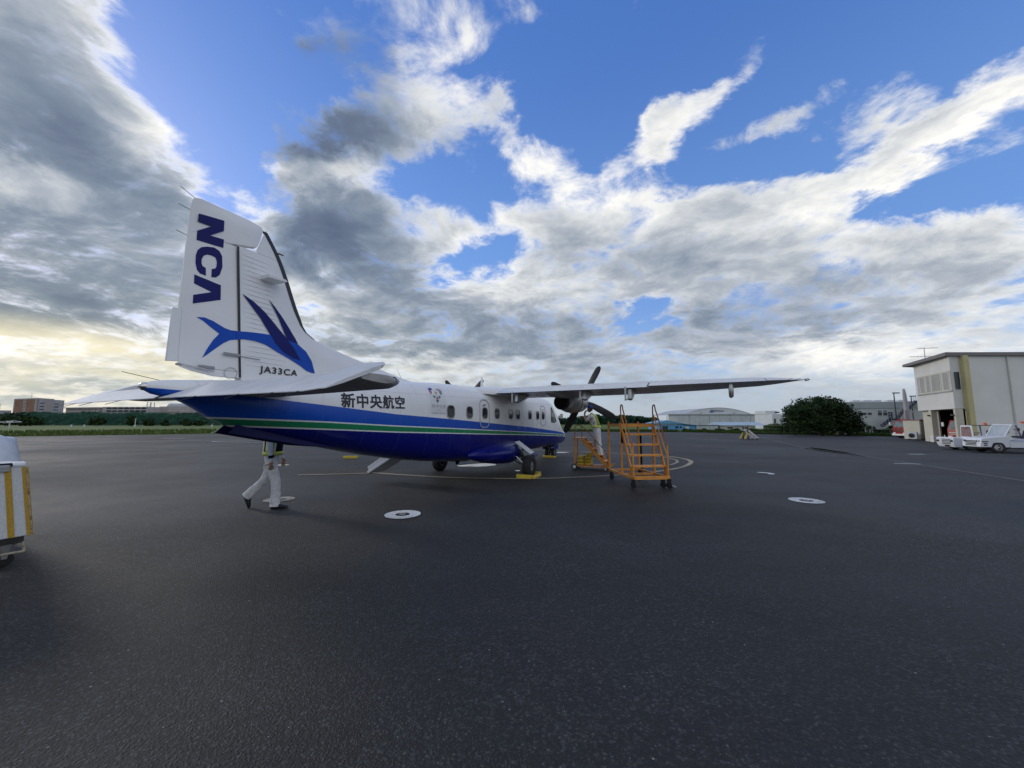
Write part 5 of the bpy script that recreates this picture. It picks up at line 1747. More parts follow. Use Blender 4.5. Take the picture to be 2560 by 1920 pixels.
M['net'] = net_mat()
t = thing('net_fence', 'tall green netting hung between thin posts behind the left grass field', 'fence', (-250, 215, -0.4))
px = [-25, -8, 9, 26, 43, 60, 77, 94]
for i, x in enumerate(px):
    mb = MB(); mb.tube([(x, 0, 0), (x, 0, 8.6 if i < 6 else 7.6)], 0.07, 6)
    obj('post', mb, M['grey_wall'] if 'grey_wall' in M else M['dark_metal'], t)
for i in range(len(px) - 1):
    mb = MB(); mb.box(((px[i] + px[i + 1]) / 2, 0, 4.0 if i < 5 else 3.6), (px[i + 1] - px[i] - 0.3, 0.03, 7.8 if i < 5 else 7.0))
    obj('net_panel', mb, M['net'], t)

# ---------------------------------------------------------------- far buildings on the left
M['brick_far'] = mat('brick_far', (0.29, 0.16, 0.115), 0.9, var=0.15, vscale=0.2)
M['conc_pale'] = mat('conc_pale', (0.42, 0.40, 0.41), 0.9, var=0.1, vscale=0.3)
M['conc_pink'] = mat('conc_pink', (0.40, 0.34, 0.34), 0.9, var=0.1, vscale=0.3)
M['win_dark'] = mat('win_dark', (0.03, 0.035, 0.045), 0.25, var=0.3, vscale=0.5)
M['roof_pale'] = mat('roof_pale', (0.40, 0.42, 0.44), 0.6, var=0.1, vscale=0.4)


def hull(pts4, z0, z1):
    mb = MB()
    mb.hexa([(x, y, z0) for x, y in pts4], [(x, y, z1) for x, y in pts4])
    return mb


def facade_boxes(parent, a, b, cols, rows, z0, dz, w, h, name, mm, depth=0.35, out=0.06, t0=0.0, t1=1.0):
    """a row of identical pieces set on the wall that runs from a to b (outside on its right-hand side)"""
    a, b = Vector((a[0], a[1], 0)), Vector((b[0], b[1], 0))
    d = (b - a)
    L = d.length
    d.normalize()
    n = Vector((d.y, -d.x, 0))
    Mx = Matrix(((d.x, n.x, 0, 0), (d.y, n.y, 0, 0), (0, 0, 1, 0), (0, 0, 0, 1)))
    mb = MB(); mb.box((0, 0, 0), (w, depth, h), Mx)
    me = mesh_of(name, mb, mm)
    for r in range(rows):
        for c in range(cols):
            t = (t0 + (t1 - t0) * (c + 0.5) / cols) * L
            p = a + d * t + n * (out - depth / 2 + 0.0)
            obj(name, me, mm, parent, loc=(p.x, p.y, z0 + r * dz))


# brick block with open galleries
t = thing('apartment_block', 'brick and concrete apartment block with dark gallery stripes, far left', 'building')
B0, B1, B2 = (-480, 362), (-442, 350), (-452, 379)
obj('wall', hull([B0, B1, (-446, 366), (-484, 376)], -0.4, 24.2), M['conc_pink'], t)
obj('wing_wall', hull([(B1[0] + 0.4, B1[1] + 0.3), (B2[0] + 0.4, B2[1]), (-468, 380), (-460, 366)], -0.4, 23.6), M['conc_pale'], t)
facade_boxes(t, B0, B1, 1, 1, 16.2, 1, 13.5, 13.8, 'brick_panel', M['brick_far'], 0.4, 0.15, 0.06, 0.40)
facade_boxes(t, B0, B1, 1, 1, 16.2, 1, 13.5, 13.8, 'brick_panel', M['brick_far'], 0.4, 0.15, 0.54, 0.88)
facade_boxes(t, B0, B1, 1, 5, 10.4, 2.95, 1.5, 1.3, 'window', M['win_dark'], 0.4, 0.15, 0.40, 0.54)
facade_boxes(t, (B1[0] + 0.4, B1[1] + 0.3), (B2[0] + 0.4, B2[1]), 1, 4, 10.6, 3.0, 22, 0.85, 'gallery_opening', M['win_dark'], 0.4, 0.12, 0.04, 0.80)
mb = MB(); mb.tube([(-466, 364, 24.2), (-466, 364, 28.8)], 0.15, 6); obj('roof_mast', mb, M['conc_pale'], t)
t = thing('apartment_block', 'long low pinkish block behind the netting, right of the brick block', 'building')
obj('wall', hull([(-512, 432), (-462, 421), (-455, 440), (-508, 450)], -0.4, 17.6), M['conc_pink'], t)
obj('roof', hull([(-514, 431), (-461, 420), (-454, 441), (-510, 451)], 17.6, 18.5), M['conc_pale'], t)
facade_boxes(t, (-512, 432), (-462, 421), 9, 2, 12.2, 3.6, 4.0, 1.1, 'window', M['win_dark'], 0.4, 0.12, 0.03, 0.95)
t = thing('apartment_block', 'pale apartment block with rows of arched balconies, under the far tailplane', 'building')
C0, C1 = (-457, 420), (-403, 418)
obj('wall', hull([C0, C1, (-400, 434), (-455, 436)], -0.4, 18.8), M['conc_pale'], t)
facade_boxes(t, C0, C1, 7, 4, 7.6, 3.1, 6.1, 1.25, 'balcony_opening', M['win_dark'], 0.5, 0.14, 0.08, 0.95)
facade_boxes(t, C0, C1, 7, 4, 8.5, 3.1, 4.4, 0.75, 'balcony_arch', M['win_dark'], 0.5, 0.12, 0.08, 0.95)
mb = MB()
for k in range(4):
    mb.box((-411.5 + (k % 2) * 4.4, 424 + (k // 2) * 4, 21.5), (0.5, 0.5, 5.6))
for z in (19.5, 21.5, 23.8):
    mb.box((-409.3, 424, z), (4.6, 0.3, 0.3))
obj('roof_tower', mb, M['conc_pale'], t, kind='stuff')
t = thing('apartment_block', 'pale block with ribbed curved roof above the wooded bank, left of the tail', 'building')
obj('wall', hull([(-403, 430), (-366, 428), (-364, 446), (-402, 448)], -0.4, 19.6), M['conc_pink'], t)
mb = MB(); mb.lathe([(6.0, -15), (6.0, 15)], 24, T(-381, 437, 17.6) @ AXX); obj('barrel_roof', mb, M['roof_pale'], t, smooth=40)
facade_boxes(t, (-403, 430), (-366, 428), 9, 2, 15.0, 2.8, 1.6, 1.2, 'window', M['ring_white'], 0.4, 0.12, 0.3, 0.97)
t = thing('far_tower', 'pale lattice mast block on the far left horizon', 'building')
obj('base_block', hull([(-520, 372), (-505, 370), (-505, 380), (-520, 382)], -0.4, 13.5), M['conc_pale'], t)
for k in range(3):
    mb = MB(); mb.box((-512, 374, 15.2 + 1.9 * k), (5.5, 2, 0.35)); obj('mast_stage', mb, M['conc_pale'], t)
for s in (-1, 1):
    mb = MB(); mb.box((-512 + s * 2.4, 374, 16.5), (0.4, 0.6, 7)); obj('mast_leg', mb, M['conc_pale'], t)

# white landing direction marker in the grass
t = thing('landing_direction_marker', 'white T-shaped landing direction marker standing in the far left grass', 'airfield marker', (-171.0, 128.6, -0.3), 0.1)
mb = MB(); mb.bar((-3.5, 0, 2.05), (0, -1.1, 1.75), 0.25, 0.12); mb.bar((0, -1.1, 1.75), (3.6, 0, 2.05), 0.25, 0.12); mb.bar((-3.5, 0, 2.06), (0, 0.9, 2.45), 0.25, 0.12); mb.bar((0, 0.9, 2.45), (3.6, 0, 2.06), 0.25, 0.12)
obj('frame', mb, M['ring_white'], t, kind='stuff')
mb = MB(); mb.tube([(0, 0, 0), (0, 0, 1.9)], 0.16, 8); obj('post', mb, M['ring_white'], t)
mb = MB(); mb.box((0, 0, 2.15), (0.5, 1.6, 0.5)); obj('pivot_box', mb, M['ring_white'], t, bevel=0.05)
t = thing('white_pole', 'thin white pole standing in the grass below the pale apartment block', 'pole', (-159.6, 160.0, -0.4))
mb = MB(); mb.tube([(0, 0, 0), (0.1, 0, 3.7)], [0.16, 0.11], 8); obj('pole_shaft', mb, M['ring_white'], t)
mb = MB(); mb.box((0, 0, 0.5), (0.7, 0.4, 0.6)); obj('pole_box', mb, M['ring_white'], t, bevel=0.03)
for k, (x, lab) in enumerate(((-186.5, 'small white ground light box in the grass below the long low block'), (-181.0, 'tiny white marker box beside the spreading field tree'), (-127.0, 'white marker board in the grass near the tail'))):
    o = obj('marker_box', MB().box((0, 0, 0.5), (0.5, 0.3, 0.9)), M['ring_white'], loc=(x, 160, -0.35), bevel=0.03)
    tag(o, lab, 'marker', 'marker boxes in the grass')

# far towers past the nose
for k, (x, w, h, lab) in enumerate(((112.5, 4.2, 17.5, 'faint pale high-rise on the horizon past the nose, lower one'), (118.0, 6.5, 21.5, 'faint pale high-rise on the horizon past the nose, taller one'))):
    t = thing('high_rise', lab, 'building', (x, 900, -0.3), 0, 'far high-rises')
    obj('tower_wall', MB().box((0, 0, h / 2), (w, 6, h)), M['conc_pale'], t)
    obj('roof_plant', MB().box((0, 0, h + 0.4), (w * 0.5, 3, 0.8)), M['conc_pale'], t)

# ---------------------------------------------------------------- hangar and low buildings on the right
M['hangar_white'] = mat('hangar_white', (0.60, 0.62, 0.64), 0.7, var=0.06, vscale=0.3, dirt=0.2, dirt_col=(0.35, 0.36, 0.36))
M['hangar_door'] = mat('hangar_door', (0.50, 0.53, 0.55), 0.6, var=0.08, vscale=0.5, dirt=0.3, dirt_col=(0.3, 0.32, 0.33))
M['blue_wall'] = mat('blue_wall', (0.12, 0.36, 0.66), 0.7, var=0.08, vscale=0.6)
M['blue_roof'] = mat('blue_roof', (0.13, 0.33, 0.52), 0.5, var=0.08, vscale=0.6)
M['pale_blue_roof'] = mat('pale_blue_roof', (0.36, 0.47, 0.55), 0.5, var=0.1, vscale=0.8)
M['cream_wall'] = mat('cream_wall', (0.50, 0.48, 0.42), 0.8, var=0.08, vscale=0.8)
M['grey_wall'] = mat('grey_wall', (0.34, 0.37, 0.39), 0.8, var=0.08, vscale=0.8)

H = thing('aircraft_hangar', 'wide white aircraft hangar with shallow arched roof and company name', 'hangar', (105.1, 190, 0))
obj('front_wall', MB().box((0, 1.5, 2.65), (52.3, 3, 5.9)), M['hangar_white'], H)
obj('door_lintel', MB().box((0, -0.25, 5.55), (53.0, 0.6, 0.5)), M['grey_wall'], H)
for k in range(8):
    w = 41.0 / 8
    o = obj('door_leaf', MB().box((-20.5 + w * (k + 0.5) - 0.6, -0.12 - 0.07 * (k % 2), 2.45), (w - 0.15, 0.2, 5.3)), M['hangar_door'], H)
mb = MB()
arc = [(-17.0 + 34.0 * k / 28, 5.6 + 3.4 * (1 - ((k - 14) / 14) ** 2)) for k in range(29)]
mb.prism([(-17.0, 5.55)] + arc + [(17.0, 5.55)], 0, 0.6, frame((1, 0, 0), (0, 0, 1), (-0.4, 2.0, 0)))
obj('gable', mb, M['hangar_white'], H)
mb = MB()
rings = [[(x - 0.4, y, z + 0.08 + dz) for x, z in arc] for y, dz in ((1.2, 0), (45, 0))]
mb.loft(rings, closed=False, cap0=False, cap1=False)
obj('arched_roof', mb, M['roof_pale'], H, smooth=30)
M['logo_dark'] = mat('logo_dark', (0.02, 0.035, 0.14), 0.5, var=0.05)
M['logo_mid'] = mat('logo_mid', (0.10, 0.19, 0.42), 0.5, var=0.05)
v, f = text2d('Jamco', offset=0.01)
v = fit2d(v, -2.6, 2.5, 6.55, 8.15)
mb = MB(); mb.add([(x, 1.33, z) for x, z in v], f); obj('company_name', mb, M['logo_dark'], H)
mb = MB()
mb.add([(-3.55 + 1.0 * math.cos(2 * PI * k / 20), 1.34, 7.25 + 0.78 * math.sin(2 * PI * k / 20)) for k in range(20)], [tuple(range(20))])
obj('company_emblem', mb, M['logo_mid'], H)
mb = MB(); mb.add([(-5.1, 1.32, 6.75), (-4.5, 1.32, 7.05), (-3.6, 1.32, 6.9), (-2.6, 1.32, 7.5), (-3.4, 1.32, 6.55), (-4.4, 1.32, 6.6)], [(0, 1, 2, 3, 4, 5)])
obj('company_emblem', mb, M['logo_dark'], H)
for x in (-9.3, 7.4):
    mb = MB(); mb.tube([(x, 1.0, 5.8), (x, 0.7, 6.35)], 0.12, 6); mb.box((x, 0.6, 6.4), (0.7, 0.4, 0.3)); obj('flood_lamp', mb, M['grey_wall'], H)
H2 = thing('white_annex', 'white flat-roofed building peeping out left of the large dark tree', 'building', (81, 112, 0))
obj('wall', MB().box((0, 4, 1.9), (7.5, 8, 4.4)), M['hangar_white'], H2)
obj('upper_storey', MB().box((-2.2, 5, 4.6), (3.4, 5, 1.0)), M['hangar_white'], H2)
for x, z, w, h in ((0.5, 2.4, 1.6, 1.0), (-2.2, 4.55, 1.4, 0.4), (-3.0, 2.0, 0.5, 1.4)):
    obj('window', MB().box((x, -0.02, z), (w, 0.1, h)), M['win_dark'], H2)

Bb = thing('blue_building', 'low bright blue building with pitched blue roof behind the orange stairs', 'building', (41.0, 95, -0.35))
obj('wall', MB().box((-1.3, 3, 0.75), (6.6, 6, 1.7)), M['blue_wall'], Bb)
obj('side_wall', MB().box((3.6, 3, 0.55), (3.4, 5.6, 1.3)), M['blue_wall'], Bb)
mb = MB(); mb.prism([(-5.6, 1.68), (-2.1, 2.50), (2.0, 1.72), (2.0, 1.62), (-5.6, 1.58)], 0, 6.8, frame((1, 0, 0), (0, 0, 1), (0, 6.4, 0)))
obj('pitched_roof', mb, M['blue_roof'], Bb)
mb = MB(); mb.prism([(1.8, 1.66), (5.5, 1.28), (5.5, 1.18), (1.8, 1.54)], 0, 6.6, frame((1, 0, 0), (0, 0, 1), (0, 6.3, 0)))
obj('lean_to_roof', mb, M['blue_roof'], Bb)
for k in range(6):
    obj('window', MB().box((-4.0 + 0.8 * k, -0.03, 1.42), (0.5, 0.1, 0.2)), M['ring_white'], Bb)
for x in (-2.9, -2.2):
    obj('glass_door', MB().box((x, -0.03, 0.55), (0.6, 0.1, 1.0)), M['win_dark'], Bb)
for x, w in ((0.4, 0.8), (1.4, 0.4)):
    obj('window', MB().box((x, -0.03, 0.75), (w, 0.1, 0.45)), M['win_dark'], Bb)
obj('white_door', MB().box((3.0, 0.16, 0.55), (1.0, 0.1, 0.9)), M['ring_white'], Bb)
G = thing('grey_shed', 'low grey panelled shed between blue building and pale-roofed huts', 'shed', (49.0, 95, -0.35))
obj('wall', MB().box((0, 2, 0.6), (5.4, 4, 1.2)), M['grey_wall'], G)
obj('flat_roof', MB().box((0, 2, 1.24), (5.7, 4.4, 0.1)), M['win_dark'], G)
for k in range(5):
    obj('wall_panel', MB().box((-2.2 + 1.1 * k, -0.03, 0.58), (1.0, 0.08, 1.1)), M['hangar_door'], G)
G = thing('hut_row', 'long cream hut with pale blue roof in front of the hangar', 'building', (58.0, 95, -0.35))
obj('wall', MB().box((-1.6, 2.5, 0.6), (8.0, 5, 1.25)), M['cream_wall'], G)
mb = MB(); mb.prism([(-0.3, 1.20), (0.0, 1.28), (3.0, 2.05), (6.0, 1.3), (6.0, 1.2)], -5.9, 5.6, frame((0, 1, 0), (0, 0, 1), (0, 0, 0)))
obj('pitched_roof', mb, M['pale_blue_roof'], G)
for x in (-3.2, 0.6):
    obj('window', MB().box((x, -0.03, 0.62), (1.3, 0.1, 0.36)), M['win_dark'], G)
for x in (-5.0, -1.5, 2.2):
    obj('wall_batten', MB().box((x, -0.03, 0.6), (0.12, 0.08, 1.2)), M['grey_wall'], G)
G = thing('lean_to_shelter', 'dark flat-roofed open shelter between the huts and the large tree', 'shelter', (70.5, 95, -0.35))
obj('flat_roof', MB().box((0, 1.5, 1.25), (11, 3.5, 0.14)), M['win_dark'], G)
for x in (-5.2, -1.7, 1.7, 5.2):
    obj('post', MB().box((x, 0.1, 0.6), (0.16, 0.16, 1.2)), M['grey_wall'], G)
obj('back_wall', MB().box((0, 3.1, 0.6), (10.6, 0.15, 1.1)), M['cream_wall'], G)

# chain-link fence posts along the right-hand weeds
t = thing('wire_fence', 'wire fence on thin posts running behind the weeds on the right', 'fence')
fx = [(33.5, 54.5), (37, 51.5), (41, 49.6), (45, 48.2), (49, 47), (53, 46)]
for x, y in fx:
    mb = MB(); mb.tube([(x, y, -0.2), (x, y, 1.25)], 0.03, 6); obj('post', mb, M['conc_pale'], t)
for i in range(len(fx) - 1):
    for z in (0.25, 0.7, 1.2):
        mb = MB(); mb.tube([fx[i] + (z,), fx[i + 1] + (z,)], 0.012, 4); obj('wire', mb, M['conc_pale'], t)
for k, (x, y, lab) in enumerate(((40.2, 46.8, 'white board lying in the weeds under the large tree, leftmost'), (41.0, 46.6, 'white board in the weeds under the large tree, middle one'), (41.9, 46.5, 'white board in the weeds under the large tree, rightmost'))):
    o = obj('white_board', MB().box((0, 0, 0.32), (0.45, 0.06, 0.42)), M['ring_white'], loc=(x, y, 0), rot=(0.1, 0.05 * k, 0.3), bevel=0.01)
    tag(o, lab, 'board', 'white boards under the tree')
o = obj('leaning_post', MB().bar((0, 0, 0), (0.45, 0, 0.75), 0.09), M['conc_pale'], loc=(44.3, 43.5, 0))
tag(o, 'pale leaning concrete post in the weeds left of the red fire truck', 'post')

# ---------------------------------------------------------------- fire garage building at the right edge
M['render_white'] = mat('render_white', (0.68, 0.67, 0.62), 0.85, var=0.05, vscale=0.8, bump=0.15, bscale=40, dirt=0.15, dirt_col=(0.42, 0.42, 0.38))
M['siding'] = mat('siding', (0.74, 0.74, 0.70), 0.7, var=0.04, vscale=0.5, dirt=0.1, dirt_col=(0.40, 0.42, 0.40))
M['yellow_column'] = mat('yellow_column', (0.56, 0.50, 0.25), 0.8, var=0.08, vscale=1.2, dirt=0.2, dirt_col=(0.34, 0.30, 0.14))
M['eaves'] = mat('eaves', (0.20, 0.19, 0.19), 0.7, var=0.1, vscale=1.0)
M['blind'] = mat('blind', (0.36, 0.35, 0.31), 0.6, var=0.08, vscale=2.0)
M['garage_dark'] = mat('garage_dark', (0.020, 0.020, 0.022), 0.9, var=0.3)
M['cream_paint'] = mat('cream_paint', (0.56, 0.53, 0.42), 0.75, var=0.06, vscale=1.0, dirt=0.2, dirt_col=(0.40, 0.38, 0.30))

BD = thing('garage_building', 'two-storey white garage building with yellow column and overhanging window storey', 'building')
N_ = Vector((32.95, 28.0, 0)); FR = Vector((35.6, 33.0, 0))     # window storey: near and far corner of its left face
dl = (FR - N_).normalized()
nl_ = Vector((-dl.y, dl.x, 0))                                    # outwards, to the apron
inn = -nl_


def P3(v, z):
    return (v.x, v.y, z)


CR = Vector((33.68, 28.0, 0))                                     # where storey meets the column
b4 = [P3(N_, 2.64), P3(CR, 2.64), P3(FR + Vector((6, 0.6, 0)), 2.64), P3(FR, 2.62)]
t4 = [P3(N_, 6.60), P3(CR, 6.60), P3(FR + Vector((6, 0.6, 0)), 6.60), P3(FR, 6.58)]
mb = MB(); mb.hexa(b4, t4)
US = obj('upper_storey', mb, M['render_white'], BD)
# window band on the left face: frame, then each pane
L = (FR - N_).length


def on_face(t, z, out):
    p = N_ + dl * (L * t) + nl_ * out
    return (p.x, p.y, z)


def face_panel(name, t0, t1, z0, z1, out, mm, par, thick=0.05):
    mb = MB()
    a, b = N_ + dl * (L * t0), N_ + dl * (L * t1)
    mb.hexa([P3(a + nl_ * out, z0), P3(a + nl_ * (out - thick), z0), P3(b + nl_ * (out - thick), z0), P3(b + nl_ * out, z0)],
            [P3(a + nl_ * out, z1), P3(a + nl_ * (out - thick), z1), P3(b + nl_ * (out - thick), z1), P3(b + nl_ * out, z1)])
    return obj(name, mb, mm, par)


face_panel('window_surround', 0.0, 0.93, 4.00, 5.52, 0.035, M['cream_paint'], US)
for t0, t1 in ((0.035, 0.20), (0.245, 0.50), (0.535, 0.655), (0.69, 0.84), (0.865, 0.915)):
    wf = face_panel('window', t0, t1, 4.12, 5.42, 0.042, M['blind'], US, 0.02)
    for tt in (t0, t1 - 0.012):
        face_panel('window_frame', tt, tt + 0.012, 4.12, 5.42, 0.055, M['hangar_white'], wf, 0.03)
face_panel('window_sill', 0.0, 0.94, 3.92, 4.0, 0.07, M['eaves'] if False else M['grey_wall'], US, 0.08)
mb = MB(); mb.box((33.35, 27.985, 4.73), (0.40, 0.03, 1.32)); obj('side_window', mb, M['win_dark'], US)
mb = MB(); mb.box((33.35, 27.99, 4.73), (0.48, 0.02, 1.42)); obj('side_window_frame', mb, M['render_white'], US)
# column and long wall
mb = MB(); mb.box((33.88, 27.86, 3.3), (0.40, 0.30, 6.6)); obj('column', mb, M['yellow_column'], BD, bevel=0.02)
LW = obj('long_wall', MB().box((44.1, 28.1, 3.3), (20.0, 0.3, 6.58)), M['siding'], BD)
for k in range(3):
    mb = MB(); mb.box((44.1, 27.948, 1.1 + k * 1.9), (20.0, 0.008, 0.012)); obj('siding_joint', mb, M['siding'], LW)
obj('skirting', MB().box((44.1, 27.93, 0.16), (20.0, 0.05, 0.32)), M['grey_wall'], LW)
obj('downpipe', MB().tube([(37.2, 27.88, 0.1), (37.2, 27.88, 6.55)], 0.05, 8), M['render_white'], LW, smooth=60)
obj('vent_grille', MB().box((40.5, 27.93, 4.2), (0.5, 0.06, 0.4)), M['grey_wall'], LW, bevel=0.01)
# ground floor: pier, garage opening, lintel
pier = N_ + dl * (L * 0.66) + inn * 0.25
ang = math.atan2(dl.y, dl.x)
obj('pier', MB().box((0, 0, 1.31), (0.42, 0.5, 2.62)), M['cream_paint'], BD, loc=(pier.x, pier.y, 0), rot=(0, 0, ang))
obj('pier_base', MB().box((0, 0, 0.25), (0.50, 0.58, 0.5)), M['render_white'], BD, loc=(pier.x, pier.y, 0), rot=(0, 0, ang), bevel=0.01)
j = N_ + dl * 0.16 + inn * 0.22
obj('door_jamb', MB().box((0, 0, 1.31), (0.26, 0.4, 2.62)), M['cream_paint'], BD, loc=(j.x, j.y, 0), rot=(0, 0, ang))
for q in (pier, j):
    p = q + nl_ * 0.33
    obj('door_lamp', MB().lathe([(0.02, 0.0), (0.09, -0.03), (0.10, -0.12), (0.02, -0.13)], 12, T(p.x, p.y, 2.25)), M['dark_metal'], BD, smooth=40)
a, b = N_ + dl * (L * 0.70), N_ + dl * (L * 1.02)
mb = MB(); mb.hexa([P3(a + inn * 0.3, 0), P3(a + inn * 0.45, 0), P3(b + inn * 0.45, 0), P3(b + inn * 0.3, 0)], [P3(a + inn * 0.3, 2.62), P3(a + inn * 0.45, 2.62), P3(b + inn * 0.45, 2.62), P3(b + inn * 0.3, 2.62)])
obj('side_wall', mb, M['cream_paint'], BD)
# garage interior
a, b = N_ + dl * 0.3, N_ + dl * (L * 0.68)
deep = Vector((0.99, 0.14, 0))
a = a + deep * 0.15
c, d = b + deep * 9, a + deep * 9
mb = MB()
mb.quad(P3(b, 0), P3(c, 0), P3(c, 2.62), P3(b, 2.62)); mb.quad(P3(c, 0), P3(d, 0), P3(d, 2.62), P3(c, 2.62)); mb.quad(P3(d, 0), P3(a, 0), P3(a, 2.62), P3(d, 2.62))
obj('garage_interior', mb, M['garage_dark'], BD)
mb = MB(); mb.tube([P3(N_ + dl * (L * 0.62) + inn * 0.4, 0), P3(N_ + dl * (L * 0.62) + inn * 0.4, 2.6)], 0.05, 8); obj('door_track', mb, M['cream_paint'], BD)
# roof slab with eaves
rl = FR + dl * 0.5 + nl_ * 0.55
rn = N_ - dl * 0.1 + nl_ * 0.55 + Vector((0.1, -0.35, 0))
mb = MB()
mb.hexa([P3(rn, 6.60), (54.5, 27.6, 6.62), (54.5, 36, 6.60), P3(rl, 6.585)], [P3(rn, 6.86), (54.5, 27.6, 6.88), (54.5, 36, 6.86), P3(rl, 6.80)])
obj('roof', mb, M['eaves'], BD)
# television aerial on the roof
t = thing('roof_aerial', 'thin television aerial standing on the garage roof', 'antenna', (34.5, 31.0, 6.8))
obj('mast', MB().tube([(0, 0, 0), (0, 0, 0.98)], 0.025, 6), M['alu'], t)
for z, x0, x1, n in ((0.97, -0.5, 1.15, 9), (0.26, -1.25, 1.2, 11)):
    bo = obj('boom', MB().tube([(x0, 0, z), (x1, 0, z + 0.09)], 0.014, 5), M['alu'], t)
    for k in range(n):
        x = x0 + (x1 - x0) * k / (n - 1)
        obj('element', MB().tube([(x, -0.22 + 0.01 * k, z + 0.02), (x, 0.22 - 0.01 * k, z + 0.02)], 0.007, 4), M['alu'], bo)

# ---------------------------------------------------------------- cream store cabinet, air-conditioner unit
t = thing('storage_cabinet', 'cream sheet-metal storage cabinet beside the garage pier', 'cabinet', (38.15, 34.75, 0), R(8))
obj('cabinet_body', MB().box((0, 0.6, 0.92), (1.75, 1.3, 1.72)), M['cream_paint'], t, bevel=0.02)
obj('cabinet_roof', MB().box((0.05, 0.6, 1.83), (1.95, 1.5, 0.07)), M['eaves'], t)
for x in (-0.43, 0.43):
    obj('cabinet_door', MB().box((x, -0.065, 0.92), (0.82, 0.03, 1.62)), M['cream_paint'], t, bevel=0.008)
obj('cabinet_vent', MB().box((-0.2, -0.085, 1.5), (0.14, 0.02, 0.14)), M['dark_metal'], t)
for x in (-0.7, 0.7):
    obj('skid', MB().box((x, 0.6, 0.03), (0.12, 1.2, 0.06)), M['dark_metal'], t)
t = thing('outdoor_unit', 'small white air-conditioner unit against the cream cabinet', 'air conditioner', (36.75, 34.75, 0), R(-60))
obj('casing', MB().box((0, 0, 0.42), (0.62, 0.30, 0.62)), M['hangar_white'], t, bevel=0.02)
obj('fan_grille', MB().lathe([(0.2, 0), (0.2, 0.02), (0.03, 0.03)], 20, T(-0.05, -0.15, 0.42) @ AXY), M['dark_metal'], t, smooth=40)
for x in (-0.22, 0.22):
    obj('foot', MB().box((x, 0, 0.055), (0.08, 0.3, 0.11)), M['dark_metal'], t)

# ---------------------------------------------------------------- fire engines
M['fire_red'] = mat('fire_red', (0.30, 0.016, 0.012), 0.4, var=0.08, vscale=2, dirt=0.1, spec=0.3)
M['windscreen'] = mat('windscreen', (0.16, 0.20, 0.20), 0.08, var=0.35, vscale=2.5, spec=0.8)
M['lamp_white'] = mat('lamp_white', (0.75, 0.76, 0.74), 0.2, var=0.05)
M['amber'] = mat('amber', (0.55, 0.10, 0.04), 0.3, var=0.1)


def fire_engine(label, loc, rz, s):
    t = thing('fire_engine', label, 'fire engine', loc, rz, 'fire engines by the garage')
    # front faces -X, width along Y; s scales the whole vehicle
    def B(c, d):
        return MB().box(tuple(v * s for v in c), tuple(v * s for v in d))
    mb = MB()
    mb.prism([(x * s, z * s) for x, z in ((0, 0.45), (1.75, 0.45), (1.75, 2.2), (0.42, 2.25), (0.05, 1.35))], -0.95 * s, 0.95 * s, frame((1, 0, 0), (0, 0, 1), (0, 0, 0)))
    cab = obj('cab', mb, M['fire_red'], t, bevel=0.05 * s, seg=3)
    mb = MB(); mb.hexa([(v[0] * s, v[1] * s, v[2] * s) for v in ((0.03, 0.82, 1.38), (0.03, -0.82, 1.38), (0.08, -0.82, 1.36), (0.08, 0.82, 1.36))],
                       [(v[0] * s, v[1] * s, v[2] * s) for v in ((0.37, 0.78, 2.14), (0.37, -0.78, 2.14), (0.42, -0.78, 2.12), (0.42, 0.78, 2.12))])
    obj('windscreen', mb, M['windscreen'], cab)
    for q in (-1, 1):
        obj('side_window', B((0.85, q * 0.955, 1.75), (0.8, 0.03, 0.6)), M['win_dark'], cab, bevel=0.02)
        obj('headlight', B((-0.03, q * 0.68, 0.62), (0.06, 0.36, 0.17)), M['lamp_white'], cab, bevel=0.02)
        mb = MB(); mb.tube([(0.25 * s, q * 0.98 * s, 2.1 * s), (-0.05 * s, q * 1.18 * s, 2.05 * s)], 0.02, 5)
        obj('mirror_arm', mb, M['dark_metal'], cab)
        obj('mirror', B((-0.05, q * 1.18, 1.82), (0.08, 0.2, 0.42)), M['lamp_white'] if q > 0 else M['dark_metal'], cab, bevel=0.02)
        for x in (0.85, 3.9):
            W = obj('wheel', MB().lathe([(0.30 * s, 0.14 * s), (0.44 * s, 0.13 * s), (0.46 * s, 0.05 * s), (0.46 * s, -0.05 * s), (0.44 * s, -0.13 * s), (0.30 * s, -0.14 * s)], 24, T(x * s, q * 0.8 * s, 0.46 * s) @ AXY), M['rubber'], t, smooth=40)
            obj('rim', MB().lathe([(0.28 * s, q * -0.145 * s), (0.1 * s, q * -0.10 * s)], 16, T(x * s, q * 0.8 * s, 0.46 * s) @ AXY), M['alu'], W, smooth=40)
    obj('bumper', B((-0.06, 0, 0.42), (0.16, 1.9, 0.24)), M['lamp_white'], t, bevel=0.03)
    obj('grille', B((-0.01, 0, 1.0), (0.04, 1.5, 0.10)), M['chrome'], cab)
    obj('grille', B((-0.01, 0, 0.85), (0.04, 1.5, 0.06)), M['chrome'], cab)
    obj('badge', B((-0.02, 0, 1.15), (0.03, 0.22, 0.12)), M['chrome'], cab, bevel=0.02)
    obj('light_bar', B((0.75, 0, 2.36), (0.3, 1.4, 0.2)), M['fire_red'], cab, bevel=0.05)
    obj('equipment_body', B((3.4, 0, 1.45), (3.1, 1.86, 1.9)), M['fire_red'], t, bevel=0.04)
    obj('chassis', B((2.4, 0, 0.55), (4.6, 1.2, 0.2)), M['dark_metal'], t)
    return t


fire_engine('red fire engine standing behind the cream cabinet, windscreen visible', (40.4, 39.5, 0), R(-4), 0.80)
gp = N_ + dl * (L * 0.30) + Vector((1.2, 0.1, 0))
fire_engine('red fire engine parked inside the dark garage opening', (gp.x, gp.y, 0), 0.12, 0.80)

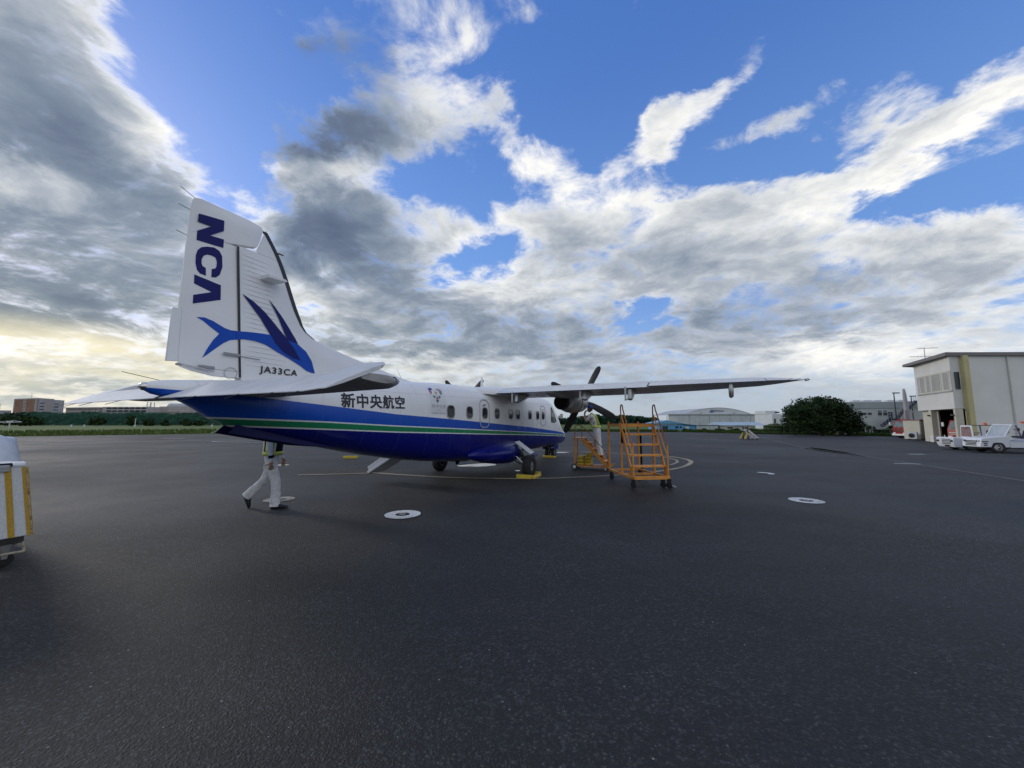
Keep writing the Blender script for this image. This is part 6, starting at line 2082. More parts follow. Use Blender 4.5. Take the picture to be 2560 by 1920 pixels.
# ---------------------------------------------------------------- white works building with outside staircase
WB = thing('works_building', 'long pale grey works building with navy outside staircase behind the fire engine', 'building')
A_, C_ = Vector((55.0, 64.0, 0)), Vector((75.0, 60.0, 0))
dw = (C_ - A_).normalized(); nw = Vector((dw.y, -dw.x, 0))
LWB = (C_ - A_).length
bk = Vector((2, 14, 0))
M['works_wall'] = mat('works_wall', (0.44, 0.46, 0.47), 0.8, var=0.05, vscale=0.4, dirt=0.15, dirt_col=(0.33, 0.35, 0.35))
M['navy_steel'] = mat('navy_steel', (0.012, 0.014, 0.055), 0.5, var=0.15)
mb = MB(); mb.hexa([P3(A_, -0.3), P3(C_, -0.3), P3(C_ + bk, -0.3), P3(A_ + bk, -0.3)], [P3(A_, 4.95), P3(C_, 5.25), P3(C_ + bk, 5.2), P3(A_ + bk, 4.9)])
W0 = obj('wall', mb, M['works_wall'], WB)


def wpt(s, z, out):
    p = A_ + dw * s + nw * out
    return Vector((p.x, p.y, z))


def wbox(name, s0, s1, z0, z1, out, th, mm, par):
    mb = MB()
    a, b = A_ + dw * s0, A_ + dw * s1
    mb.hexa([P3(a + nw * out, z0), P3(b + nw * out, z0), P3(b + nw * (out - th), z0), P3(a + nw * (out - th), z0)], [P3(a + nw * out, z1), P3(b + nw * out, z1), P3(b + nw * (out - th), z1), P3(a + nw * (out - th), z1)])
    return obj(name, mb, mm, par)


wbox('upper_cladding', 0, LWB, 3.95, 4.93, 0.10, 0.15, M['grey_wall'], W0)
wbox('parapet', 0, LWB, 4.93, 5.05, 0.14, 0.25, M['hangar_white'], W0)
for s0, s1, z0, z1 in ((3.9, 4.45, 2.85, 3.25), (4.6, 5.2, 2.85, 3.25), (6.05, 6.65, 2.75, 3.3), (6.8, 7.4, 2.75, 3.3), (6.05, 6.65, 3.4, 3.6), (6.8, 7.4, 3.4, 3.6)):
    f_ = wbox('window', s0 - 0.06, s1 + 0.06, z0 - 0.06, z1 + 0.06, 0.05, 0.06, M['hangar_white'], W0)
    wbox('pane', s0, s1, z0, z1, 0.06, 0.02, M['win_dark'], f_)
for s, w in ((3.0, 1.1), (4.6, 1.2), (6.2, 1.0), (8.0, 1.0), (9.6, 1.2)):
    wbox('roof_unit', s, s + w, 5.0, 5.35, -0.6, 0.8, M['hangar_white'], WB)
# staircase: three flights with landings
ST = obj('staircase', MB().bar(wpt(5.9, 1.0, 0.9), wpt(7.15, 2.1, 0.9), 0.5, 0.34), M['navy_steel'], WB)
for a, b in (((7.15, 2.08), (8.1, 2.08)), ((8.1, 2.2), (9.0, 3.5)), ((9.0, 3.6), (9.75, 3.65)), ((9.75, 3.75), (10.8, 4.95)), ((10.8, 5.0), (13, 5.05))):
    obj('flight', MB().bar(wpt(a[0], a[1], 0.9), wpt(b[0], b[1], 0.9), 0.5, 0.30), M['navy_steel'], ST)
obj('door', MB().hexa([tuple(wpt(7.55, 2.1, 0.12)), tuple(wpt(8.05, 2.1, 0.12)), tuple(wpt(8.05, 2.1, 0.02)), tuple(wpt(7.55, 2.1, 0.02))], [tuple(wpt(7.55, 3.3, 0.12)), tuple(wpt(8.05, 3.3, 0.12)), tuple(wpt(8.05, 3.3, 0.02)), tuple(wpt(7.55, 3.3, 0.02))]), M['navy_steel'], W0)
for a, b in (((5.9, 1.0), (7.15, 2.1)), ((8.1, 2.2), (9.0, 3.5)), ((9.75, 3.75), (10.8, 4.95)), ((10.8, 5.0), (13, 5.05))):
    for dz in (0.55, 1.0):
        obj('handrail', MB().tube([wpt(a[0], a[1] + dz, 1.15), wpt(b[0], b[1] + dz, 1.15)], 0.03, 5), M['alu'], ST)
    for k in range(4):
        q = k / 3
        p = wpt(a[0] + (b[0] - a[0]) * q, a[1] + (b[1] - a[1]) * q, 1.15)
        obj('baluster', MB().tube([p, p + Vector((0, 0, 1.0))], 0.025, 5), M['alu'], ST)
for s in (7.2, 8.05, 9.4):
    p = wpt(s, 0, 0.9)
    obj('stair_post', MB().tube([(p.x, p.y, -0.3), (p.x, p.y, 2.1 if s < 9 else 3.6)], 0.06, 6), M['alu'], ST)

# poles
def lamp_post(label, x, y, h, armx, mm):
    t = thing('lamp_post', label, 'lamp post', (x, y, -0.1), 0, 'lamp posts by the works building')
    obj('post', MB().tube([(0, 0, 0), (-0.02, 0, h)], [0.075, 0.05], 8), mm, t, smooth=50)
    obj('lamp_head', MB().box((armx * 0.5, 0, h + 0.03), (abs(armx) + 0.2, 0.25, 0.12)), mm, t, bevel=0.02)


M['post_dark'] = mat('post_dark', (0.06, 0.062, 0.065), 0.6, var=0.15)
lamp_post('slim dark lamp post with flat head in front of the works building', 45.85, 45.0, 5.2, 0.5, M['post_dark'])
lamp_post('shorter lamp post half hidden behind the garage building', 50.0, 47.0, 4.95, 0.4, M['post_dark'])
t = thing('concrete_pole', 'thick tapering concrete utility pole behind the cream cabinet', 'pole', (47.4, 45.2, -0.1), 0)
obj('shaft', MB().tube([(0, 0, 0), (-0.05, 0, 3.4), (-0.10, 0, 5.2), (-0.14, 0, 5.75)], [0.30, 0.24, 0.17, 0.10], 12), M['conc_pale'], t, smooth=50)
obj('cable_duct', MB().tube([(-0.36, -0.1, 0), (-0.34, -0.1, 3.2)], 0.12, 8), M['conc_pale'], t, smooth=50)
obj('cross_arm', MB().bar((0.1, 0, 2.95), (1.2, 0, 3.0), 0.16, 0.16), M['conc_pale'], t)

# ---------------------------------------------------------------- tow tractors
M['tug_white'] = mat('tug_white', (0.70, 0.72, 0.75), 0.35, var=0.04, vscale=2, coat=0.2, dirt=0.12, dirt_col=(0.4, 0.4, 0.4))
M['tug_blue'] = mat('tug_blue', (0.06, 0.30, 0.65), 0.35, var=0.05)
M['seat_black'] = mat('seat_black', (0.014, 0.016, 0.03), 0.5, var=0.2)
M['lilac_tube'] = mat('lilac_tube', (0.20, 0.18, 0.36), 0.5, var=0.1)
M['clear_screen'] = mat('clear_screen', (0.50, 0.55, 0.55), 0.1, var=0.08, vscale=3, spec=0.8)
M['clear_screen'].node_tree.nodes['Principled BSDF'].inputs['Alpha'].default_value = 0.55


def tractor(label, loc, rz, roof=True, slanted=False):
    """front faces -X; side towards the camera is -Y"""
    t = thing('tow_tractor', label, 'tow tractor', loc, rz, 'baggage tow tractors beside the garage')
    hw = 0.62
    F = frame((1, 0, 0), (0, 0, 1), (0, 0, 0))
    mb = MB()
    mb.prism([(0.0, 0.30), (0.02, 0.68), (0.10, 0.78), (1.05, 0.90), (1.15, 0.86), (1.15, 0.30), (0.95, 0.30), (0.88, 0.52), (0.52, 0.52), (0.44, 0.30)], -hw, hw, F)
    hood = obj('hood', mb, M['tug_white'], t, bevel=0.03, seg=3)
    mb = MB()
    mb.prism([(1.15, 0.28), (1.15, 0.66), (1.9, 0.74), (2.75, 0.80), (3.35, 0.80), (3.35, 0.40), (3.18, 0.40), (3.08, 0.66), (2.62, 0.66), (2.45, 0.30)], -hw, hw, F)
    obj('body', mb, M['tug_white'], t, bevel=0.02, seg=2)
    obj('chassis', MB().box((1.7, 0, 0.30), (3.1, 0.9, 0.16)), M['dark_metal'], t)
    for k in range(4):
        obj('grille_slot', MB().box((-0.012, 0, 0.40 + 0.075 * k), (0.03, 0.7, 0.035)), M['soot'], hood)
    for q in (-1, 1):
        obj('headlight', MB().box((0.02, q * 0.46, 0.62), (0.05, 0.18, 0.10)), M['soot'], hood, bevel=0.01)
        obj('headlight_lens', MB().box((-0.01, q * 0.50, 0.62), (0.02, 0.08, 0.07)), M['lamp_white'], hood)
    for q in (-1, 1):
        for k, (z, w_) in enumerate(((0.66, 0.24), (0.56, 0.15), (0.47, 0.13))):
            obj('side_slot', MB().box((0.20 + 0.0 * k, q * (hw + 0.004), z - 0.06), (w_, 0.02, 0.045)), M['soot'], hood)
        obj('lettering_strip', MB().box((1.55, q * (hw + 0.004), 0.66), (0.75, 0.015, 0.035)), M['logo_mid'], t)
        for x in (0.70, 2.86):
            W = obj('wheel', MB().lathe([(0.17, 0.10), (0.27, 0.10), (0.30, 0.06), (0.30, -0.06), (0.27, -0.10), (0.17, -0.10)], 28, T(x, q * 0.52, 0.30) @ AXY), M['rubber'], t, smooth=40)
            obj('rim', MB().lathe([(0.175, q * -0.10), (0.16, q * -0.085), (0.07, q * -0.075), (0.03, q * -0.105)], 20, T(x, q * 0.52, 0.30) @ AXY), M['lamp_white'], W, smooth=40)
    # windscreen frame, roll bars and roof
    for q in (-1, 1):
        obj('screen_post', MB().bar((1.02, q * 0.56, 0.86), (1.36, q * 0.56, 1.50), 0.05), M['tug_white'], t)
        if roof:
            obj('roll_bar', MB().bar((2.25, q * 0.56, 1.50), (2.42, q * 0.56, 0.78), 0.05), M['lilac_tube'], t)
            obj('roll_bar', MB().bar((3.02, q * 0.56, 1.50), (3.30, q * 0.56, 0.78), 0.05), M['tug_white'], t)
            obj('roof_rail', MB().bar((1.34, q * 0.56, 1.51), (3.04, q * 0.56, 1.51), 0.05), M['tug_white'], t)
    obj('screen_header', MB().bar((1.36, -0.58, 1.50), (1.36, 0.58, 1.50), 0.05), M['tug_white'], t)
    mb = MB(); mb.hexa([(1.05, -0.53, 0.90), (1.06, -0.53, 0.89), (1.06, 0.53, 0.89), (1.05, 0.53, 0.90)], [(1.34, -0.53, 1.47), (1.355, -0.53, 1.46), (1.355, 0.53, 1.46), (1.34, 0.53, 1.47)])
    obj('windscreen', mb, M['clear_screen'], t)
    if roof:
        obj('rear_header', MB().bar((3.03, -0.58, 1.51), (3.03, 0.58, 1.51), 0.05), M['tug_white'], t)
        obj('mid_header', MB().bar((2.2, -0.58, 1.51), (2.2, 0.58, 1.51), 0.05), M['tug_white'], t)
        obj('beacon', MB().lathe([(0.10, 0), (0.085, 0.07), (0.05, 0.11)], 14, T(2.15, 0, 1.56)), M['amber'], t, smooth=60)
    else:
        obj('canopy', MB().box((2.35, 0.1, 1.50), (0.95, 0.9, 0.03)), M['dark_metal'], t, bevel=0.01)
        obj('canopy_post', MB().bar((2.4, 0.5, 0.7), (2.4, 0.5, 1.5), 0.04), M['lilac_tube'], t)
        obj('canopy_post', MB().bar((2.4, -0.3, 0.7), (2.4, -0.3, 1.5), 0.04), M['lilac_tube'], t)
        obj('beacon', MB().lathe([(0.10, 0), (0.085, 0.09), (0.05, 0.14)], 14, T(2.2, -0.2, 1.515)), M['amber'], t, smooth=60)
        obj('side_flash', MB().box((0.75, -0.63, 0.66), (0.6, 0.03, 0.26)), M['tug_blue'], t)
    for y in (-0.26, 0.26):
        for x in (2.30, 2.78) if roof else (2.3,):
            S_ = obj('seat', MB().box((x - 0.14, y, 0.84), (0.40, 0.42, 0.10)), M['seat_black'], t, bevel=0.03)
            mb = MB(); mb.hexa([(x + 0.04, y - 0.2, 0.86), (x + 0.14, y - 0.2, 0.86), (x + 0.14, y + 0.2, 0.86), (x + 0.04, y + 0.2, 0.86)], [(x + 0.12, y - 0.16, 1.20), (x + 0.20, y - 0.16, 1.20), (x + 0.20, y + 0.16, 1.20), (x + 0.12, y + 0.16, 1.20)])
            obj('seat_back', mb, M['seat_black'], S_, bevel=0.04, seg=3)
    Q = T(1.55, 0.24, 1.02) @ Matrix.Rotation(R(-35), 4, 'Y')
    SW = obj('steering_wheel', MB().tube([Q @ Vector((0.19 * math.cos(2 * PI * k / 20), 0.19 * math.sin(2 * PI * k / 20), 0)) for k in range(20)], 0.015, 6, closed=True), M['seat_black'], t, smooth=60)
    obj('steering_column', MB().tube([Q @ Vector((0, 0, 0)), (1.25, 0.24, 0.75)], 0.02, 6), M['seat_black'], SW)
    for q in (-1, 1):
        mb = MB(); mb.tube([(1.36, q * 0.58, 1.25), (1.42, q * 0.74, 1.27)], 0.012, 5); mb.box((1.43, q * 0.78, 1.25), (0.05, 0.10, 0.16))
        obj('mirror', mb, M['seat_black'], t)
    return t


tractor('white open tow tractor with roll bars and two black seats, nearest of two', (25.25, 20.9, 0), R(-19))


def small_tractor(label, loc, rz):
    """boxy tractor with short nose, upright narrow screen and a small canopy on a post; front faces -X"""
    t = thing('tow_tractor', label, 'tow tractor', loc, rz, 'baggage tow tractors beside the garage')
    F = frame((1, 0, 0), (0, 0, 1), (0, 0, 0))
    nose = obj('nose', MB().prism([(0.10, 0.16), (0.0, 0.34), (0.0, 0.70), (0.06, 0.74), (0.34, 0.72), (0.40, 0.50), (0.40, 0.16)], -0.62, 0.62, F), M['tug_white'], t, bevel=0.02)
    body = obj('body', MB().prism([(0.40, 0.34), (0.40, 0.70), (1.25, 0.74), (1.30, 0.60), (2.7, 0.66), (2.7, 0.30), (1.15, 0.22), (0.95, 0.42), (0.60, 0.42)], -0.60, 0.60, F), M['tug_white'], t, bevel=0.02)
    obj('side_panel', MB().prism([(0.42, 0.46), (0.42, 0.68), (0.98, 0.71), (1.16, 0.50), (1.10, 0.40), (0.98, 0.45)], 0.602, 0.612, F), M['tug_blue'], body)
    obj('chassis', MB().box((1.4, 0, 0.28), (2.4, 0.9, 0.14)), M['dark_metal'], t)
    for k in range(4):
        obj('grille_slot', MB().box((-0.008, -0.12, 0.62 - 0.085 * k), (0.03, 0.62, 0.035)), M['soot'], nose)
    obj('headlight', MB().box((-0.006, -0.50, 0.52), (0.03, 0.16, 0.11)), M['soot'], nose, bevel=0.01)
    obj('headlight', MB().box((-0.006, 0.50, 0.52), (0.03, 0.16, 0.11)), M['soot'], nose, bevel=0.01)
    obj('number_plate', MB().box((0.03, -0.1, 0.24), (0.03, 0.3, 0.09)), M['soot'], nose)
    obj('hook_lever', MB().bar((0.12, 0.1, 0.70), (0.08, 0.1, 0.86), 0.03), M['tug_white'], nose)
    for q in (-1, 1):
        for x in (0.78, 2.2):
            W = obj('wheel', MB().lathe([(0.15, 0.10), (0.24, 0.10), (0.27, 0.06), (0.27, -0.06), (0.24, -0.10), (0.15, -0.10)], 28, T(x, q * 0.50, 0.27) @ AXY), M['rubber'], t, smooth=40)
            obj('rim', MB().lathe([(0.155, q * -0.10), (0.06, q * -0.075), (0.03, q * -0.10)], 20, T(x, q * 0.50, 0.27) @ AXY), M['lamp_white'], W, smooth=40)
    sf = obj('screen_frame', MB().prism([(-0.52, 0.68), (-0.44, 1.44), (0.30, 1.44), (0.36, 0.68)], -0.03, 0.03, frame((0, 1, 0), (0, 0, 1), (1.02, -0.02, 0))), M['tug_white'], t, bevel=0.02)
    M['pink_pane'] = mat('pink_pane', (0.26, 0.17, 0.16), 0.1, var=0.15, vscale=3, spec=0.8)
    obj('windscreen', MB().prism([(-0.44, 0.78), (-0.38, 1.36), (0.24, 1.36), (0.29, 0.78)], -0.036, 0.036, frame((0, 1, 0), (0, 0, 1), (1.02, -0.02, 0))), M['pink_pane'], sf)
    obj('wiper', MB().bar((0.975, -0.25, 1.36), (0.975, -0.05, 1.22), 0.015), M['soot'], sf)
    Q = T(1.36, -0.1, 0.94) @ Matrix.Rotation(R(-30), 4, 'Y')
    SW = obj('steering_wheel', MB().tube([Q @ Vector((0.2 * math.cos(2 * PI * k / 20), 0.2 * math.sin(2 * PI * k / 20), 0)) for k in range(20)], 0.016, 6, closed=True), M['seat_black'], t, smooth=60)
    obj('steering_column', MB().tube([Q @ Vector((0, 0, 0)), (1.20, -0.1, 0.66)], 0.022, 6), M['seat_black'], SW)
    S_ = obj('seat', MB().box((1.85, -0.1, 0.74), (0.42, 0.45, 0.12)), M['seat_black'], t, bevel=0.03)
    obj('seat_back', MB().box((2.08, -0.1, 0.95), (0.10, 0.42, 0.40)), M['seat_black'], S_, bevel=0.03)
    for y in (-0.5, 0.5):
        obj('canopy_post', MB().bar((2.1, y, 0.62), (2.06, y, 1.42), 0.045), M['lilac_tube'], t)
    obj('canopy', MB().box((1.95, 0, 1.44), (0.85, 1.15, 0.035)), M['dark_metal'], t, bevel=0.01)
    obj('beacon', MB().lathe([(0.10, 0), (0.09, 0.10), (0.05, 0.16)], 14, T(1.85, -0.15, 1.458)), M['amber'], t, smooth=60)


small_tractor('small white tow tractor with blue side panel and narrow upright screen, behind the open one', (26.1, 22.9, 0), R(-16))

# ---------------------------------------------------------------- small white passenger step far off
t = thing('passenger_step', 'small white wheeled passenger step standing alone near the weeds', 'steps', (22.55, 36.4, 0), R(2))
for y in (-0.35, 0.35):
    obj('stringer', MB().bar((-0.05, y, 0.85), (0.85, y, 0.12), 0.06, 0.16), M['ring_white'], t)
    obj('upright', MB().bar((-0.15, y, 0.08), (-0.10, y, 1.25), 0.06), M['dark_metal'], t)
    obj('brace', MB().bar((-0.45, y, 0.05), (-0.12, y, 0.62), 0.07, 0.1), M['yellow'], t)
    for x in (-0.1, 0.75):
        obj('wheel', MB().lathe([(0.09, 0.03), (0.09, -0.03)], 14, T(x, y, 0.09) @ AXY), M['rubber'], t, smooth=40)
    obj('base_bar', MB().bar((-0.15, y, 0.14), (0.8, y, 0.12), 0.05), M['ring_white'], t)
for k in range(4):
    obj('tread', MB().box((0.08 + 0.22 * k, 0, 0.76 - 0.19 * k), (0.2, 0.66, 0.03)), M['alu'], t)
obj('top_plate', MB().box((-0.12, 0, 0.87), (0.3, 0.72, 0.04)), M['ring_white'], t)
obj('top_bar', MB().bar((-0.9, 0.35, 1.24), (-0.08, 0.35, 1.25), 0.04), M['dark_metal'], t)

# ---------------------------------------------------------------- orange platform stairs
PS = thing('platform_stairs', 'tall orange rolling platform stairs with looped handrails beside the propeller', 'rolling stairs', (3.00, 9.45, 0), R(5.5))
# local: u = X across the front (0..0.90), v = Y from front to back (0..1.70)
Wd, Dp, PZ, PV = 0.90, 1.68, 1.56, 0.74
ZB = 0.25
OR = M['orange']
for x in (0.0, Wd):
    obj('base_rail', MB().bar((x, 0.0, ZB), (x, Dp, ZB), 0.05, 0.06), OR, PS, bevel=0.004)
for y in (0.0, PV, Dp):
    obj('base_crossbar', MB().bar((0.028, y, ZB), (Wd - 0.028, y, ZB), 0.05, 0.06), OR, PS, bevel=0.004)
obj('floor_brace', MB().bar((0.05, PV + 0.03, ZB - 0.005), (Wd - 0.05, 0.03, ZB - 0.005), 0.035, 0.02), M['ring_cream'], PS)
obj('front_sill', MB().box((Wd / 2, -0.045, ZB + 0.01), (Wd + 0.02, 0.035, 0.085)), OR, PS, bevel=0.004)
for x in (0.0, Wd):
    for y in (PV, Dp):
        obj('post', MB().bar((x, y, ZB + 0.03), (x, y, PZ + (0.05 if y == PV else 0.08)), 0.05, 0.05), OR, PS, bevel=0.004)
    # stringer, foot plate, handrails
    s = obj('stringer', MB().bar((x, 0.05, ZB), (x, PV - 0.02, PZ), 0.03, 0.09, up=(0, -0.87, 0.5)), OR, PS, bevel=0.003)
    obj('foot_plate', MB().prism([(0.0, ZB), (0.26, ZB), (0.10, ZB + 0.30), (0.0, ZB + 0.30)], -0.008, 0.008, frame((0, 1, 0), (0, 0, 1), (x, 0, 0))), OR, PS)
    e0, e1 = Vector((x, 0.0, 1.03)), Vector((x, 0.565, 1.965))
    top = [e0, e0.lerp(e1, 0.5), e1]
    for q in range(1, 9):
        aa = R(150 - 150 * q / 8)
        top.append(Vector((x, 0.645 + 0.075 * -math.cos(PI - aa), 1.995 + 0.085 * math.sin(aa) + 0.012)))
    top += [Vector((x, PV - 0.02, 1.8)), Vector((x, PV - 0.02, PZ))]
    obj('handrail', MB().tube(top, 0.017, 8), M['rail_brown'], PS, smooth=60)
    obj('mid_rail', MB().tube([(x, 0.0, 0.76), (x, 0.70, 1.84)], 0.016, 8), OR, PS, smooth=60)
    obj('rail_post', MB().tube([(x, 0.0, ZB + 0.02), (x, 0.0, 1.04)], 0.018, 8), OR, PS, smooth=60)
for y in (PV, Dp):
    obj('platform_beam', MB().bar((0.027, y, PZ - 0.02), (Wd - 0.027, y, PZ - 0.02), 0.05, 0.08), OR, PS, bevel=0.004)
for x in (0.0, Wd):
    obj('platform_side_beam', MB().bar((x, PV + 0.03, PZ - 0.02), (x, Dp - 0.03, PZ - 0.02), 0.045, 0.07), OR, PS, bevel=0.004)
obj('platform_deck', MB().box((Wd / 2, (PV + Dp) / 2, PZ + 0.028), (Wd - 0.03, Dp - PV - 0.02, 0.012)), M['rail_brown'], PS)
for k in range(4):
    z = ZB + 0.27 + k * 0.262
    y = 0.05 + (PV - 0.07) * (z - ZB) / (PZ - ZB)
    obj('tread', MB().box((Wd / 2, y, z), (Wd - 0.034, 0.20, 0.045)), OR, PS, bevel=0.004)
for x, y, br in ((0.02, 0.10, False), (Wd - 0.12, 0.08, False), (0.02, Dp - 0.08, False), (Wd - 0.04, Dp - 0.08, False), (Wd - 0.02, -0.04, True)):
    c = obj('castor', MB().lathe([(0.03, -0.028), (0.072, -0.026), (0.078, 0), (0.072, 0.026), (0.03, 0.028)], 18, T(x, y - 0.03, 0.078) @ Matrix.Rotation(R(25), 4, 'Z') @ AXX), M['rubber'], PS, smooth=40)
    mb = MB(); mb.prism([(-0.04, 0.235), (0.04, 0.235), (0.02, 0.07), (-0.03, 0.07)], -0.04, 0.04, frame((0, 1, 0), (0, 0, 1), (x, y - 0.02, 0)))
    obj('castor_fork', mb, M['dark_metal'], c, bevel=0.004)
    if br:
        mb = MB(); mb.bar((x, y - 0.04, 0.11), (x + 0.10, y - 0.16, 0.05), 0.05, 0.012); obj('brake_pedal', mb, M['alu'], c)
# black pouch hung on the left post
o = obj('tool_pouch', MB().hexa([(0, 0, 0), (0.07, 0, 0), (0.09, 0.2, 0), (0, 0.2, 0)], [(-0.01, 0, 0.36), (0.05, 0, 0.38), (0.06, 0.2, 0.36), (-0.01, 0.2, 0.36)]), M['navy_cloth'], loc=(2.92, 10.05, 1.07), rot=(0.1, 0.08, R(5)), bevel=0.02)
tag(o, 'black pouch hanging on the left side of the orange platform stairs', 'pouch')
o2 = obj('pouch_tag', MB().box((0.02, -0.006, 0.16), (0.03, 0.006, 0.05)), M['lamp_white'], o)
o = thing('black_post', 'slim black post standing behind the orange platform stairs', 'post', (4.05, 11.95, 0))
obj('post', MB().tube([(0, 0, 0.03), (0, 0, 1.24)], 0.035, 8), M['navy_cloth'], o, smooth=50)
obj('base_plate', MB().lathe([(0.17, 0), (0.17, 0.025), (0.05, 0.04)], 16), M['dark_metal'], o, smooth=40)

# ---------------------------------------------------------------- low orange work step with stacked chocks
WS_ = thing('work_step', 'low orange wheeled work step under the mechanic at the propeller', 'work step', (2.17, 13.25, 0), R(-22))
# local: X runs down the steps (0..1.62), Y is the width (0..0.56)
SW_ = 0.56
PZ2 = 1.07
for y in (0.0, SW_):
    obj('leg', MB().bar((0.0, y, 0.10), (0.0, y, PZ2), 0.05), OR, WS_, bevel=0.004)
    obj('stringer', MB().bar((0.26, y, PZ2 - 0.03), (1.12, y, 0.13), 0.03, 0.11, up=(0.6, 0, 0.8)), OR, WS_, bevel=0.004)
    obj('base_rail', MB().bar((0.0, y, 0.13), (1.15, y, 0.11), 0.04), OR, WS_, bevel=0.003)
    obj('step_nose', MB().bar((1.12, y, 0.12), (1.30, y, 0.20), 0.03, 0.05), OR, WS_)
obj('platform', MB().box((0.14, SW_ / 2, PZ2 + 0.012), (0.38, SW_ + 0.06, 0.03)), OR, WS_, bevel=0.004)
for k in range(4):
    z = PZ2 - 0.21 - k * 0.205
    x = 0.26 + (1.12 - 0.26) * (PZ2 - 0.03 - z) / (PZ2 - 0.16)
    obj('tread', MB().box((x + 0.02, SW_ / 2, z + 0.06), (0.22, SW_ - 0.035, 0.03)), OR, WS_, bevel=0.004)
for x in (0.0, 1.14):
    obj('base_crossbar', MB().bar((x, 0.022, 0.13), (x, SW_ - 0.022, 0.13), 0.04), OR, WS_)
rail = [(0.03, 0.0, PZ2 + 0.02), (0.03, 0.0, PZ2 + 0.36), (0.07, 0.0, PZ2 + 0.44), (0.17, 0.0, PZ2 + 0.465), (0.27, 0.0, PZ2 + 0.43), (0.42, 0.0, PZ2 + 0.31), (1.10, 0.0, 0.60), (1.14, 0.0, 0.50), (1.14, 0.0, 0.16)]
obj('handrail', MB().tube(rail, 0.016, 8), M['rail_brown'], WS_, smooth=60)
obj('rail_post', MB().tube([(0.27, 0.0, PZ2), (0.27, 0.0, PZ2 + 0.43)], 0.015, 8), M['rail_brown'], WS_, smooth=60)
obj('rail_post', MB().tube([(0.72, 0.0, 0.56), (0.72, 0.0, 1.04)], 0.015, 8), M['rail_brown'], WS_, smooth=60)
for x, y, r in ((0.0, -0.035, 0.10), (0.0, SW_ + 0.035, 0.10), (1.05, 0.0, 0.055), (1.05, SW_, 0.055)):
    W = obj('wheel', MB().lathe([(r * 0.55, 0.022), (r, 0.02), (r, -0.02), (r * 0.55, -0.022)], 22, T(x, y, r) @ AXY), M['rubber'], WS_, smooth=40)
    obj('hub', MB().lathe([(r * 0.62, 0.024), (r * 0.2, 0.030)], 16, T(x, y, r) @ AXY), M['lamp_white'], W, smooth=40)
    obj('hub', MB().lathe([(r * 0.62, -0.024), (r * 0.2, -0.030)], 16, T(x, y, r) @ AXY), M['lamp_white'], W, smooth=40)
obj('deck', MB().box((0.55, SW_ / 2, 0.150), (1.0, SW_ - 0.06, 0.012)), M['rail_brown'], WS_)


# ---------------------------------------------------------------- wheel chocks
def chock_mesh(Lc, w, h):
    mb = MB()
    mb.prism([(-w / 2, 0), (w / 2, 0), (w * 0.5, h * 0.45), (w * 0.28, h), (-w * 0.28, h), (-w / 2, h * 0.45)], -Lc / 2, Lc / 2, frame((0, 1, 0), (0, 0, 1), (0, 0, 0)))
    return mesh_of('chock', mb, M['yellow'])


CM = chock_mesh(0.205, 0.42, 0.098)
ux, uy = math.cos(R(-22)), math.sin(R(-22))


def step_pt(x, y):
    return (2.17 + ux * x - uy * y, 13.25 + uy * x + ux * y)


WORDS = ('bottom', 'second', 'third', 'top')
for side_, xc, levels in (('left', 0.20, 3), ('right', 0.455, 4)):
    for lv in range(levels):
        px_, py_ = step_pt(xc + rnd.uniform(-.02, .02), 0.27 + rnd.uniform(-.03, .03) + (0.06 if lv == levels - 1 else 0))
        o = obj('wheel_chock', CM, None, loc=(px_, py_, 0.158 + 0.104 * lv), rot=(0, 0, R(-22) + rnd.uniform(-.09, .09)), bevel=0.016)
        tag(o, 'yellow wheel chock on the work step, %s of the %s-hand stack' % ('top' if lv == levels - 1 else WORDS[lv], side_), 'wheel chock', 'stacked yellow chocks')


def chock_bar(label, loc, rz, Lc, w=0.16, h=0.11):
    o = obj('wheel_chock', chock_mesh(Lc, w, h), None, loc=loc, rot=(0, 0, rz), bevel=0.014)
    return tag(o, label, 'wheel chock', 'yellow chocks on the ground')


hd = 1.1144
F_ = Vector((math.cos(hd), math.sin(hd), 0)); L_ = Vector((-F_.y, F_.x, 0)); O_ = Vector((-0.9607, 12.2384, 0))


def acp(x, y, z=0.0):
    p = O_ + F_ * x + L_ * y
    return (p.x, p.y, z)


chock_bar('yellow chock behind the near main wheel', acp(-0.40, -1.66), hd + PI / 2, 0.46)
o = chock_bar('yellow chock rope arm lying outside the near main wheel', acp(-0.08, -1.90), hd + 0.05, 0.60, 0.13, 0.09)
chock_bar('yellow chock behind the twin nose wheels', acp(5.96, -0.05), hd + PI / 2, 0.62, 0.13, 0.10)
chock_bar('yellow chock in front of the near main wheel', acp(0.42, -1.64), hd + PI / 2, 0.40)
chock_bar('lone yellow chock lying on the apron under the rear fuselage', (-7.25, 17.16, 0), R(4), 0.62, 0.20, 0.12)

# ---------------------------------------------------------------- baggage cart with yellow stripes, at the left edge
M['cart_white'] = mat('cart_white', (0.62, 0.65, 0.68), 0.6, var=0.10, vscale=60, bump=0.2, bscale=90, dirt=0.10)
M['cart_yellow'] = mat('cart_yellow', (0.50, 0.30, 0.03), 0.5, var=0.18, vscale=60, bump=0.2, bscale=90, dirt=0.2)
CT = thing('baggage_cart', 'white baggage cart with vertical yellow stripes cut off by the left edge', 'cart', (-5.458, 4.447, 0), R(61))
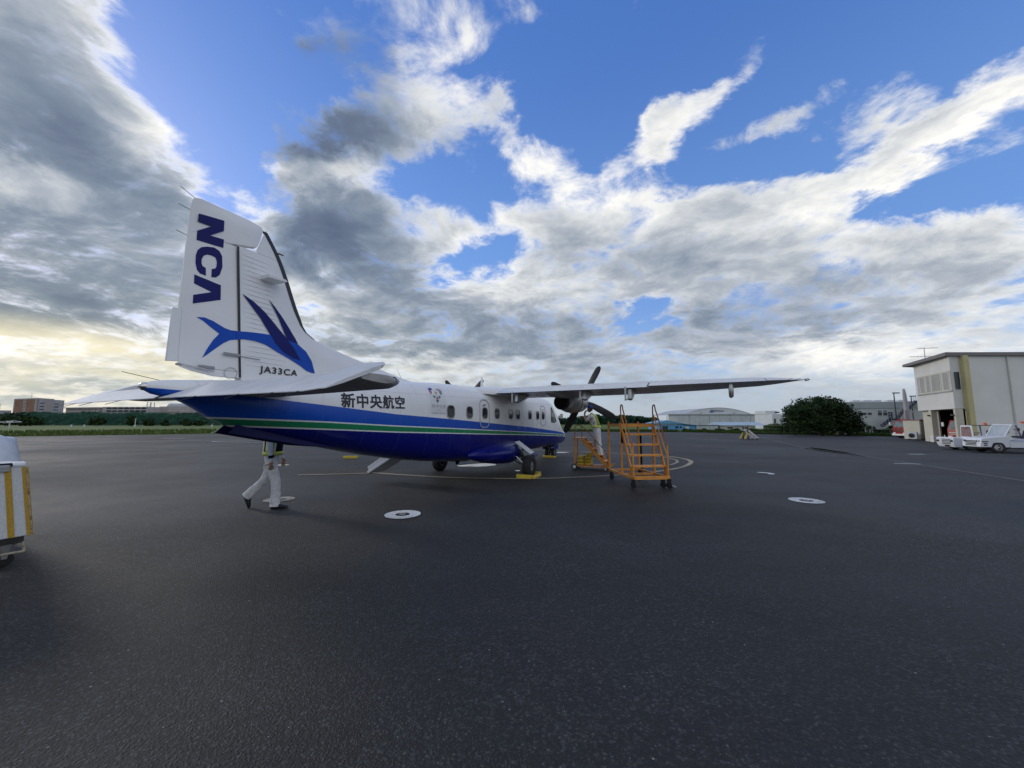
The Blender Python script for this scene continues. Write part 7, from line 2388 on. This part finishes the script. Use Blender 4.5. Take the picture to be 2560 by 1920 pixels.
# local: X to the right (0 = right edge, negative to the left), Y away from the camera
z0, z1 = 0.35, 1.125
wl = 1.5
mb = MB(); mb.hexa([(-wl, 0, z0), (0.0, 0, z0), (0.0, 0.75, z0), (-wl, 0.75, z0)], [(-wl, -0.02, z1), (-0.12, -0.02, z1), (-0.12, 0.73, z1), (-wl, 0.73, z1)])
body = obj('cart_body', mb, M['cart_white'], CT, bevel=0.008)
for xb, xt, w in ((-0.031, -0.133, 0.048), (-0.162, -0.252, 0.045), (-0.295, -0.375, 0.045), (-0.43, -0.50, 0.045), (-0.565, -0.625, 0.045)):
    mb = MB(); mb.hexa([(xb - w / 2, -0.008, z0 + 0.004), (xb + w / 2, -0.008, z0 + 0.004), (xb + w / 2, 0.004, z0 + 0.004), (xb - w / 2, 0.004, z0 + 0.004)],
                       [(xt - w / 2, -0.028, z1 - 0.004), (xt + w / 2, -0.028, z1 - 0.004), (xt + w / 2, -0.015, z1 - 0.004), (xt - w / 2, -0.015, z1 - 0.004)])
    obj('yellow_stripe', mb, M['cart_yellow'], body)
mb = MB(); mb.bar((-0.02, -0.004, z0 + 0.01), (-0.125, -0.024, z1), 0.012, 0.02); obj('edge_trim', mb, M['ring_cream'], body)
obj('top_rim', MB().box((-0.82, 0.355, z1 + 0.012), (1.38, 0.76, 0.025)), M['hangar_white'], CT, bevel=0.006)
obj('under_skirt', MB().box((-0.78, 0.36, z0 - 0.035), (1.42, 0.70, 0.07)), M['dark_metal'], CT)
obj('push_handle', MB().tube([(-0.23, -0.03, z1 + 0.02), (-0.23, -0.06, z1 + 0.04), (-0.75, -0.06, z1 + 0.04), (-0.75, -0.03, z1 + 0.02)], 0.012, 8), M['black_print'], CT, smooth=60)
obj('label_plate', MB().box((-0.28, -0.035, z1 - 0.02), (0.08, 0.02, 0.04)), M['frame_grey'], CT)
for y in (0.02, 0.70):
    obj('frame_leg', MB().tube([(-0.075, y, z0 - 0.06), (-0.055, y, 0.18)], 0.013, 8), M['ring_cream'], CT, smooth=60)
    obj('frame_bar', MB().tube([(-0.055, y, 0.18), (-1.40, y, 0.18)], 0.013, 8), M['ring_cream'], CT, smooth=60)
    for x in (-0.15, -1.25):
        W = obj('castor', MB().lathe([(0.03, -0.03), (0.068, -0.026), (0.073, 0), (0.068, 0.026), (0.03, 0.03)], 20, T(x, y * 0.6 + 0.26, 0.073) @ AXY), M['rubber'], CT, smooth=40)
        obj('castor_fork', MB().prism([(-0.04, 0.26), (0.04, 0.26), (0.015, 0.08), (-0.03, 0.08)], -0.04, 0.04, frame((1, 0, 0), (0, 0, 1), (x, y * 0.6 + 0.26, 0))), M['alu'], W, bevel=0.004)
o = obj('paper_sheet', MB().box((0, 0, 0), (0.09, 0.12, 0.03)), M['mask_white'], loc=(-5.60, 4.34, 1.160), rot=(0.05, 0.05, R(61)), bevel=0.01)
tag(o, 'folded white cloth on the right end of the baggage cart', 'cloth')

# ---------------------------------------------------------------- people
def skin_body(name, joints, edges, root, parts, parent, mats, sub=2):
    """joints: {name: ((x,y,z), (rx, ry))}; grown with a skin modifier into one continuous surface"""
    keys = list(joints)
    idx = {k: i for i, k in enumerate(keys)}
    me = bpy.data.meshes.new(name)
    me.from_pydata([joints[k][0] for k in keys], [(idx[a], idx[b]) for a, b in edges], [])
    o = bpy.data.objects.new(name, me)
    COL.objects.link(o)
    o.modifiers.new('skin', 'SKIN')
    sv = me.skin_vertices[0].data
    for k in keys:
        r = joints[k][1]
        sv[idx[k]].radius = r if isinstance(r, tuple) else (r, r)
        sv[idx[k]].use_root = (k == root)
    md = o.modifiers.new('sub', 'SUBSURF'); md.levels = sub; md.render_levels = sub
    dg = bpy.context.evaluated_depsgraph_get()
    m2 = bpy.data.meshes.new_from_object(o.evaluated_get(dg))
    bpy.data.objects.remove(o)
    m2.name = name
    m2.materials.clear()
    for m in mats:
        m2.materials.append(m)
    # every face takes the cloth of the nearest limb
    rad = lambda k: joints[k][1] if not isinstance(joints[k][1], tuple) else sum(joints[k][1]) / 2
    segs = [(Vector(joints[a][0]), Vector(joints[b][0]), parts.get((a, b), 0), rad(a), rad(b)) for a, b in edges]
    for p in m2.polygons:
        c = p.center
        best = None
        for a, b, mi, ra, rb in segs:
            d = b - a
            t = max(0, min(1, (c - a).dot(d) / max(d.length_squared, 1e-9)))
            q = (c - (a + d * t)).length / (ra + (rb - ra) * t)
            if best is None or q < best[0]:
                best = (q, mi)
        p.material_index = best[1]
        p.use_smooth = True
    o = bpy.data.objects.new(name, m2)
    COL.objects.link(o)
    o.parent = parent
    return o


def hand_chain(joints, edges, parts, pre, wrist, d, palm, size, curl, mi):
    """palm and five fingers growing from the wrist along d; palm = direction the palm faces"""
    d, palm = Vector(d).normalized(), Vector(palm).normalized()
    side = d.cross(palm).normalized()
    w = Vector(wrist)
    s = size
    joints[pre + 'palm'] = (tuple(w + d * 0.055 * s), (0.034 * s, 0.020 * s))
    joints[pre + 'knuck'] = (tuple(w + d * 0.095 * s), (0.036 * s, 0.016 * s))
    edges += [(pre + 'wrist', pre + 'palm'), (pre + 'palm', pre + 'knuck')]
    for i, (off, ln) in enumerate(((-0.030, 0.070), (-0.010, 0.082), (0.010, 0.076), (0.029, 0.058))):
        a = w + d * 0.10 * s + side * off * s
        b = a + (d * math.cos(curl * 0.6) + palm * math.sin(curl * 0.6)) * ln * 0.55 * s
        c = b + (d * math.cos(curl * 1.7) + palm * math.sin(curl * 1.7)) * ln * 0.5 * s
        n = '%sf%d' % (pre, i)
        joints[n + 'a'] = (tuple(a), 0.0095 * s); joints[n + 'b'] = (tuple(b), 0.0088 * s); joints[n + 'c'] = (tuple(c), 0.0075 * s)
        edges += [(pre + 'knuck', n + 'a'), (n + 'a', n + 'b'), (n + 'b', n + 'c')]
    a = w + d * 0.045 * s - side * 0.040 * s
    b = a + (d * 0.7 - side * 0.55 + palm * 0.45).normalized() * 0.045 * s
    joints[pre + 'ta'] = (tuple(a), 0.012 * s); joints[pre + 'tb'] = (tuple(b), 0.0095 * s)
    edges += [(pre + 'palm', pre + 'ta'), (pre + 'ta', pre + 'tb')]


def head(parent, at, face, tilt=0.0, cap=None, mask=False, s=1.0, up=(0, 0, 1)):
    """head with nose, ears, eyes, hair; at = centre of head, face = direction it looks"""
    f = Vector(face).normalized()
    u = Vector(up)
    r = f.cross(u).normalized()
    u = r.cross(f).normalized()
    Mx = Matrix(((f.x, r.x, u.x, at[0]), (f.y, r.y, u.y, at[1]), (f.z, r.z, u.z, at[2]), (0, 0, 0, 1)))
    mb = MB()
    rings = []
    for k in range(13):
        a = -PI / 2 + PI * k / 12
        z = 0.118 * math.sin(a)
        ring = []
        for j in range(24):
            b = 2 * PI * j / 24
            rx, ry = 0.098, 0.076
            if z < 0:
                rx *= 1 - 0.25 * (-z / 0.118); ry *= 1 - 0.22 * (-z / 0.118)
            c = math.cos(a) ** 0.8 if math.cos(a) > 1e-6 else 0.0
            x, y = rx * c * math.cos(b), ry * c * math.sin(b)
            if math.cos(b) > 0:                     # flatter face, brow, nose, chin
                x *= 0.93
                if abs(math.sin(b)) < 0.28 and -0.045 < z < 0.02:
                    x += 0.026 * (1 - abs(math.sin(b)) / 0.28) * (1 - abs(z + 0.018) / 0.05)
                if abs(math.sin(b)) < 0.5 and -0.11 < z < -0.08:
                    x += 0.008
                if 0.15 < abs(math.sin(b)) < 0.6 and -0.005 < z < 0.025:
                    x -= 0.007
            ring.append(Mx @ Vector((x * s, y * s, z * s)))
        rings.append(ring)
    mb.loft(rings)
    H_ = obj('head', mb, M['skin'], parent, smooth=70)
    for q in (-1, 1):
        obj('ear', MB().lathe([(0.012 * s, -0.006 * s), (0.026 * s, 0), (0.012 * s, 0.008 * s)], 12, Mx @ T(-0.008 * s, q * 0.078 * s, -0.005 * s) @ AXY @ Matrix.Scale(1.25, 4, (0, 0, 1))), M['skin'], H_, smooth=60)
        obj('eye', MB().lathe([(0.003, -0.004), (0.010 * s, 0), (0.003, 0.004)], 8, Mx @ T(0.083 * s, q * 0.032 * s, 0.008 * s) @ AXX), M['hair'], H_, smooth=60)
    obj('mouth', MB().box((0, 0, 0), (0.006, 0.042 * s, 0.007 * s), Mx @ T(0.083 * s, 0, -0.062 * s)), mat('lip', (0.25, 0.10, 0.08), 0.5), H_)
    # hair: shell over the back and top
    mb = MB()
    rings = []
    for k in range(9):
        a = R(-25) + (PI / 2 - R(-25)) * k / 8
        z = 0.126 * math.sin(a)
        ring = []
        for j in range(24):
            b = 2 * PI * j / 24
            c = max(0.0, math.cos(a)) ** 0.8
            fr = math.cos(b)
            rx = 0.106 if fr < 0.2 or a > R(48) else 0.07
            ring.append(Mx @ Vector((rx * c * fr * s - 0.004, 0.084 * c * math.sin(b) * s, z * s)))
        rings.append(ring)
    mb.loft(rings)
    obj('hair', mb, M['hair'], H_, smooth=60)
    if cap:
        mb = MB()
        rings = []
        for z, rr_ in ((0.035, 0.108), (0.05, 0.110), (0.085, 0.104), (0.115, 0.085), (0.135, 0.045), (0.14, 0.012)):
            rings.append([Mx @ Vector((rr_ * 1.02 * math.cos(b) * s - 0.004, rr_ * 0.86 * math.sin(b) * s, z * s)) for b in [2 * PI * j / 24 for j in range(24)]])
        mb.loft(rings)
        C_ = obj('cap', mb, cap, H_, smooth=60)
        mb = MB()
        br = [(0.09, -0.062), (0.135, -0.055), (0.172, -0.03), (0.182, 0.0), (0.172, 0.03), (0.135, 0.055), (0.09, 0.062)]
        mb.prism([(x * s, y * s) for x, y in br], 0.040 * s, 0.047 * s, Mx)
        obj('cap_peak', mb, cap, C_)
    if mask:
        mb = MB()
        rings = []
        for z, x, w in ((-0.10, 0.072, 0.045), (-0.075, 0.092, 0.066), (-0.045, 0.106, 0.072), (-0.015, 0.101, 0.070), (-0.002, 0.094, 0.060)):
            rings.append([Mx @ Vector(((x - 0.055 * (t * t)) * s, w * t * 1.12 * s, z * s)) for t in (-1, -0.75, -0.5, -0.25, 0, 0.25, 0.5, 0.75, 1)])
        mb.loft(rings, closed=False, cap0=False, cap1=False)
        obj('face_mask', mb, M['mask_white'], H_, smooth=60)
    return H_


def shoe(parent, heel, toe, up, w=0.045):
    heel, toe, up = Vector(heel), Vector(toe), Vector(up).normalized()
    d = (toe - heel)
    Ls = d.length
    d.normalize()
    s = d.cross(up).normalized()
    up = s.cross(d)
    rings = []
    for t, ww, h in ((0.0, 0.55, 0.05), (0.04, 0.82, 0.085), (0.2, 0.9, 0.115), (0.38, 0.88, 0.10), (0.6, 1.0, 0.075), (0.82, 1.0, 0.055), (0.95, 0.75, 0.042), (1.0, 0.4, 0.028)):
        c = heel + d * (Ls * t)
        rings.append([c + s * (w * ww * math.cos(a)) + up * (h * (0.5 + 0.5 * math.sin(a)) if math.sin(a) > -0.6 else 0.0) for a in [2 * PI * k / 14 for k in range(14)]])
    return obj('shoe', MB().loft(rings), M['black_shoe'], parent, smooth=55)


def torso_shell(name, secs, a0, a1, mm, parent, n=20, th=0.012, up0=None):
    """open sheet round the torso: secs = (centre, right vector*halfwidth, forward vector*halfdepth)"""
    rings = []
    for c, r, f in secs:
        c, r, f = Vector(c), Vector(r), Vector(f)
        rings.append([c + r * math.cos(R(a0 + (a1 - a0) * k / n)) + f * math.sin(R(a0 + (a1 - a0) * k / n)) for k in range(n + 1)])
    mb = MB()
    full = abs(a1 - a0) >= 360
    if full:
        rings = [r[:-1] for r in rings]
    mb.loft(rings, cap0=False, cap1=False, closed=full)
    o = obj(name, mb, mm, parent, smooth=60)
    md = o.modifiers.new('solid', 'SOLIDIFY'); md.thickness = th; md.offset = 0
    return o


# ---- the worker walking under the tail: trousers, vest over a pale shirt, mid-stride to the right
WK = thing('person', 'worker in white trousers and dark reflective vest walking under the tail', 'person', (-4.62, 7.36, 0), R(14))
J = {}
J['hip'] = ((0, 0, 0.93), (0.145, 0.125)); J['waist'] = ((0.0, 0, 1.06), (0.145, 0.115)); J['chest'] = ((0.015, 0, 1.27), (0.170, 0.125)); J['neckb'] = ((0.0, 0, 1.46), (0.075, 0.07)); J['neck'] = ((0.015, 0, 1.53), (0.055, 0.055))
J['shR'] = ((0.0, -0.18, 1.40), 0.068); J['elR'] = ((0.03, -0.245, 1.13), 0.054); J['Rwrist'] = ((0.06, -0.235, 0.90), 0.036)
J['shL'] = ((0.0, 0.18, 1.40), 0.068); J['elL'] = ((-0.02, 0.25, 1.13), 0.054); J['Lwrist'] = ((0.10, 0.25, 0.92), 0.036)
J['hipR'] = ((0.0, -0.085, 0.86), (0.112, 0.112)); J['knR'] = ((0.115, -0.095, 0.50), (0.088, 0.085)); J['anR'] = ((0.125, -0.10, 0.12), (0.080, 0.078))
J['hipL'] = ((-0.02, 0.085, 0.86), (0.112, 0.112)); J['knL'] = ((-0.13, 0.09, 0.52), (0.088, 0.085)); J['anL'] = ((-0.40, 0.08, 0.26), (0.078, 0.076))
Ed = [('hip', 'waist'), ('waist', 'chest'), ('chest', 'neckb'), ('neckb', 'neck'), ('chest', 'shR'), ('shR', 'elR'), ('elR', 'Rwrist'), ('chest', 'shL'), ('shL', 'elL'), ('elL', 'Lwrist'), ('hip', 'hipR'), ('hipR', 'knR'), ('knR', 'anR'), ('hip', 'hipL'), ('hipL', 'knL'), ('knL', 'anL')]
Pm = {('elR', 'Rwrist'): 1, ('neckb', 'neck'): 2}
for e in (('hip', 'hipR'), ('hipR', 'knR'), ('knR', 'anR'), ('hip', 'hipL'), ('hipL', 'knL'), ('knL', 'anL'), ('hip', 'waist')):
    Pm[e] = 0
for e in (('waist', 'chest'), ('chest', 'neckb'), ('chest', 'shR'), ('shR', 'elR'), ('chest', 'shL'), ('shL', 'elL'), ('elL', 'Lwrist'), ('elR', 'Rwrist')):
    Pm[e] = 1
hand_chain(J, Ed, Pm, 'R', J['Rwrist'][0], (0.02, 0.02, -1), (-0.3, 1, 0), 1.0, 0.45, 2)
hand_chain(J, Ed, Pm, 'L', J['Lwrist'][0], (0.15, 0, -1), (-0.2, -1, 0), 1.0, 0.45, 2)
for e in Ed:
    if e not in Pm:
        Pm[e] = 2
BW = skin_body('body', J, Ed, 'hip', Pm, WK, [M['white_cloth'], M['shirt_blue'], M['skin']])
head(WK, (0.03, 0, 1.66), (1, 0, -0.05), cap=M['cap_blue'])
shoe(WK, (0.06, -0.10, 0.0), (0.35, -0.10, 0.012), (0, 0, 1), 0.05)
shoe(WK, (-0.475, 0.08, 0.24), (-0.385, 0.08, 0.0), (0.93, 0, 0.35), 0.05)


def hem(parent, c0, c1, r0, r1, mm):
    obj('trouser_hem', MB().tube([c0, c1], [r0, r1], 18, caps=False), mm, parent, smooth=60)


hem(WK, (0.125, -0.10, 0.30), (0.118, -0.10, 0.05), 0.086, 0.086, M['white_cloth'])
hem(WK, (-0.30, 0.083, 0.355), (-0.43, 0.08, 0.215), 0.083, 0.086, M['white_cloth'])
V = lambda z, w, d, x=0.0: ((x, 0, z), (0, -w, 0), (d, 0, 0))
torso_shell('vest', [V(1.00, 0.185, 0.155), V(1.10, 0.18, 0.15), V(1.25, 0.19, 0.155, 0.01), V(1.38, 0.175, 0.14, 0.01), V(1.45, 0.12, 0.10, 0.0)], 0, 360, M['navy_cloth'], WK)
torso_shell('vest_belt', [V(1.005, 0.193, 0.163), V(1.065, 0.191, 0.160)], 0, 360, M['hivis'], WK)
for a in (-150, -122, -50, -20, 150, 30):
    torso_shell('vest_stripe', [V(1.05, 0.192, 0.161), V(1.10, 0.189, 0.158), V(1.25, 0.198, 0.163, 0.01), V(1.38, 0.183, 0.148, 0.01)], a - 6, a + 6, M['reflective'], WK, n=3)
obj('cuff', MB().tube([(0.048, -0.24, 1.01), (0.056, -0.236, 0.955)], [0.050, 0.046], 14, caps=False), M['navy_cloth'], WK, smooth=60)
obj('pocket_flap', MB().box((-0.02, -0.20, 0.80), (0.12, 0.012, 0.10)), M['white_cloth'], WK, bevel=0.005)

# ---- the mechanic on the work step, right hand up at the cowling
mx, my = step_pt(0.80, 0.28)
fz = 0.445
ME = thing('person', 'mechanic in white overalls, blue cap and yellow reflective straps reaching up to the engine', 'person', (mx, my, fz), R(150))
J = {}
J['hip'] = ((0.06, 0, 0.93), (0.15, 0.13)); J['waist'] = ((0.10, 0, 1.06), (0.14, 0.12)); J['chest'] = ((0.17, 0, 1.27), (0.165, 0.125)); J['neckb'] = ((0.22, 0, 1.45), (0.075, 0.07)); J['neck'] = ((0.25, 0, 1.52), (0.055, 0.055))
J['shR'] = ((0.20, -0.19, 1.40), 0.066); J['elR'] = ((0.42, -0.25, 1.33), 0.052); J['Rwrist'] = ((0.62, -0.17, 1.36), 0.035)
J['shL'] = ((0.20, 0.19, 1.40), 0.066); J['elL'] = ((0.36, 0.24, 1.22), 0.052); J['Lwrist'] = ((0.46, 0.10, 1.45), 0.035)
J['hipR'] = ((0.05, -0.09, 0.86), (0.115, 0.115)); J['knR'] = ((0.03, -0.10, 0.50), (0.092, 0.09)); J['anR'] = ((-0.03, -0.10, 0.12), (0.080, 0.08))
J['hipL'] = ((0.05, 0.09, 0.86), (0.115, 0.115)); J['knL'] = ((0.02, 0.10, 0.50), (0.092, 0.09)); J['anL'] = ((-0.05, 0.10, 0.12), (0.080, 0.08))
Ed = [('hip', 'waist'), ('waist', 'chest'), ('chest', 'neckb'), ('neckb', 'neck'), ('chest', 'shR'), ('shR', 'elR'), ('elR', 'Rwrist'), ('chest', 'shL'), ('shL', 'elL'), ('elL', 'Lwrist'), ('hip', 'hipR'), ('hipR', 'knR'), ('knR', 'anR'), ('hip', 'hipL'), ('hipL', 'knL'), ('knL', 'anL')]
Pm = {e: 0 for e in Ed}
Pm[('neckb', 'neck')] = 2
Pm[('elR', 'Rwrist')] = 2
Pm[('elL', 'Lwrist')] = 2
hand_chain(J, Ed, Pm, 'R', J['Rwrist'][0], (1, 0.2, 0.1), (0.1, 0.2, 1), 1.0, 0.5, 2)
hand_chain(J, Ed, Pm, 'L', J['Lwrist'][0], (-0.1, -0.5, 0.9), (-1, 0.2, 0.1), 1.0, 0.5, 2)
for e in Ed:
    if e not in Pm:
        Pm[e] = 2
skin_body('body', J, Ed, 'hip', Pm, ME, [M['white_cloth'], M['shirt_blue'], M['skin']])
head(ME, (0.30, 0.0, 1.645), (1, 0.15, 0.18), cap=M['cap_blue'], mask=True)
shoe(ME, (-0.10, -0.10, 0.0), (0.19, -0.11, 0.0), (0, 0, 1), 0.05)
shoe(ME, (-0.12, 0.10, 0.0), (0.17, 0.11, 0.0), (0, 0, 1), 0.05)
hem(ME, (-0.015, -0.10, 0.28), (-0.02, -0.10, 0.06), 0.090, 0.092, M['white_cloth'])
hem(ME, (-0.035, 0.10, 0.28), (-0.04, 0.10, 0.06), 0.090, 0.092, M['white_cloth'])


def VM(z, w, d, x):
    return ((x, 0, z), (0, -w, 0), (d, 0, 0))


torso_shell('belt', [VM(1.0, 0.185, 0.165, 0.085), VM(1.065, 0.183, 0.16, 0.10)], 0, 360, M['hivis'], ME)
for a in (-118, -62, 62, 118):
    torso_shell('strap', [VM(1.05, 0.187, 0.163, 0.10), VM(1.16, 0.185, 0.16, 0.135), VM(1.29, 0.185, 0.16, 0.175), VM(1.40, 0.165, 0.14, 0.20), VM(1.47, 0.10, 0.10, 0.22)], a - 12, a + 12, M['hivis'], ME, n=4)
for a in (-118, -62, 62, 118):
    torso_shell('strap_edge', [VM(1.055, 0.190, 0.167, 0.10), VM(1.16, 0.189, 0.164, 0.135), VM(1.29, 0.189, 0.164, 0.175), VM(1.40, 0.169, 0.144, 0.20)], a - 4, a + 4, M['navy_cloth'], ME, n=2)

# ---- man bending over the baggage cart at the left edge
MC = thing('person', 'man in pale shirt leaning over the striped baggage cart at the left edge', 'person', (-6.90, 5.2, 0), R(176))
J = {}
J['hip'] = ((-0.08, 0, 0.92), (0.15, 0.13)); J['waist'] = ((0.02, 0, 1.06), (0.145, 0.12)); J['chest'] = ((0.17, 0, 1.26), (0.17, 0.13)); J['neckb'] = ((0.28, 0, 1.43), (0.075, 0.07)); J['neck'] = ((0.335, 0, 1.485), (0.055, 0.055))
J['shR'] = ((0.24, -0.185, 1.38), 0.07); J['elR'] = ((0.36, -0.23, 1.15), 0.056); J['Rwrist'] = ((0.56, -0.15, 1.16), 0.038)
J['shL'] = ((0.24, 0.185, 1.38), 0.074); J['elL'] = ((0.36, 0.27, 1.19), 0.060); J['Lwrist'] = ((0.58, 0.24, 1.17), 0.038)
J['hipR'] = ((-0.06, -0.09, 0.86), (0.115, 0.115)); J['knR'] = ((0.0, -0.10, 0.50), (0.09, 0.088)); J['anR'] = ((-0.03, -0.10, 0.12), (0.078, 0.078))
J['hipL'] = ((-0.06, 0.09, 0.86), (0.115, 0.115)); J['knL'] = ((-0.04, 0.10, 0.50), (0.09, 0.088)); J['anL'] = ((-0.10, 0.10, 0.12), (0.078, 0.078))
Ed = [('hip', 'waist'), ('waist', 'chest'), ('chest', 'neckb'), ('neckb', 'neck'), ('chest', 'shR'), ('shR', 'elR'), ('elR', 'Rwrist'), ('chest', 'shL'), ('shL', 'elL'), ('elL', 'Lwrist'), ('hip', 'hipR'), ('hipR', 'knR'), ('knR', 'anR'), ('hip', 'hipL'), ('hipL', 'knL'), ('knL', 'anL')]
Pm = {e: 1 for e in Ed}
for e in (('hip', 'hipR'), ('hipR', 'knR'), ('knR', 'anR'), ('hip', 'hipL'), ('hipL', 'knL'), ('knL', 'anL')):
    Pm[e] = 0
Pm[('neckb', 'neck')] = 2
hand_chain(J, Ed, Pm, 'R', J['Rwrist'][0], (1, 0.1, -0.25), (0, 0, -1), 1.0, 0.4, 2)
hand_chain(J, Ed, Pm, 'L', J['Lwrist'][0], (1, -0.1, -0.25), (0, 0, -1), 1.0, 0.4, 2)
for e in Ed:
    if e not in Pm:
        Pm[e] = 2
skin_body('body', J, Ed, 'hip', Pm, MC, [M['white_cloth'], M['shirt_blue'], M['skin']])
head(MC, (0.41, 0.0, 1.60), (1, 0, -0.55))
shoe(MC, (-0.10, -0.10, 0.0), (0.19, -0.11, 0.0), (0, 0, 1), 0.05)
shoe(MC, (-0.17, 0.10, 0.0), (0.12, 0.11, 0.0), (0, 0, 1), 0.05)
